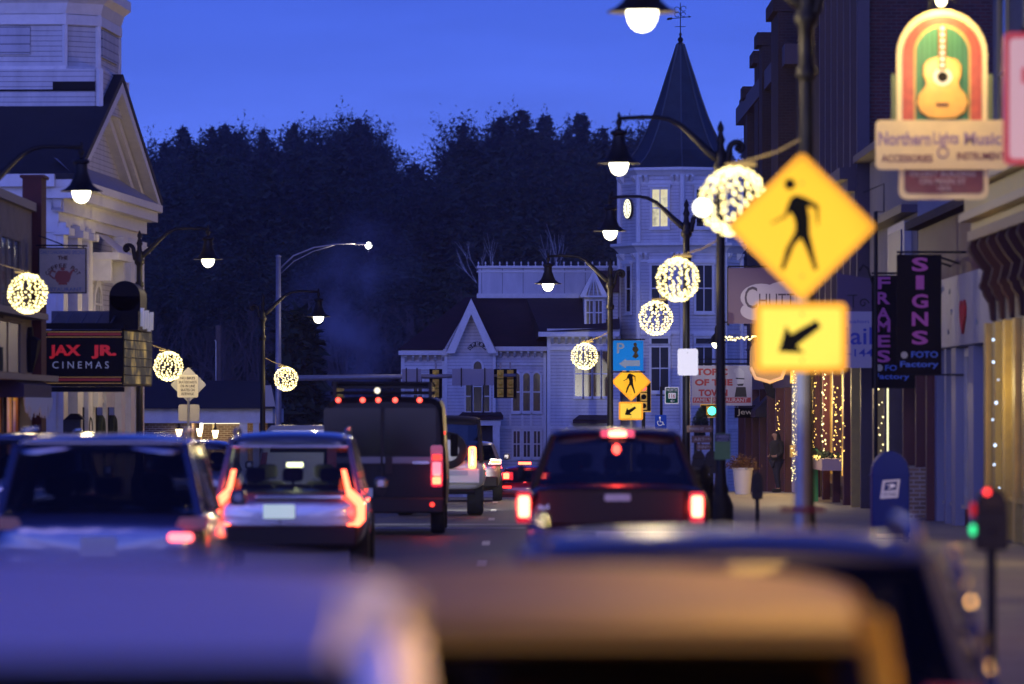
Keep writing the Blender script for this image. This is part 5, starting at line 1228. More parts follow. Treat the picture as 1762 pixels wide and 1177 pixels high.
lettering(t, TXR, [('TOPIC', f.x(1225), f.z(640), f.L(54), f.L(12)), ('OF THE', f.x(1228), f.z(658), f.L(65), f.L(11.5)), ('TOWN', f.x(1227), f.z(676), f.L(50), f.L(12))], -.006, .05)
MB().box(f.x(1192), f.x(1292), -.004, -.001, f.z(693), f.z(684)).build('red_band', TXR, t)
lettering(t, mat('letters_pink_white', (.6,.5,.5), .5), [('FAMILY RESTAURANT', f.x(1240), f.z(688.5), f.L(92), f.L(6.5))], -.008, .02, 'small_lettering')
m = MB()
m.prism(ellipse(f.x(1270), f.z(638), f.L(8), f.L(5), 12), -.006, -.002, 1); m.prism(ellipse(f.x(1275), f.z(641), f.L(6), f.L(4), 12), -.007, -.002, 1)
m.prism([(f.x(a), f.z(b)) for a, b in [(1265,641),(1281,643),(1280,650),(1267,649)]], -.0075, -.002, 1)
m.prism(ellipse(f.x(1274), f.z(656), f.L(6), f.L(8), 14), -.0055, -.002, 1)
m.prism([(f.x(a), f.z(b)) for a, b in [(1266,650),(1281,651),(1281,653),(1266,652)]], -.009, -.0078, 0); m.prism([(f.x(a), f.z(b)) for a, b in [(1268,661),(1280,660),(1278,664),(1270,664)]], -.009, -.0078, 0)
m.prism([(f.x(a), f.z(b)) for a, b in [(1267,666),(1283,666),(1285,683),(1264,683)]], -.006, -.002, 0)
m.build('chef_figure', [TX, mat('chef_white', (.6,.58,.6), .5)], t)
MB().tube([(f.x(1188),.03,f.z(626)),(f.x(1296),.03,f.z(626))], .025, 6).tube([(f.x(1190),.03,f.z(618)),(f.x(1300),.03,f.z(618))], .015, 5).build('top_rail', BLK, t)
t, f = hang('jeweller_sign', 'small black jeweller sign with cream letters under the restaurant sign', 1264, 1318, 701, 719, 163., 7.35, mat('sign_black_matt', (.006,.005,.006), .9, spec=.1))
lettering(t, mat('letters_cream', (.80,.72,.52), .5), [('Jewelry', f.x(1295), f.z(710), f.L(53), f.L(12))], -.006, .01)
# lean awning panel & round wooden sign peeking below the plaque
t, f = hang('round_wood_sign', 'cream-edged wooden sign peeking out below the yellow arrow plaque', 1290, 1352, 585, 655, 138., 7.5, mat('sign_wood', (.22,.14,.07), .6), r=.3)
m = MB(); m.tube([(f.x(1290)+.02, .03, f.z(632)), (f.x(1300), .03, f.z(650)), (f.x(1325), .03, f.z(657)), (f.x(1345), .03, f.z(650)), (f.x(1352), .03, f.z(630))], .05, 8); m.build('cream_edge', mat('cream_edge', (.55,.40,.30), .5), t)
t, f = hang('nail_salon_sign', 'white sign with blue letters and a phone number, behind the frames banner', 1418, 1502, 536, 633, 113., 7.5, mat('sign_lilac_white', (.42,.38,.42), .5))
lettering(t, TXB, [('Nail', f.x(1465), f.z(578), f.L(72), f.L(30)), ('444-144', f.x(1461), f.z(607), f.L(82), f.L(13))], -.006, .01)
lettering(t, TXB, [('salon', f.x(1478), f.z(553), f.L(34), f.L(6))], -.006, 0, 'small_lettering')
MB().prism([(f.x(1440), f.z(536)), (f.x(1502), f.z(536)), (f.x(1502), f.z(480)), (f.x(1440), f.z(470))], .0, .05).build('upper_panel', mat('sign_plum', (.07,.035,.08), .5), t)
m = MB(); m.tube([(f.x(1468), -.01, f.z(508)), (f.x(1468), -.01, f.z(530))], .01, 4); m.tube([(f.x(1458), -.01, f.z(508)), (f.x(1475), -.01, f.z(508))], .01, 4)
c = [(f.x(1486)+f.L(9-k*.6)*math.cos(k*.6), -.01, f.z(522)+f.L(9-k*.6)*math.sin(k*.6)) for k in range(14)]; m.tube(c, .01, 4); m.build('swirl', TX, t)
PINK = mat('letters_magenta', (.42,.07,.28), .5); BNR = mat('banner_black', (.006,.005,.007), .8, spec=.15)
def banner(word, label, x0, x1, y0, y1, d, lx0, ys_, cw, chh, foto, n2):
    t, f = hang('shop_banner', label, x0, x1, y0, y1, d, 7.5, BNR, .02)
    lettering(t, PINK, [(c, f.x(lx0), f.z(y), f.L(cw if c != 'I' else cw*.5), f.L(chh)) for c, y in zip(word, ys_)], -.006, .03)
    lettering(t, mat('letters_bright_blue', (.05,.14,.50), .5), foto(f), -.006, .02, 'blue_lettering')
    MB().prism(ellipse(f.x(n2[0]), f.z(n2[1]), f.L(6), f.L(6), 14), -.006, -.002).build('disc_symbol', mat('disc_cream', (.4,.38,.28), .5), t)
    MB().tube([(f.x(x0)-.01, .01, f.z(y1)), (7.5-f.x0, .01, f.z(y1))], .016, 6).build('lower_bracket', BLK, t)
banner('FRAMES', 'black banner spelling FRAMES downward in pink', 1500, 1576, 474, 667, 103., 1520, (487,513,540,561,587,613), 24, 21, lambda f: [('FOTO', f.x(1545), f.z(633), f.L(44), f.L(10)), ('Factory', f.x(1535), f.z(649), f.L(60), f.L(12))], (1513, 633))
banner('SIGNS', 'black banner spelling SIGNS downward in pink', 1543, 1620, 438, 645, 94., 1583, (455,486,518,549,581), 28, 24, lambda f: [('FOTO', f.x(1591), f.z(610), f.L(46), f.L(11)), ('Factory', f.x(1582), f.z(628), f.L(66), f.L(13))], (1556, 611))
# slender black pole and wrought bracket by the frames banner
f = Fr(1507, 100.5); t = thing('banner_pole', 'slim black pole with a wrought frame rising beside the frames banner', 'pole', (f.x0, 100.5, f.z0+.14))
m = MB(); m.tube([(0,0,0),(0,0,f.z(378))], .035, 8); m.tube([(0,0,f.z(378)),(f.x(1521),0,f.z(378)),(f.x(1521),0,f.z(330)),(f.x(1485),0,f.z(345))], .012, 5); m.tube([(0,0,f.z(520)),(f.x(1497),0,f.z(488)),(f.x(1493),0,f.z(475)),(f.x(1485),0,f.z(470)),(f.x(1478),0,f.z(480))], .02, 6); m.build('frame', BLK, t)
# music shop sign
d = 62.; f = Fr(1620, d); t = thing('music_shop_sign', 'arched sign with a guitar above a cream board, lit from above', 'shop sign', (f.x0, d, f.z0))
def arch(x0, x1, z0, z1, n=16):
    r = (x1-x0)/2; c = (x0+x1)/2; q = r*1.0
    return [(x0, z0), (x1, z0)] + [(c+r*math.cos(PI*i/n), z1-q+q*math.sin(PI*i/n)) for i in range(n+1)]
X, Z, L = f.x, f.z, f.L
MB().prism(arch(X(1543), X(1699), Z(228), Z(16)), 0, .06).build('arch_border', mat('sign_cream_lit', (.90,.72,.30), .5), t)
MB().prism(arch(X(1553), X(1689), Z(226), Z(27)), -.012, -.001).build('arch_red_band', mat('sign_brick_red', (.50,.09,.04), .5, var=.25, vscale=9), t)
MB().prism(arch(X(1572), X(1670), Z(224), Z(42)), -.022, -.013).build('arch_inner_edge', mat('sign_gold_edge', (.65,.42,.10), .5), t)
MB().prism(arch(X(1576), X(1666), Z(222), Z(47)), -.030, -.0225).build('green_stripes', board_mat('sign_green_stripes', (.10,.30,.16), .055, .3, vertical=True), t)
m = MB()
for a, b in ((1534,1543),(1700,1708)): m.box(X(a), X(b), .0, .05, Z(218), Z(128))
m.build('side_strip', mat('sign_olive', (.14,.17,.05), .5), t)
GB = [(1621,205),(1598,203),(1583,193),(1577,178),(1580,164),(1590,152),(1593,143),(1588,130),(1588,113),(1597,103),(1612,99),(1629,99),(1645,103),(1653,113),(1653,130),(1648,143),(1651,152),(1661,164),(1665,178),(1659,193),(1645,203)]
gu = MB().prism([(X(a), Z(b)) for a, b in GB], -.085, -.031).build('guitar', mat('guitar_wood', (.85,.45,.06), .35, var=.15, vscale=5), t, bevel=.008)
MB().box(X(1614), X(1627), -.095, -.0305, Z(122), Z(46)).build('guitar_neck', mat('guitar_neck_wood', (.35,.16,.04), .5), gu)
m = MB(); 
for k in range(7): m.prism(ellipse(X(1620.5), Z(50+k*10.5), L(3.2), L(3), 8), -.099, -.0955)
m.build('fret_dots', SWHT, gu)
MB().prism(ellipse(X(1621), Z(133), L(16), L(15)), -.09, -.0855).build('rosette', mat('rosette', (.85,.8,.6), .5), gu)
MB().prism(ellipse(X(1621), Z(133), L(9.5), L(9)), -.094, -.0905).build('sound_hole', mat('hole', (.01,.005,.0), .9), gu)
MB().prism([(X(a), Z(b)) for a, b in [(1609,178),(1632,178),(1630,184),(1611,184)]], -.095, -.086).build('bridge', mat('bridge_dark', (.10,.03,.01), .5), gu)
MB().prism(rrect(X(1506), X(1735), Z(292), Z(207), L(9)), -.06, -.031).build('name_board', mat('board_cream', (.80,.62,.26), .5, var=.08, vscale=4), t)
lettering(t, mat('letters_mauve', (.33,.22,.26), .5), [('Northern', X(1556), Z(239), L(90), L(24), .03), ('Lights', X(1627), Z(241), L(44), L(28), .03), ('Music', X(1690), Z(239), L(64), L(22), .03)], -.066, .03, 'name_lettering')
MB().tube([(X(1622)+L(9)*math.cos(a), -.066, Z(262)+L(9)*math.sin(a)) for a in [i*PI/8 for i in range(17)]], L(1.6), 5).build('ring_symbol', mat('letters_mauve', (.33,.22,.26)), t)
lettering(t, mat('letters_maroon', (.16,.03,.04), .5), [('ACCESSORIES', X(1560), Z(273), L(88), L(13), .025), ('INSTRUMENTS', X(1690), Z(269), L(88), L(13), .025)], -.066)
MB().prism(rrect(X(1547), X(1701), Z(343), Z(280), L(14)), 0, .05).build('lower_board_border', mat('board_cream', (.7,.52,.32)), t)
MB().prism(rrect(X(1556), X(1692), Z(333), Z(280), L(9)), -.012, -.001).build('lower_board', mat('board_mahogany', (.16,.035,.02), .4, var=.3, vscale=8), t)
lettering(t, mat('letters_tan', (.50,.38,.30), .5), [('OLDEST BUILDING', X(1622), Z(299), L(112), L(9)), ('ON MAIN ST', X(1622), Z(312), L(80), L(10)), ('1833', X(1624), Z(324), L(22), L(8))], -.018, .01, 'small_lettering')
MB().tube([(X(1600), .02, Z(14)), (X(1600), .02, Z(-22)), (7.15-f.x0, .02, Z(-22))], .025, 8).build('bracket', BLK, t)
fx = MB().lathe([(.03,.10),(.06,.06),(.10,-.03)], (X(1617), -.22, Z(-4)), 12, cap=False).tube([(X(1617), -.22, Z(-12)), (X(1617), 0, Z(-22))], .012, 5).build('flood_lamp', BLK, t)
MB().ball((X(1617), -.22, Z(4)), .055, 12, 8).build('flood_bulb', emis('flood_glow', (1,.86,.45), 14), fx, smooth=True)
lamp(t, (X(1617), -.42, Z(12)), 34, (1,.74,.30), .05); lamp(t, (X(1617), -.9, Z(110)), 45, (1,.72,.3), .1)
MB().tube([(X(1595), -.2, Z(3)), (X(1617), -.26, Z(-8)), (X(1640), -.2, Z(3))], .012, 5).build('lamp_hood', BLK, t)
# pink edged near sign
f = Fr(1790, 47.); t = thing('pink_sign', 'cropped pale pink sign with a red edge beside the guitar sign', 'shop sign', (f.x0, 47., f.z0))
MB().prism(rrect(f.x(1727), f.x(1860), f.z(283), f.z(55), .05), 0, .08).build('border', mat('edge_red', (.55,.06,.06), .4, emit=(1,.1,.08), estr=.25), t)
MB().prism(rrect(f.x(1737), f.x(1850), f.z(273), f.z(66), .04), -.012, -.001).build('face', mat('face_pink', (.6,.4,.36), .5, emit=(1,.60,.50), estr=.42), t)
MB().prism(rrect(f.x(1757), f.x(1840), f.z(145), f.z(115), .03), -.02, -.013).build('print_band', mat('face_red_print', (.6,.1,.1), .5, emit=(1,.2,.15), estr=.3), t)
MB().tube([(f.x(1760), .04, f.z(50)), (7.15-f.x0, .04, f.z(50))], .025, 6).tube([(f.x(1760), .04, f.z(50)), (f.x(1760), .04, f.z(62))], .015, 6).build('bracket', BLK, t)
# gooseneck sign light left of the jeweller + string of lights between
f = Fr(1240, 136.); t = thing('string_light_garland', 'short garland of warm bulbs strung level behind the arrow plaque', 'string lights', (f.x0, 136., f.z0+f.z(582)))
m = MB(); q = random.Random(4)
for k in range(30): x = f.L(5+k*2.0); m.ico((x, q.uniform(-.04,.04), q.uniform(-.05,.05)), q.uniform(.014,.03))
m.build('bulbs', BEAD, t); MB().tube([(0,0,.0),(f.L(62),0,0)], .008, 4).build('wire', BLK, t); MB().tube([(f.L(62),0,0),(7.5-f.x0,0,.05)], .02, 5).build('bracket', BLK, t)
f = Fr(1232, 158.); t = thing('small_wall_lamp', 'small shaded lamp glowing white between a lamp post and the bulb garland', 'lamp', (f.x0, 157.5, f.z0+f.z(592)))
MB().lathe([(.03,.5),(.06,.42),(.05,.3),(.14,.2),(.18,.08),(.30,.02)], (0,0,0), 14, cap=False).tube([(0,0,.48),(.1,0,.6),(1.9,0,.6)], .02, 5).build('shade', BLK, t, smooth=True)
MB().ball((0,0,0), .13, 12, 8).build('glass', BULB, t, smooth=True)
MB().tube([(1.9,0,.6),(7.35-f.x0,0,.6)], .03, 6).build('arm', BLK, t)
# ------------------------------------------------------------------ vehicles
def body_loft(w, st, zb=.28, sub=2, m=None):
    """st: stations (y, ztop, width factor, zbottom or None)"""
    rs_ = []
    for s in st:
        y, zt, k = s[:3]; b = s[3] if len(s) > 3 and s[3] is not None else zb; W_ = w/2*k
        h = zt-b
        half = [(0, b), (W_*.72, b), (W_*.93, b+.08*h+.02), (W_, b+.40*h), (W_*.995, b+.70*h), (W_*.955, b+.92*h), (W_*.86, zt), (W_*.45, zt+.012), ]
        ring = half + [(0, zt+.02)] + [(-x, z) for x, z in half[::-1][:-1]]
        rs_.append([(x, y, z) for x, z in ring])
    return MB().rings(rs_)
def wheel(t, x, y, r, wd=.23):
    s = 1 if x > 0 else -1
    o = MB().lathe([(r*.62,-wd/2),(r*.93,-wd/2),(r,-wd/2+.04),(r,wd/2-.04),(r*.93,wd/2),(r*.62,wd/2)], (0,0,0), 24, 'x').build('wheel', RUB, t, smooth=True, auto=40, loc=(x, y, r))
    m = MB(); m.lathe([(r*.64,-wd/2+.02),(r*.64,wd/2-.02),(r*.55,wd/2-.03),(r*.15,wd/2-.05),(.01,wd/2-.05)] if s > 0 else [(.01,-wd/2+.05),(r*.15,-wd/2+.05),(r*.55,-wd/2+.03),(r*.64,-wd/2+.02),(r*.64,wd/2-.02)], (0,0,0), 20, 'x')
    m.build('rim', CHROME, o, smooth=True)
def lampmesh(pts, y0, y1, name, m, t, bevel=.0):
    return MB().prism(pts, y0, y1).build(name, m, t, bevel=bevel)
def cabin(t, paint, w, zb, zt, r0, r1, f1, f0, wb=.90, wr=.74, glass=GLASSC, rails=False, cp=.13, side_split=None, inset=0, rear_glass=None, droop=1., dlen=.15):
    """greenhouse: painted roof and pillars with see-through panes; r0,r1 rear base/top, f0,f1 front base/top"""
    WB, WR = w/2*wb, w/2*wr
    def P(s, y, z): # point on cabin side at height z
        k = (z-zb)/(zt-zb); return s*(WB+(WR-WB)*k)
    def yr(z): k = (z-zb)/(zt-zb); return r0+(r1-r0)*k
    def yf(z): k = (z-zb)/(zt-zb); return f0+(f1-f0)*k
    m = MB(); rs_ = []
    for y, dz, k in ((r1-.07,-.09*droop,.90),(r1-.03,-.045*droop,.96),(r1+dlen,0,1.0),((r1+f1)/2,.03,1.01),(f1-.15,.005,.99),(f1+.05,-.055,.95)):
        z = zt+dz; q = WR*k
        rs_.append([(-q-.02,y,z-.10),(-q,y,z-.035),(-q*.8,y,z),(0,y,z+.025),(q*.8,y,z),(q,y,z-.035),(q+.02,y,z-.10),(q*.8,y,z-.075),(0,y,z-.05),(-q*.8,y,z-.075)])
    m.rings(rs_); m.build('roof', paint, t, smooth=True, sub=2)
    m = MB(); 
    z0, z1 = zb-.06, zt-.05
    for s in (-1, 1):
        # C pillar quad box, B pillar, A pillar
        for ya, yb, wd in ((yr(z0), yr(z1), cp), (yf(z0)-.07, yf(z1)-.07, .07)):
            x0_, x1_ = P(s, 0, z0), P(s, 0, z1); th = .07*s
            a = [(x0_, ya, z0), (x0_, ya+wd, z0), (x0_-th*1.2, ya+wd, z0), (x0_-th*1.2, ya, z0)]; b = [(x1_, yb, z1), (x1_, yb+wd, z1), (x1_-th, yb+wd, z1), (x1_-th, yb, z1)]
            m.rings([a, b])
        for q in (side_split or [(r0+f0)/2]):
            x0_, x1_ = P(s, 0, z0), P(s, 0, z1); th = .05*s
            m.rings([[(x0_, q, z0), (x0_, q+.09, z0), (x0_-th, q+.09, z0), (x0_-th, q, z0)], [(x1_, q, z1), (x1_, q+.09, z1), (x1_-th, q+.09, z1), (x1_-th, q, z1)]])
    m.build('pillars', paint, t, bevel=.015)
    zg0, zg1 = zb-.01, zt-.10
    for s in (-1, 1):
        x0_, x1_ = P(s, 0, zg0)+.006*s*0-.012*s, P(s, 0, zg1)-.012*s
        MB().quad((x0_, yr(zg0)+cp, zg0), (x0_, yf(zg0)-.07, zg0), (x1_, yf(zg1)-.07, zg1), (x1_, yr(zg1)+cp, zg1)).build('side_window', glass, t)
    a, b = P(1, 0, zg0)-.05, P(1, 0, zg1)-.05
    rg = MB(); n = 6; rows = []
    for i in range(5):
        k = i/4.; zz = zg0+(zg1+.02-zg0)*k; q = a+(b-a)*k
        rows.append([(-q+2*q*j/n, yr(zz)+.012 - .05*(1-((j/n)*2-1)**2), zz) for j in range(n+1)])
    for i in range(4):
        for j in range(n): rg.quad(rows[i][j], rows[i][j+1], rows[i+1][j+1], rows[i+1][j])
    rg.build('rear_window', rear_glass or glass, t, smooth=True)
    MB().quad((-a, yf(zg0)-.01, zg0), (a, yf(zg0)-.01, zg0), (b, yf(zg1)-.01, zg1), (-b, yf(zg1)-.01, zg1)).build('windshield', GLASSL, t)
    if rails:
        for s in (-1, 1): MB().tube([(s*WR*.93, r1+.1, zt+.0), (s*WR*.93, r1+.25, zt+.06), (s*WR*.93, f1-.3, zt+.07), (s*WR*.93, f1-.1, zt+.0)], .02, 6).build('roof_rail', rails, t)
    return P, yr, yf
SEAT = mat('seat_fabric', (.02,.02,.022), .8)
def seats(t, y, z, w, n=2, b=.42):
    for k in range(n):
        x = (k-(n-1)/2.)*w; m = MB(); m.prism(rrect(x-.24, x+.24, z-.5, z+.12, .08), y, y+.14); m.prism(rrect(x-.13, x+.13, z+.15, z+.33, .06), y+.01, y+.10); m.box(x-.02, x+.02, y+.04, y+.07, z+.1, z+.2)
        m.build('seat', SEAT, t, bevel=.02)
def plate(t, x, y, z, lit=False, w=.32, h=.16):
    o = MB().prism(rrect(x-w/2, x+w/2, z-h/2, z+h/2, .015), y-.012, y).build('licence_plate', mat('plate_lit', (.6,.7,.62), .5, emit=(.75,1,.85), estr=.42) if lit else mat('plate', (.45,.5,.5), .5), t)
    return o
def paint(name, col, rough=.25, metal=.3, coat=1., cr=.06, spec=.5): return mat(name, col, rough, metal, spec, coat=coat, coatr=cr)

# ---- black cargo van
f = Fr(662, 94.); X, Z = f.x, f.z
van = thing('cargo_van', 'tall black cargo van with five red roof marker lights', 'van', f.loc)
VB = paint('van_black', (.006,.006,.007), .4, .0, .08, .15, .12)
Wv = f.L(213)
zt = Z(684)
m = MB(); rs_ = []
for y, k, zz in ((-.02,.94,-.10), (.06,1,-.02), (.5,1,0), (4.2,1,0), (4.7,.97,-.10), (5.3,.94,-.75), (5.75,.90,-1.15), (5.9,.85,-1.4)):
    q = Wv/2*k; T = zt+zz; b = .38
    rs_.append([(-q*.8,y,b),(-q*.98,y,b+.1),(-q,y,b+.5),(-q*.985,y,min(1.3,T-.3)),(-q*.93,y,T-.16),(-q*.89,y,T-.05),(-q*.8,y,T),(0,y,T+.03),(q*.8,y,T),(q*.89,y,T-.05),(q*.93,y,T-.16),(q*.985,y,min(1.3,T-.3)),(q,y,b+.5),(q*.98,y,b+.1),(q*.8,y,b)])
m.rings(rs_); m.build('body', VB, van, smooth=True, auto=35)
for a, b in ((557, 656), (662, 750)):
    MB().prism(rrect(X(a), X(b), Z(783), Z(702), .05), -.035, -.022).build('rear_window', mat('van_glass', (.006,.005,.007), .10, 0, .15), van)
m = MB(); m.box(X(655), X(659), -.05, -.015, Z(880), Z(700)); m.box(X(559), X(750), -.05, -.02, Z(800), Z(797)); m.build('door_seam', PLASTIC, van)
MB().box(X(565), X(748), -.045, -.022, Z(797), Z(786)).build('trim_panel', mat('grey_trim', (.09,.09,.10), .35, .4), van)
MB().prism(rrect(X(663), X(675), Z(815), Z(785), .03), -.07, -.03).build('door_handle', PLASTIC, van)
lettering(van, CHROME, [('CARGO', X(724), Z(796), f.L(28), f.L(4.5))], -.055, .02, 'badge')
for px in (582, 624, 651, 680, 722):
    MB().lathe([(.001,-.05),(.03,-.045),(.042,-.02),(.042,.05)], (X(px), -.0, Z(688.5)), 12, 'y').build('marker_light', MRED, van)
m = MB(); m.tube([(X(568), .3, Z(676)), (X(748), .3, Z(676))], .035, 6)
for px in (575, 740): m.box(X(px)-.03, X(px)+.03, .2, 4.2, Z(684), Z(657)); 
m.tube([(X(568), .9, Z(660)), (X(746), .9, Z(661))], .05, 6); m.tube([(X(568), 2.6, Z(662)), (X(746), 2.6, Z(663))], .04, 6); m.box(X(572), X(744), .6, 3.8, Z(668), Z(664)); m.build('roof_rack', BLK, van)
MB().ball((X(649), .1, Z(672)), .05, 10, 6).build('work_lamp', emis('work_glow', (1,.9,.7), 1.6), van)
for s, (a, b) in ((1, (741, 762)), (-1, (563, 579))):
    o = MB().prism(rrect(X(a), X(b), Z(838), Z(766), .04), -.06, .12).build('tail_light', mat('lens_red_dark', (.35,.01,.01), .2, coat=1), van)
    if s > 0:
        MB().prism(rrect(X(a)+.03, X(b)-.03, Z(833), Z(821), .02), -.075, -.061).build('lit_lamp', REDHOT, o)
        MB().prism(rrect(X(a)+.03, X(b)-.02, Z(792), Z(782), .02), -.075, -.061).build('lit_lamp', REDDIM, o)
        MB().prism(rrect(X(a)+.03, X(b)-.03, Z(818), Z(795), .02), -.075, -.061).build('clear_lamp', mat('clear_lens', (.6,.5,.5), .1, emit=(1,.5,.5), estr=.4), o)
        lamp(o, (X(752), -.35, Z(820)), 12, (1,.06,.03), .06)
m = MB(); m.box(X(558), X(764), -.14, .1, .36, .62); m.build('bumper', PLASTIC, van, bevel=.03)
MB().lathe([(.001,-.05),(.04,-.04),(.04,0)], (X(744), -.13, Z(868)), 10, 'y').build('reflector', REDDIM, van)  # reflector glows by itself, light put into its material
MB().lathe([(.10,-.03),(.10,.02)], (X(655), -.04, Z(842)), 16, 'y').build('spare_cap', PLASTIC, van)
plate(van, X(625), -.03, Z(848))
for x in (-.86, .86):
    for y in (1.2, 4.9): wheel(van, x, y, .35)
for s in (-1, 1): MB().box(s*1.10-.07, s*1.10+.07, 4.85, 5.0, 1.25, 1.65).build('wing_mirror', PLASTIC, van, bevel=.03)
MB().tube([(X(762), .2, Z(745)), (X(766), .2, Z(745))], .03, 6).build('side_marker', REDDIM, van)

# ---- near silver SUV (blurred foreground)
def suv(name, label, px, d, w, H, zb, L_=4.7, col=None, roofrail=None, glass=GLASSC, rear_slant=.42, x_shift=0, wr=.76, belt_w=.93, rg=None, cat='car', z_floor=None, rakef=.85, head=None, droop=1., dlen=.15):
    f = Fr(px, d); t = thing(name, label, cat, f.loc)
    body_loft(w, [(-.06,zb-.18,.80,.45),(.0,zb-.06,.93,.36),(.12,zb,.99,.28),(.9,zb+.01,1,.22),(L_*.55,zb,1,.2),(L_*.70,zb-.03,.99,.2),(L_*.78,zb-.10,.97,.2),(L_*.94,zb-.22,.92,.25),(L_-.03,zb-.38,.84,.3),(L_+.03,zb-.5,.75,.4)]).build('body', col, t, smooth=True, sub=2)
    cabin(t, col, w, zb, H, .08, rear_slant, L_*.46, L_*.46+rakef, belt_w, wr, glass, roofrail, rear_glass=rg, side_split=[L_*.27, L_*.48], droop=droop, dlen=dlen)
    seats(t, 1.25, zb-.05, .46, 3); seats(t, 2.2, zb-.02, .72, 2)
    for x in (-w/2+.12, w/2-.12):
        for y in (.95, L_-.95): wheel(t, x, y, .36)
    for s in (-1, 1): MB().box(s*(w/2+.1)-.08, s*(w/2+.1)+.08, L_*.60, L_*.60+.12, zb-.02, zb+.14).build('wing_mirror', col, t, bevel=.04)
    MB().box(-w*.44, w*.44, -.14, .05, .34, .60).build('bumper', PLASTIC, t, bevel=.04)
    if head is not None:
        for s in (-1, 1):
            o = MB().lathe([(.001,.02),(.09,.01),(.11,-.06)], (s*w*.36, L_-.02, zb-.42), 14, 'y').build('headlight', emis('headlight_glow', (1,.96,.85), 6), t)
            spot(o, (s*w*.36, L_+.12, zb-.42), head, 6000, ang=9)  # beam added to brighten the big crossing sign it is aimed at
    return t, f
SILV = paint('silver_paint', (.74,.80,1.0), .42, .9, .1, .4)
n1, f = suv('foreground_car', 'huge out of focus pale blue-silver car beside the gold car, cut off by the frame', -330, 8.0, 1.90, 1.725, 1.02, 4.6, SILV, wr=.86, rear_slant=.32, droop=1.6, dlen=.9)
for s in (-1, 1): MB().prism([(s*.70,.85),(s*.92,.88),(s*.92,1.05),(s*.74,1.05)], -.05, .2).build('tail_light', REDLENS, n1)
plate(n1, 0, -.09, .8)
MB().prism([(.62,1.715),(.25,1.69),(.04,1.668),(-.01,1.66),(-.01,1.65),(.04,1.64),(.5,1.66)], -.74, .74, ax='x').build('rear_spoiler', SILV, n1, bevel=.025)
GDP = paint('champagne_gold_paint', (.62,.42,.045), .45, .75, .1, .4)
n3, f = suv('gold_car', 'out of focus gold car between the pale silver car and the dark blue car', 960, 13.2, 1.85, 1.565, .98, 4.5, GDP, wr=.84, rear_slant=.40, droop=1.2, dlen=.7)
for s in (-1, 1): MB().prism([(s*.66,.80),(s*.90,.84),(s*.90,.98),(s*.70,.98)], -.03, .2).build('tail_light', REDLENS, n3)
MB().prism([(.62,1.56),(.25,1.53),(.04,1.49),(-.02,1.46),(-.02,1.45),(.04,1.44),(.5,1.49)], -.70, .70, ax='x').build('rear_spoiler', GDP, n3, bevel=.02)
plate(n3, 0, -.08, .75)
DKC = paint('dark_blue_paint', (.03,.035,.07), .4, .4, .6, .22)
n2, f = suv('dark_car', 'blurred dark blue car parked between the silver car and the pickup', 1265, 21., 1.98, 1.50, .95, 4.6, DKC, wr=.78, rear_slant=.55, head=(.9, 21.3, 3.0), roofrail=CHROME)  # chrome rails added to give lamp glints on the blurred roof
for s in (-1, 1): MB().prism([(s*.66,.80),(s*.90,.84),(s*.90,.98),(s*.70,.98)], -.03, .2).build('tail_light', REDLENS, n2)
m = MB()
m.tube([(.99-.13*(k/30.)**.8 + .012*math.sin(k*1.9), .10+.7*(k/30.)**1.2, .86+.60*k/30. + .012*math.cos(k*1.3)) for k in range(31)], .022, 8); m.tube([(-.93, .22, 1.0), (-.83, .55, 1.30), (-.80, .9, 1.46)], .012, 6)
m.build('chrome_window_trim', CHROME, n2)
plate(n2, 0, -.07, .72)
# ---- left SUV
BLP = paint('blue_grey_paint', (.055,.065,.13), .22, .6)
v7, f = suv('blue_suv', 'blurred blue-grey SUV with a small pink lit lamp, wider than the grey SUV beside it', 170, 50.5, 1.98, 1.76, 1.12, 4.9, BLP, roofrail=CHROME, wr=.78, rear_slant=.30)
X, Z = f.x, f.z
for s in (-1, 1):
    MB().prism([(s*.66,.93),(s*.97,.95),(s*.97,1.06),(s*.72,1.05)], -.03, .25).build('tail_light', REDLENS, v7)
MB().prism(rrect(X(290), X(333), Z(932), Z(917), .03), -.09, -.03).build('lit_lamp', emis('pink_lamp', (1,.12,.14), 5), v7)
plate(v7, 0, -.08, .80); MB().box(-.7, .7, .20, .42, 1.70, 1.735).build('rear_spoiler', BLP, v7, bevel=.01)
MB().tube([(-.75, .27, 1.13), (-.1, .22, 1.16)], .012, 5).build('wiper', PLASTIC, v7)
# ---- silver SUV with tall lamps
GRP = paint('grey_silver_paint', (.26,.265,.30), .25, .7)
v6, f = suv('grey_suv', 'grey SUV with tall boomerang tail lamps and a lit plate', 497, 70., 1.93, 1.66-g(70), 1.02-g(70)*0, 4.7, GRP, roofrail=CHROME, wr=.77, rear_slant=.40, glass=tinted_glass('suv_glass', (.42,.43,.38), .03))
X, Z, L = f.x, f.z, f.L
PR = [(588,808),(595,808),(603,840),(621,856),(628,868),(628,895),(619,905),(599,907),(598,902),(611,898),(615,886),(614,870),(597,852)]
PL = [(2*497-a, b) for a, b in PR]
for P in (PR, PL): MB().prism([(X(a), Z(b)) for a, b in P], -.10, .06).build('tail_light', REDHOT, v6)
lamp(v6, (X(622), -.4, Z(880)), 4, (1,.07,.03), .08)
o = MB().box(-.10, .10, 1.9, 2.0, Z(806), Z(799)).build('window_glow', emis('window_glow_mat', (.95,1,.6), 9), v6); lamp(o, (0, 2.1, Z(812)), 9, (.95,1,.6), .08)  # added glow standing in for a lamp's reflection in the rear window
plate(v6, X(481), -.14, Z(880), True, L(54), L(24)); MB().box(X(440), X(590), -.12, -.06, Z(858), Z(852)).build('tailgate_trim', CHROME, v6, bevel=.01)
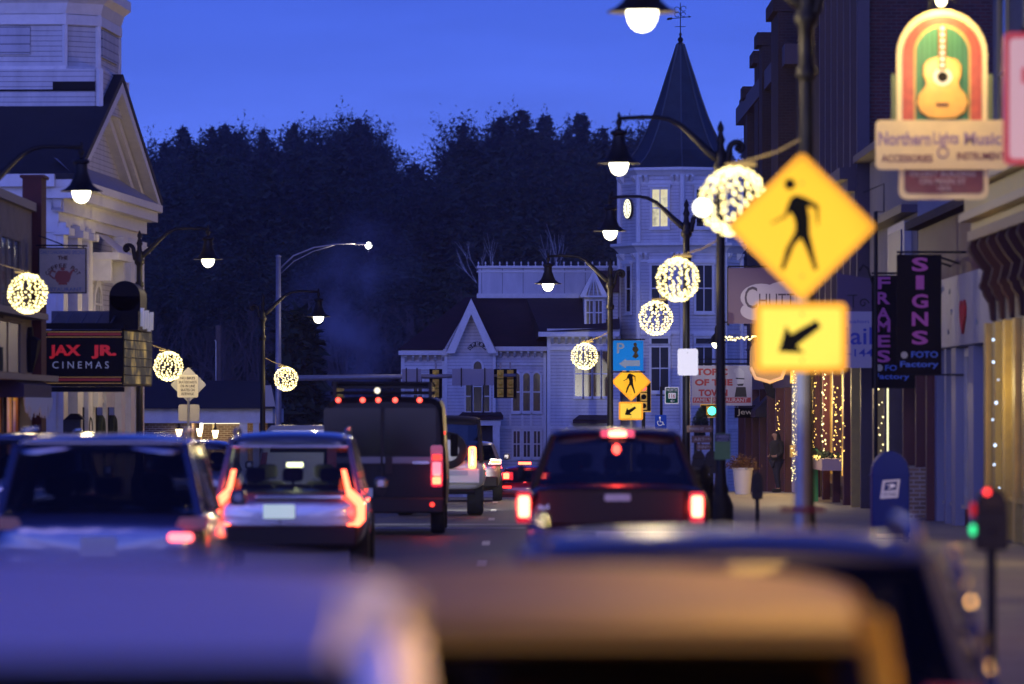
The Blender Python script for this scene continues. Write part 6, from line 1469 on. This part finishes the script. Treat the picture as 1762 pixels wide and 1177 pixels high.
MB().tube([(X(481), .2, Z(852)), (X(481), -.0, Z(866)), (X(483), -.13, Z(930))], .006, 5).build('wiper', PLASTIC, v6)
MB().box(-.72, .72, .25, .50, Z(768)-.02, Z(768)+.015).build('rear_spoiler', GRP, v6, bevel=.01)
# ---- pickup
f = Fr(1065, 62.); X, Z, L = f.x, f.z, f.L; PKP = paint('pickup_dark_paint', (.009,.003,.005), .4, .0, .08, .15, .15)
pk = thing('pickup_truck', 'dark pickup truck with both tail lamps and the roof brake lamp glowing red', 'pickup truck', f.loc)
zr = Z(838); w = 2.03
body_loft(w, [(-.03,zr-.08,.88,.5),(.03,zr-.02,.97,.45),(.15,zr,1,.40),(1.7,zr,1,.38),(1.8,zr,1,.36),(4.0,zr-.02,1,.36),(4.4,zr-.06,.99,.36),(5.3,zr-.15,.96,.4),(5.55,zr-.28,.9,.45)]).build('body', PKP, pk, smooth=True, sub=2)
cabin(pk, PKP, w, zr, Z(742), 1.75, 1.95, 3.5, 4.2, .93, .70, GLASSC, None, side_split=[2.8], cp=.16, rear_glass=tinted_glass('pickup_glass', (.13,.12,.14), .05))
seats(pk, 2.3, zr+.0, .5, 3); seats(pk, 3.0, zr+.02, .75, 2)
for s, cx in ((-1, 901), (1, 1199)):
    o = MB().prism(rrect(X(cx-13), X(cx+13), Z(900), Z(846), .03), -.05, .10).build('tail_light', REDLENS, pk)
    MB().prism(rrect(X(cx-9), X(cx+10), Z(890), Z(853), .03), -.07, -.05).build('lit_lamp', emis('brake_hot', (1,.15,.085), 12), o)
    lamp(o, (X(cx), -.4, Z(870)), 16, (1,.05,.03), .1)
o = MB().prism(rrect(X(1038), X(1098), Z(754), Z(741), .02), 1.82, 1.95).build('high_brake_light', REDLENS, pk)
MB().prism(rrect(X(1052), X(1084), Z(753), Z(742.5), .02), 1.80, 1.819).build('lit_lamp', emis('brake_hot', (1,.2,.11), 13), o)
lamp(o, (X(1067), 1.6, Z(747)), 16, (1,.05,.03), .06)
m = MB(); m.box(X(925), X(1180), -.045, .02, Z(905), Z(842)); m.build('tailgate', PKP, pk, bevel=.03)
MB().prism(rrect(X(1040), X(1085), Z(862), Z(850), .02), -.07, -.046).build('tailgate_handle', GREYM, pk)
MB().box(X(905), X(1200), -.20, .05, Z(935), Z(912)).build('bumper', mat('bumper_chrome', (.05,.05,.06), .3, .6), pk, bevel=.03)
plate(pk, X(1050), -.205, Z(924))
lettering(pk, CHROME, [('4x4', X(935), Z(872), L(20), L(9))], -.052, .02, 'badge')
for x in (-.85, .85):
    for y in (1.1, 4.6): wheel(pk, x, y, .40, .27)
for s in (-1, 1): MB().box(s*1.06-.05, s*1.06+.05, 3.7, 3.8, zr+.02, zr+.2).build('wing_mirror', PLASTIC, pk, bevel=.04)
for s in (-1, 1): MB().lathe([(.001,.03),(.09,.02),(.11,-.06)], (s*.78, 5.5, .85), 14, 'y').build('headlight', emis('headlight_glow', (1,.96,.85), 6), pk)
spot(pk, (.78, 5.75, .9), (PX(1086,150)-pk.location.x, 150-62., PZ(668,150)-pk.location.z), 90000, ang=2.6, blend=.8)  # narrow spot added to brighten the small crossing sign
spot(pk, (-.78, 5.75, .9), (PX(1183,119.4)-pk.location.x, 119.4-62., PZ(622,119.4)-pk.location.z), 60000, ang=3, blend=.8)  # second spot, added to whiten the blank sign
for s in (-1, 1): spot(van, (s*.7, 6.0, .75), (s*.7, 26., -.4), 1000, ang=40)
# ---- white off-roader with spare wheel
f = Fr(764, 117.); X, Z, L = f.x, f.z, f.L; WP = paint('white_paint_car', (.55,.54,.54), .3, .0)
jp = thing('off_road_car', 'white boxy off-road car with a spare wheel on its back door', 'car', f.loc)
w = L(112)*1.25; x0, x1 = X(835)-w, X(832)
body_loft(1.75, [(-.02,1.12,.94,.55),(.05,1.16,.98,.5),(2.2,1.16,.99,.45),(2.9,1.12,.95,.45),(4.0,1.05,.85,.5),(4.1,.95,.8,.55)]).build('body', WP, jp, smooth=True, sub=2)
cabin(jp, BRONZE, 1.70, 1.14, Z(718), .0, .10, 2.1, 2.4, .95, .86, GLASSC, None, cp=.12, side_split=[1.1])
MB().lathe([(.001,-.28),(.2,-.28),(.32,-.27),(.37,-.24),(.38,-.15),(.36,-.05)], (X(772), 0, Z(775)), 26, 'y').build('spare_wheel', RUB, jp, smooth=True, auto=40)
MB().lathe([(.02,-.292),(.15,-.288),(.22,-.282)], (X(772), 0, Z(775)), 20, 'y').build('spare_rim', GREYM, jp)
for s, cx in ((1, 813), (-1, 758)):
    o = MB().prism(rrect(X(cx-6), X(cx+6), Z(806), Z(768), .02), -.14, .03).build('tail_light', REDLENS, jp)
    ring = rrect(X(cx-5), X(cx+5), Z(804), Z(770), .03); MB().tube([(a, -.16, b) for a, b in ring+[ring[0]]], .024, 6).build('lit_lamp', emis('amber_red_lamp', (1,.22,.06), 8), o)
MB().box(X(745), X(826), -.16, .0, Z(832), Z(806)).build('rear_bumper', mat('pale_bumper', (.72,.70,.62), .4), jp, bevel=.03)  # bumper colour paled in place of headlight falling on it
MB().box(X(765), X(805), -.17, -.161, Z(818), Z(810)).build('licence_plate', mat('plate', (.45,.5,.5)), jp)
m = MB(); m.tube([(X(758), -.1, Z(846)), (X(815), -.1, Z(846))], .05, 8); m.build('tow_bar', PLASTIC, jp)
for x in (X(817), X(817)-1.45):
    for y in (.6, 3.2): wheel(jp, x, y, L(38)*.9 if y < 1 else .38, L(34)*.8)
lamp(jp, (X(813), -.3, Z(790)), 3, (1,.08,.03), .06)
spot(jp, (.3, 4.3, .8), (.5, 24., -.8), 3500, ang=45)
# ---- grey hatch beyond
f = Fr(826, 138.); HG = paint('hatch_grey', (.22,.21,.22), .3, .5)
v4, f = suv('grey_hatchback', 'grey hatchback half hidden behind the white off-road car', 801, 138., 1.78, 1.43, 1.0, 4.3, HG, wr=.74)
X, Z, L = f.x, f.z, f.L
for s in (-1, 1):
    o = MB().prism([(s*.55,.90),(s*.87,.90),(s*.87,1.02),(s*.62,1.04)], -.05, .2).build('tail_light', REDLENS, v4)
    MB().prism([(s*.57,.93),(s*.86,.92),(s*.85,.98),(s*.62,.99)], -.065, -.051).build('lit_lamp', REDHOT, o)
plate(v4, 0, -.09, .72); lamp(v4, (.8, -.3, .95), 5, (1,.06,.03), .06)
# ---- red lit saloon
f = Fr(902, 168.); RS = paint('maroon_paint', (.06,.01,.015), .25, .3)
v5, f = suv('maroon_saloon', 'low dark red saloon braking behind the pickup, bathed in red light', 906, 168., 1.80, 1.35, .92, 4.6, RS, wr=.68, rear_slant=.9)
X, Z, L = f.x, f.z, f.L
for s, cx in ((-1, 872), (1, 936)):
    o = MB().prism(rrect(X(cx-9), X(cx+11), Z(826), Z(812), .02), -.10, .1).build('tail_light', REDLENS, v5)
    MB().prism(rrect(X(cx-6), X(cx+4), Z(824), Z(814), .02), -.115, -.101).build('lit_lamp', REDHOT, o); lamp(o, (X(cx), -.5, Z(818)), 25, (1,.05,.04), .1)
MB().box(X(892), X(914), .85, .95, Z(800), Z(795.5)).build('high_brake_light', REDHOT, v5)
MB().prism(rrect(X(865), X(880), Z(840), Z(836), .01), -.15, -.11).build('reflector', REDDIM, v5)  # glowing material in place of light thrown back by the reflector
lamp(v5, (X(903), .3, Z(797)), 45, (1,.05,.06), .1)
# ---- parked cars on the left
v8, f = suv('parked_suv', 'pale parked SUV whose roof shows under the cafe awning', 40, 84., 1.9, 1.68, 1.06, 4.7, paint('pale_blue_paint_car', (.25,.27,.34), .15, .7), roofrail=CHROME, wr=.80, rear_slant=.35)
for s in (-1, 1): MB().prism([(s*.70,.90),(s*.93,.90),(s*.93,1.05),(s*.74,1.05)], -.03, .2).build('tail_light', REDLENS, v8)
v9, f = suv('parked_hatchback', 'small grey parked car below the no bikes sign', 330, 108., 1.75, 1.52, 1.0, 4.1, paint('grey_paint_car', (.20,.20,.22), .2, .7), wr=.74, rear_slant=.5, glass=tinted_glass('hatch_glass', (.35,.35,.37), .05))
for s in (-1, 1): MB().prism([(s*.62,.85),(s*.85,.85),(s*.85,1.0),(s*.68,1.0)], -.03, .2).build('tail_light', REDLENS, v9)
f = Fr(520, 126.)
v10 = thing('white_van', 'pale van mostly hidden behind the black cargo van', 'van', f.loc)
m = MB(); rs_ = []
for y, k, zz in ((0,.93,-.1),(.08,.98,0),(3.6,.98,0),(4.0,.95,-.3),(4.6,.9,-.75)):
    q = 1.0*k; T = f.z(732)+zz; rs_.append([(-q*.9,y,.4),(-q,y,.8),(-q*.97,y,1.15),(-q*.82,y,T-.12),(-q*.7,y,T),(q*.7,y,T),(q*.82,y,T-.12),(q*.97,y,1.15),(q,y,.8),(q*.9,y,.4)])
m.rings(rs_); m.build('body', paint('pale_van_paint', (.42,.43,.48), .3, .2), v10, smooth=True, auto=30)
MB().prism([(-.72, 1.25), (.72, 1.25), (.6, f.z(732)-.2), (-.6, f.z(732)-.2)], -.03, .0).build('rear_window', DGLASS, v10)
for s in (-1, 1): MB().prism([(s*.80,.9),(s*.95,.9),(s*.88,1.25),(s*.76,1.25)], -.03, .1).build('tail_light', REDLENS, v10)
for x in (-.8, .8):
    for y in (.9, 3.6): wheel(v10, x, y, .34)

# ------------------------------------------------------------------ street furniture
f = Fr(1531, 82.); X, Z, L = f.x, f.z, f.L
mbx = thing('mailbox', 'blue rounded-top street mailbox with a white postal label', 'mailbox', (f.x0, 82., f.z0+.15)); zz0 = .15
BLU = mat('postal_blue', (.005,.018,.15), .5, spec=.2)
h = Z(776)-.15; wv = L(64)/2
P = [(-.30,.12),(.30,.12),(.30,h-.26)] + [(.30*math.cos(a), h-.26+.26*math.sin(a)) for a in [PI*i/10 for i in range(1,10)]] + [(-.30,h-.26)]
# rounded top seen from its side: outline in x,z
P = [(-wv,.12),(wv,.12),(wv,h-.32)] + [(wv*math.cos(a), h-.32+.32*math.sin(a)) for a in [PI*i/12 for i in range(1,12)]] + [(-wv,h-.32)]
MB().prism(P, -.25, .25).build('body', BLU, mbx, bevel=.02)
for x in (-wv+.04, wv-.04):
    for y in (-.2, .2): MB().box(x-.025, x+.025, y-.025, y+.025, 0, .12).build('leg', BLU, mbx)
MB().prism([(L(a), Z(b)-.15) for a, b in [(-19,858),(12,856),(16,824),(-14,826)]], -.256, -.2515).build('label', mat('label_white', (.62,.62,.64), .5), mbx)
m = MB(); m.prism([(L(a), Z(b)-.15) for a, b in [(-12,844),(-10,830),(11,828),(9,842)]], -.262, -.2575, 0); m.prism([(L(a), Z(b)-.15) for a, b in [(-9,834),(4,832),(9,836),(-6,842),(0,836)]], -.266, -.2635, 1)
lab = m.build('eagle_symbol', [mat('navy_ink', (.01,.02,.12), .5), SWHT], mbx)
lettering(mbx, mat('navy_ink', (.01,.02,.12)), [('US MAIL', L(-2), Z(850)-.15, L(24), L(5))], -.2585, 0)
MB().box(-.1-wv+.1, wv, -.3, -.25, .95*h*0+.0+.60-.55, .07).build('base_plate', BLU, mbx)
MB().box(-wv-.012, wv+.012, -.262, .262, h-.36, h-.335).build('hood_seam', BLU, mbx)
def meter(px, d, pyt, label, twin=False, lit=False, hw=.11, base=.15):
    f = Fr(px, d); t = thing('parking_meter', label, 'parking meter', (f.x0, d, f.z0+base)); zt = f.z(pyt)-base
    MB().tube([(0,0,0),(0,0,zt-.36)], .032, 8).lathe([(.07,0),(.07,.03),(.04,.06)], (0,0,0), 10).build('post', BLK, t)
    for x in ((-.11,.11) if twin else (0,)):
        MB().prism(rrect(x-hw, x+hw, zt-.40, zt-.14, .03), -.07, .07).build('housing', BLK, t, bevel=.01)
        P = [(x-hw, zt-.15), (x+hw, zt-.15)] + [(x+hw*math.cos(a), zt-.15+.15*math.sin(a)) for a in [PI*i/10 for i in range(1,10)]]
        MB().prism(P, -.06, .06).build('dome', BLK, t, bevel=.008)
        MB().prism(rrect(x-hw*.6, x+hw*.6, zt-.14, zt-.05, .02), -.068, -.061).build('display', mat('meter_glass', (.015,.015,.02), .3, spec=.1), t)
        MB().lathe([(.02,-.09),(.025,-.071)], (x, 0, zt-.28), 10, 'y').build('knob', BRONZE, t)
    return t, f, zt
t, f, zt = meter(1706, 36., 838, 'large blurred black parking meter with a red and a green glint', hw=.105)
MB().ball((-.035, -.09, zt-.03), .018, 10, 6).build('red_indicator', emis('ind_red', (1,.04,.04), 5), t); MB().ball((-.12, -.04, zt-.27), .020, 10, 6, sz=1.8).build('green_indicator', emis('ind_green', (.05,1,.35), 1.6), t)
MB().ball((-.12, -.04, zt-.14), .018, 10, 6, sz=2.6).build('red_indicator', emis('ind_red2', (1,.03,.05), .6), t)
meter(1303, 83., 812, 'thin dark parking meter between the flower tub and the grey sign pole', hw=.08)
meter(1213, 98., 775, 'dark twin-headed parking meter behind the pickup cab', twin=True)
meter(1180, 128., 800, 'small far parking meter, mostly hidden by the pickup', twin=False)
# bin wrapped round the lamp post
f = Fr(1238, 88.9); t = thing('litter_bin', 'dark round litter bin at the foot of the lamp post with the green notice', 'bin', (f.x0-.42, 88.4, f.z0+.15))
m = MB(); m.lathe([(.26,.0),(.28,.05),(.28,.75),(.30,.80),(.30,.86),(.24,.9),(.2,.98),(.05,1.02)], (0,0,0), 18)
for k in range(18): a = 2*PI*k/18; m.tube([(.29*math.cos(a), .29*math.sin(a), .06), (.29*math.cos(a), .29*math.sin(a), .78)], .012, 4)
m.build('body', BLK, t); MB().lathe([(.06,-.04),(.035,-.045)], (.05, -.29, .62), 10, 'y').build('badge', mat('brass', (.6,.4,.1), .3, 1), t)
# green notice on the post
f = Fr(1244, 89.); t = thing('bus_notice', 'small green notice with a dark header on the lamp post', 'sign', (f.x0, 89.2, f.z0))
MB().prism(rrect(f.x(1230), f.x(1258), f.z(791), f.z(746), .02), 0, .012).build('panel', mat('notice_green', (.07,.20,.04), .5), t)
MB().box(f.x(1231), f.x(1257), -.005, -.001, f.z(760), f.z(747)).build('header', mat('header_dark', (.02,.02,.05), .5), t)
lettering(t, mat('letters_grey', (.35,.35,.42), .5), [('14203', f.x(1244), f.z(751.5), f.L(20), f.L(5)), ('downtown', f.x(1244), f.z(757.5), f.L(18), f.L(2.5))], -.008, .01)
# wayfinding arrows
f = Fr(1197, 112.); t = thing('wayfinding_post', 'post with three brown arrow boards above the pickup cab', 'sign post', (f.x0, 112., f.z0+.15)); f.z0 += .15
MB().tube([(0,.03,0),(0,.03,f.z(728))], .035, 8).build('post', BLK, t)
for (a, b, y0, y1, s) in ((1182,1227,732,744,'MAIN ST'), (1190,1225,750,762,'ART'), (1198,1224,764,774,'INN')):
    o = MB().prism([(f.x(a), f.z(y1)), (f.x(b)-.04, f.z(y1)), (f.x(b), f.z((y0+y1)/2)), (f.x(b)-.04, f.z(y0)), (f.x(a), f.z(y0))], -.02, .01).build('arrow_board', mat('brown_board', (.22,.10,.04), .5), t)
    lettering(o, mat('letters_sand', (.6,.5,.35), .5), [(s, f.x(a+(b-a)*.38), f.z((y0+y1)/2), f.L((b-a)*.55), f.L(5)), ('\u2192', f.x(b-8), f.z((y0+y1)/2), f.L(10), f.L(5))], -.026, .01)
# flower tub
f = Fr(1278, 140.); t = thing('flower_tub', 'white round planter tub with dry brown plants on the pavement', 'planter', (f.x0, 140., f.z0+.15)); rr_ = f.L(18)
MB().lathe([(rr_*.72,0),(rr_*.95,f.L(42)),(rr_*1.05,f.L(43)),(rr_*1.05,f.L(46)),(rr_*.9,f.L(46)),(rr_*.85,f.L(38))], (0,0,0), 22).build('tub', mat('tub_white', (.5,.5,.55), .5), t, smooth=True, auto=40)
rs2 = np.random.RandomState(3); P = rs2.normal(size=(900,3))*np.array([rr_*.62, rr_*.6, .10]); P[:,2] = np.abs(P[:,2])*1.3 + f.L(45)
o = bpy.data.objects.new('plants', arr_mesh('plants', leaf_tris(rs2, P, np.full(900, .03), .8), 3, [mat('dry_plant', (.12,.06,.03), .8)])); C.objects.link(o); o.parent = t
# evergreen cone planter
f = Fr(1206, 114.5); t = thing('evergreen_topiary', 'slim dark evergreen spike above the brown arrow boards', 'plant', (f.x0, 114.5, f.z0+.15)); hh = f.z(703)-.15
P = rs2.uniform(size=(1500,3)); zq = P[:,0]**.8; a = P[:,1]*2*PI; r = .17*np.sin(np.clip(zq*.9+.1,0,1)*PI)*P[:,2]**.5
Q = np.stack([r*np.cos(a), r*np.sin(a), hh-.55+zq*.55], 1)
o = bpy.data.objects.new('crown', arr_mesh('crown', leaf_tris(rs2, Q, np.full(1500,.022), 1.), 3, [NEED])); C.objects.link(o); o.parent = t
MB().tube([(0,0,.4),(0,0,hh-.4)], .02, 6).build('trunk', BARK, t); MB().lathe([(.2,0),(.26,.5),(.22,.5)], (0,0,0), 14).build('pot', BRONZE, t)
# green board by the big sign post
f = Fr(1393, 127.); t = thing('sandwich_board', 'bright green sandwich board standing behind the grey sign pole', 'sandwich board', (f.x0, 127., f.z0+.15)); h = f.z(772)-.15
for s in (-1, 1):
    y0 = s*.22; MB().add([(-f.L(15),y0,0),(f.L(14),y0,0),(f.L(14),s*.03,h),(-f.L(15),s*.03,h),(-f.L(15),y0+.02,0),(f.L(14),y0+.02,0),(f.L(14),s*.03+.02,h),(-f.L(15),s*.03+.02,h)],[(0,1,2,3),(4,5,6,7),(0,1,5,4),(1,2,6,5),(2,3,7,6),(3,0,4,7)]).build('board', mat('board_green', (.015,.28,.05), .5), t)
MB().box(-f.L(15), f.L(14), -.07, .07, h-.0, h+.03).build('handle', BLK, t)
# glowing pair at pavement and small cones
f = Fr(1407, 141.); t = thing('path_light', 'tiny pair of white lights on the pavement by the lit shopfront', 'light', (f.x0, 141., f.z0+.15))
m = MB(); m.ball((-.03,0,.10), .03, 8, 6); m.ball((.05,0,.10), .025, 8, 6); m.build('glass', emis('path_glow', (1,.95,.8), 5), t); MB().box(-.08,.09,-.03,.03,0,.07).build('base', BLK, t)

# ------------------------------------------------------------------ person
f = Fr(1336, 147.); H = f.L(106); k = H/1.75
pt = thing('person', 'person in a dark hooded jacket and dark trousers standing at the shop front', 'person', (f.x0, 147., f.z0+.15), R(25))
def skin(name, verts, edges, rad, m, parent, root=0, sub=2):
    me = bpy.data.meshes.new(name); me.from_pydata([tuple(a*k for a in v) for v in verts], edges, []); me.materials.append(m); me.update()
    o = bpy.data.objects.new(name, me); C.objects.link(o)
    md = o.modifiers.new('skin', 'SKIN'); md.use_smooth_shade = True
    sv = me.skin_vertices[0].data
    for i, r in enumerate(rad):
        r = r if isinstance(r, tuple) else (r, r); sv[i].radius = (r[0]*k, r[1]*k); sv[i].use_root = (i == root)
    sb = o.modifiers.new('sub', 'SUBSURF'); sb.levels = sub; sb.render_levels = sub
    dg = bpy.context.evaluated_depsgraph_get(); me2 = bpy.data.meshes.new_from_object(o.evaluated_get(dg)); o.modifiers.clear(); o.data = me2; me2.name = name
    me2.polygons.foreach_set('use_smooth', [True]*len(me2.polygons)); o.parent = parent; return o
# facing -x (left); y toward camera is negative
V = [(0,0,.95),(.0,0,1.12),(.02,0,1.34),(.01,0,1.47),(-.02,0,1.53),(-.04,0,1.62),(-.05,0,1.69),
     (0,-.09,.90),(-.03,-.10,.50),(.02,-.11,.09),(-.11,-.11,.03),(0,.09,.90),(.05,.10,.50),(.12,.10,.09),(0,.11,.03),
     (.02,-.20,1.40),(.04,-.25,1.13),(-.13,-.20,1.02),(-.20,-.16,1.02),(.02,.20,1.40),(.04,.25,1.13),(-.13,.20,1.02),(-.20,.16,1.02),
     (-.23,-.13,1.03),(-.23,-.15,1.045),(-.22,-.14,1.0),(-.215,-.18,1.04),(-.22,-.12,1.055)]
E = [(0,1),(1,2),(2,3),(3,4),(4,5),(5,6),(0,7),(7,8),(8,9),(9,10),(0,11),(11,12),(12,13),(13,14),(2,15),(15,16),(16,17),(17,18),(2,19),(19,20),(20,21),(21,22),(18,23),(18,24),(18,25),(18,26),(18,27)]
Rr = [(.13,.16),(.12,.15),(.13,.17),.06,.055,.095,.085,.085,.06,.045,.04,.085,.06,.045,.04,.06,.045,.035,.03,.06,.045,.035,.03,.010,.010,.010,.010,.010]
bd = skin('body', V, E, Rr, mat('skin_tone', (.32,.19,.14), .6), pt)
JK = mat('dark_jacket', (.012,.011,.014), .8, var=.3, vscale=20)
skin('jacket', [(0,0,.86),(0,0,1.05),(.01,0,1.22),(.03,0,1.38),(.01,0,1.49),(.02,-.22,1.41),(.05,-.27,1.13),(-.11,-.22,1.01),(.02,.22,1.41),(.05,.27,1.13),(-.11,.22,1.01)], [(0,1),(1,2),(2,3),(3,4),(3,5),(5,6),(6,7),(3,8),(8,9),(9,10)], [(.19,.22),(.20,.23),(.20,.23),(.18,.22),.10,.085,.07,.058,.085,.07,.058], JK, pt)
skin('trousers', [(0,0,.92),(0,-.09,.84),(-.03,-.10,.50),(.02,-.11,.10),(0,.09,.84),(.05,.10,.50),(.12,.10,.10)], [(0,1),(1,2),(2,3),(0,4),(4,5),(5,6)], [(.15,.17),.11,.082,.065,.11,.082,.065], mat('navy_trousers', (.012,.012,.03), .85), pt)
skin('hood', [(.04,0,1.44),(.045,0,1.54),(.0,0,1.65),(-.02,0,1.72)], [(0,1),(1,2),(2,3)], [(.10,.12),(.085,.09),(.105,.10),(.07,.07)], JK, pt)
m = MB(); m.ball((-.135*k,0,1.625*k), .018*k, 8, 6); m.build('nose', mat('skin_tone', (.32,.19,.14)), bd)
for y in (-.11, .1): 
    x0 = -.03 if y < 0 else .08
    MB().prism(rrect(x0-.14, x0+.09, 0, .09, .03), (y-.05)*k, (y+.05)*k).build('shoe', RUB, pt, bevel=.015)

# ------------------------------------------------------------------ evening haze over the valley
hz = MB().box(-420, 420, -30, 800, -8, 95).build('haze', mat('haze_air', (0,0,0)))
m = bpy.data.materials.new('haze_air_volume'); m.use_nodes = True; n = m.node_tree; n.nodes.clear()
v = n.nodes.new('ShaderNodeVolumePrincipled'); v.inputs['Color'].default_value = (.62, .60, 1, 1); v.inputs['Density'].default_value = .00020; v.inputs['Anisotropy'].default_value = .2
o_ = n.nodes.new('ShaderNodeOutputMaterial'); n.links.new(v.outputs[0], o_.inputs['Volume'])
hz.data.materials.clear(); hz.data.materials.append(m); tag(hz, kind='stuff')

# chimney smoke drifting up the foot of the hill
sm = MB().lathe([(.3,0),(1.5,2),(3,5),(4.2,9),(4.4,12),(3,15),(.3,16.5)], (0,0,0), 20); f = Fr(505, 290.)
so_ = sm.build('smoke', mat('x', (0,0,0)), loc=(f.x0, 290., -2.)); so_.rotation_euler = (0, R(18), 0)
m = bpy.data.materials.new('smoke_volume'); m.use_nodes = True; n = m.node_tree; n.nodes.clear()
v = n.nodes.new('ShaderNodeVolumePrincipled'); v.inputs['Color'].default_value = (.75, .75, 1, 1)
tc = n.nodes.new('ShaderNodeTexCoord'); no = n.nodes.new('ShaderNodeTexNoise'); no.inputs['Scale'].default_value = .42; no.inputs['Detail'].default_value = 4; n.links.new(tc.outputs['Object'], no.inputs['Vector'])
r_ = n.nodes.new('ShaderNodeMapRange'); r_.inputs[1].default_value = .45; r_.inputs[2].default_value = .75; r_.inputs[3].default_value = 0; r_.inputs[4].default_value = .26; n.links.new(no.outputs['Fac'], r_.inputs[0])
vd = n.nodes.new('ShaderNodeVectorMath'); vd.operation = 'DISTANCE'; vd.inputs[1].default_value = (.5, .5, .5); n.links.new(tc.outputs['Generated'], vd.inputs[0])
fo = n.nodes.new('ShaderNodeMapRange'); fo.interpolation_type = 'SMOOTHSTEP'; fo.inputs[1].default_value = .15; fo.inputs[2].default_value = .46; fo.inputs[3].default_value = 1; fo.inputs[4].default_value = 0; n.links.new(vd.outputs['Value'], fo.inputs[0])
mu = n.nodes.new('ShaderNodeMath'); mu.operation = 'MULTIPLY'; n.links.new(r_.outputs[0], mu.inputs[0]); n.links.new(fo.outputs[0], mu.inputs[1]); n.links.new(mu.outputs[0], v.inputs['Density'])
o_ = n.nodes.new('ShaderNodeOutputMaterial'); n.links.new(v.outputs[0], o_.inputs['Volume']); so_.data.materials.clear(); so_.data.materials.append(m); tag(so_, 'faint blue chimney smoke drifting in front of the dark hill', 'smoke', kind='stuff')
SC.cycles.volume_step_rate = 4
# ------------------------------------------------------------------ repeated parts: one mesh each
def split_pieces(o, name):
    me = o.data; nv = len(me.vertices); par = list(range(nv))
    def find(a):
        while par[a] != a: par[a] = par[par[a]]; a = par[a]
        return a
    for p in me.polygons:
        vs = p.vertices; r = find(vs[0])
        for v in vs[1:]:
            q = find(v)
            if q != r: par[q] = r
    gr = {}
    for p in me.polygons: gr.setdefault(find(p.vertices[0]), []).append(p)
    if len(gr) < 2: o.name = name; return
    co = [tuple(v.co) for v in me.vertices]
    for ps in gr.values():
        mp = {}; vs = []; fs = []
        for p in ps:
            f_ = []
            for v in p.vertices:
                if v not in mp: mp[v] = len(vs); vs.append(co[v])
                f_.append(mp[v])
            fs.append(f_)
        nm = bpy.data.meshes.new(name); nm.from_pydata(vs, [], fs)
        for m_ in me.materials: nm.materials.append(m_)
        nm.polygons.foreach_set('material_index', [p.material_index for p in ps])
        c = o.copy(); c.data = nm; c.name = name; C.objects.link(c); c.parent = o.parent
    bpy.data.objects.remove(o)
SPL = {'pier': 'pier', 'pilaster': 'pilaster', 'shop_pilaster': 'pilaster', 'trim_post': 'trim_post', 'gold_post': 'gold_post', 'pillars': 'pillar', 'porch_post': 'porch_post', 'post': 'post', 'louvre': 'louvre', 'edge_band': 'edge_band', 'stripe': 'stripe', 'chrome_window_trim': 'chrome_window_trim'}
for o in list(bpy.data.objects):
    b_ = o.name.split('.')[0]
    if o.type == 'MESH' and b_ in SPL and not o.children and o.parent and (b_ != 'post' or o.parent.name.startswith('bracketed')): split_pieces(o, SPL[b_])
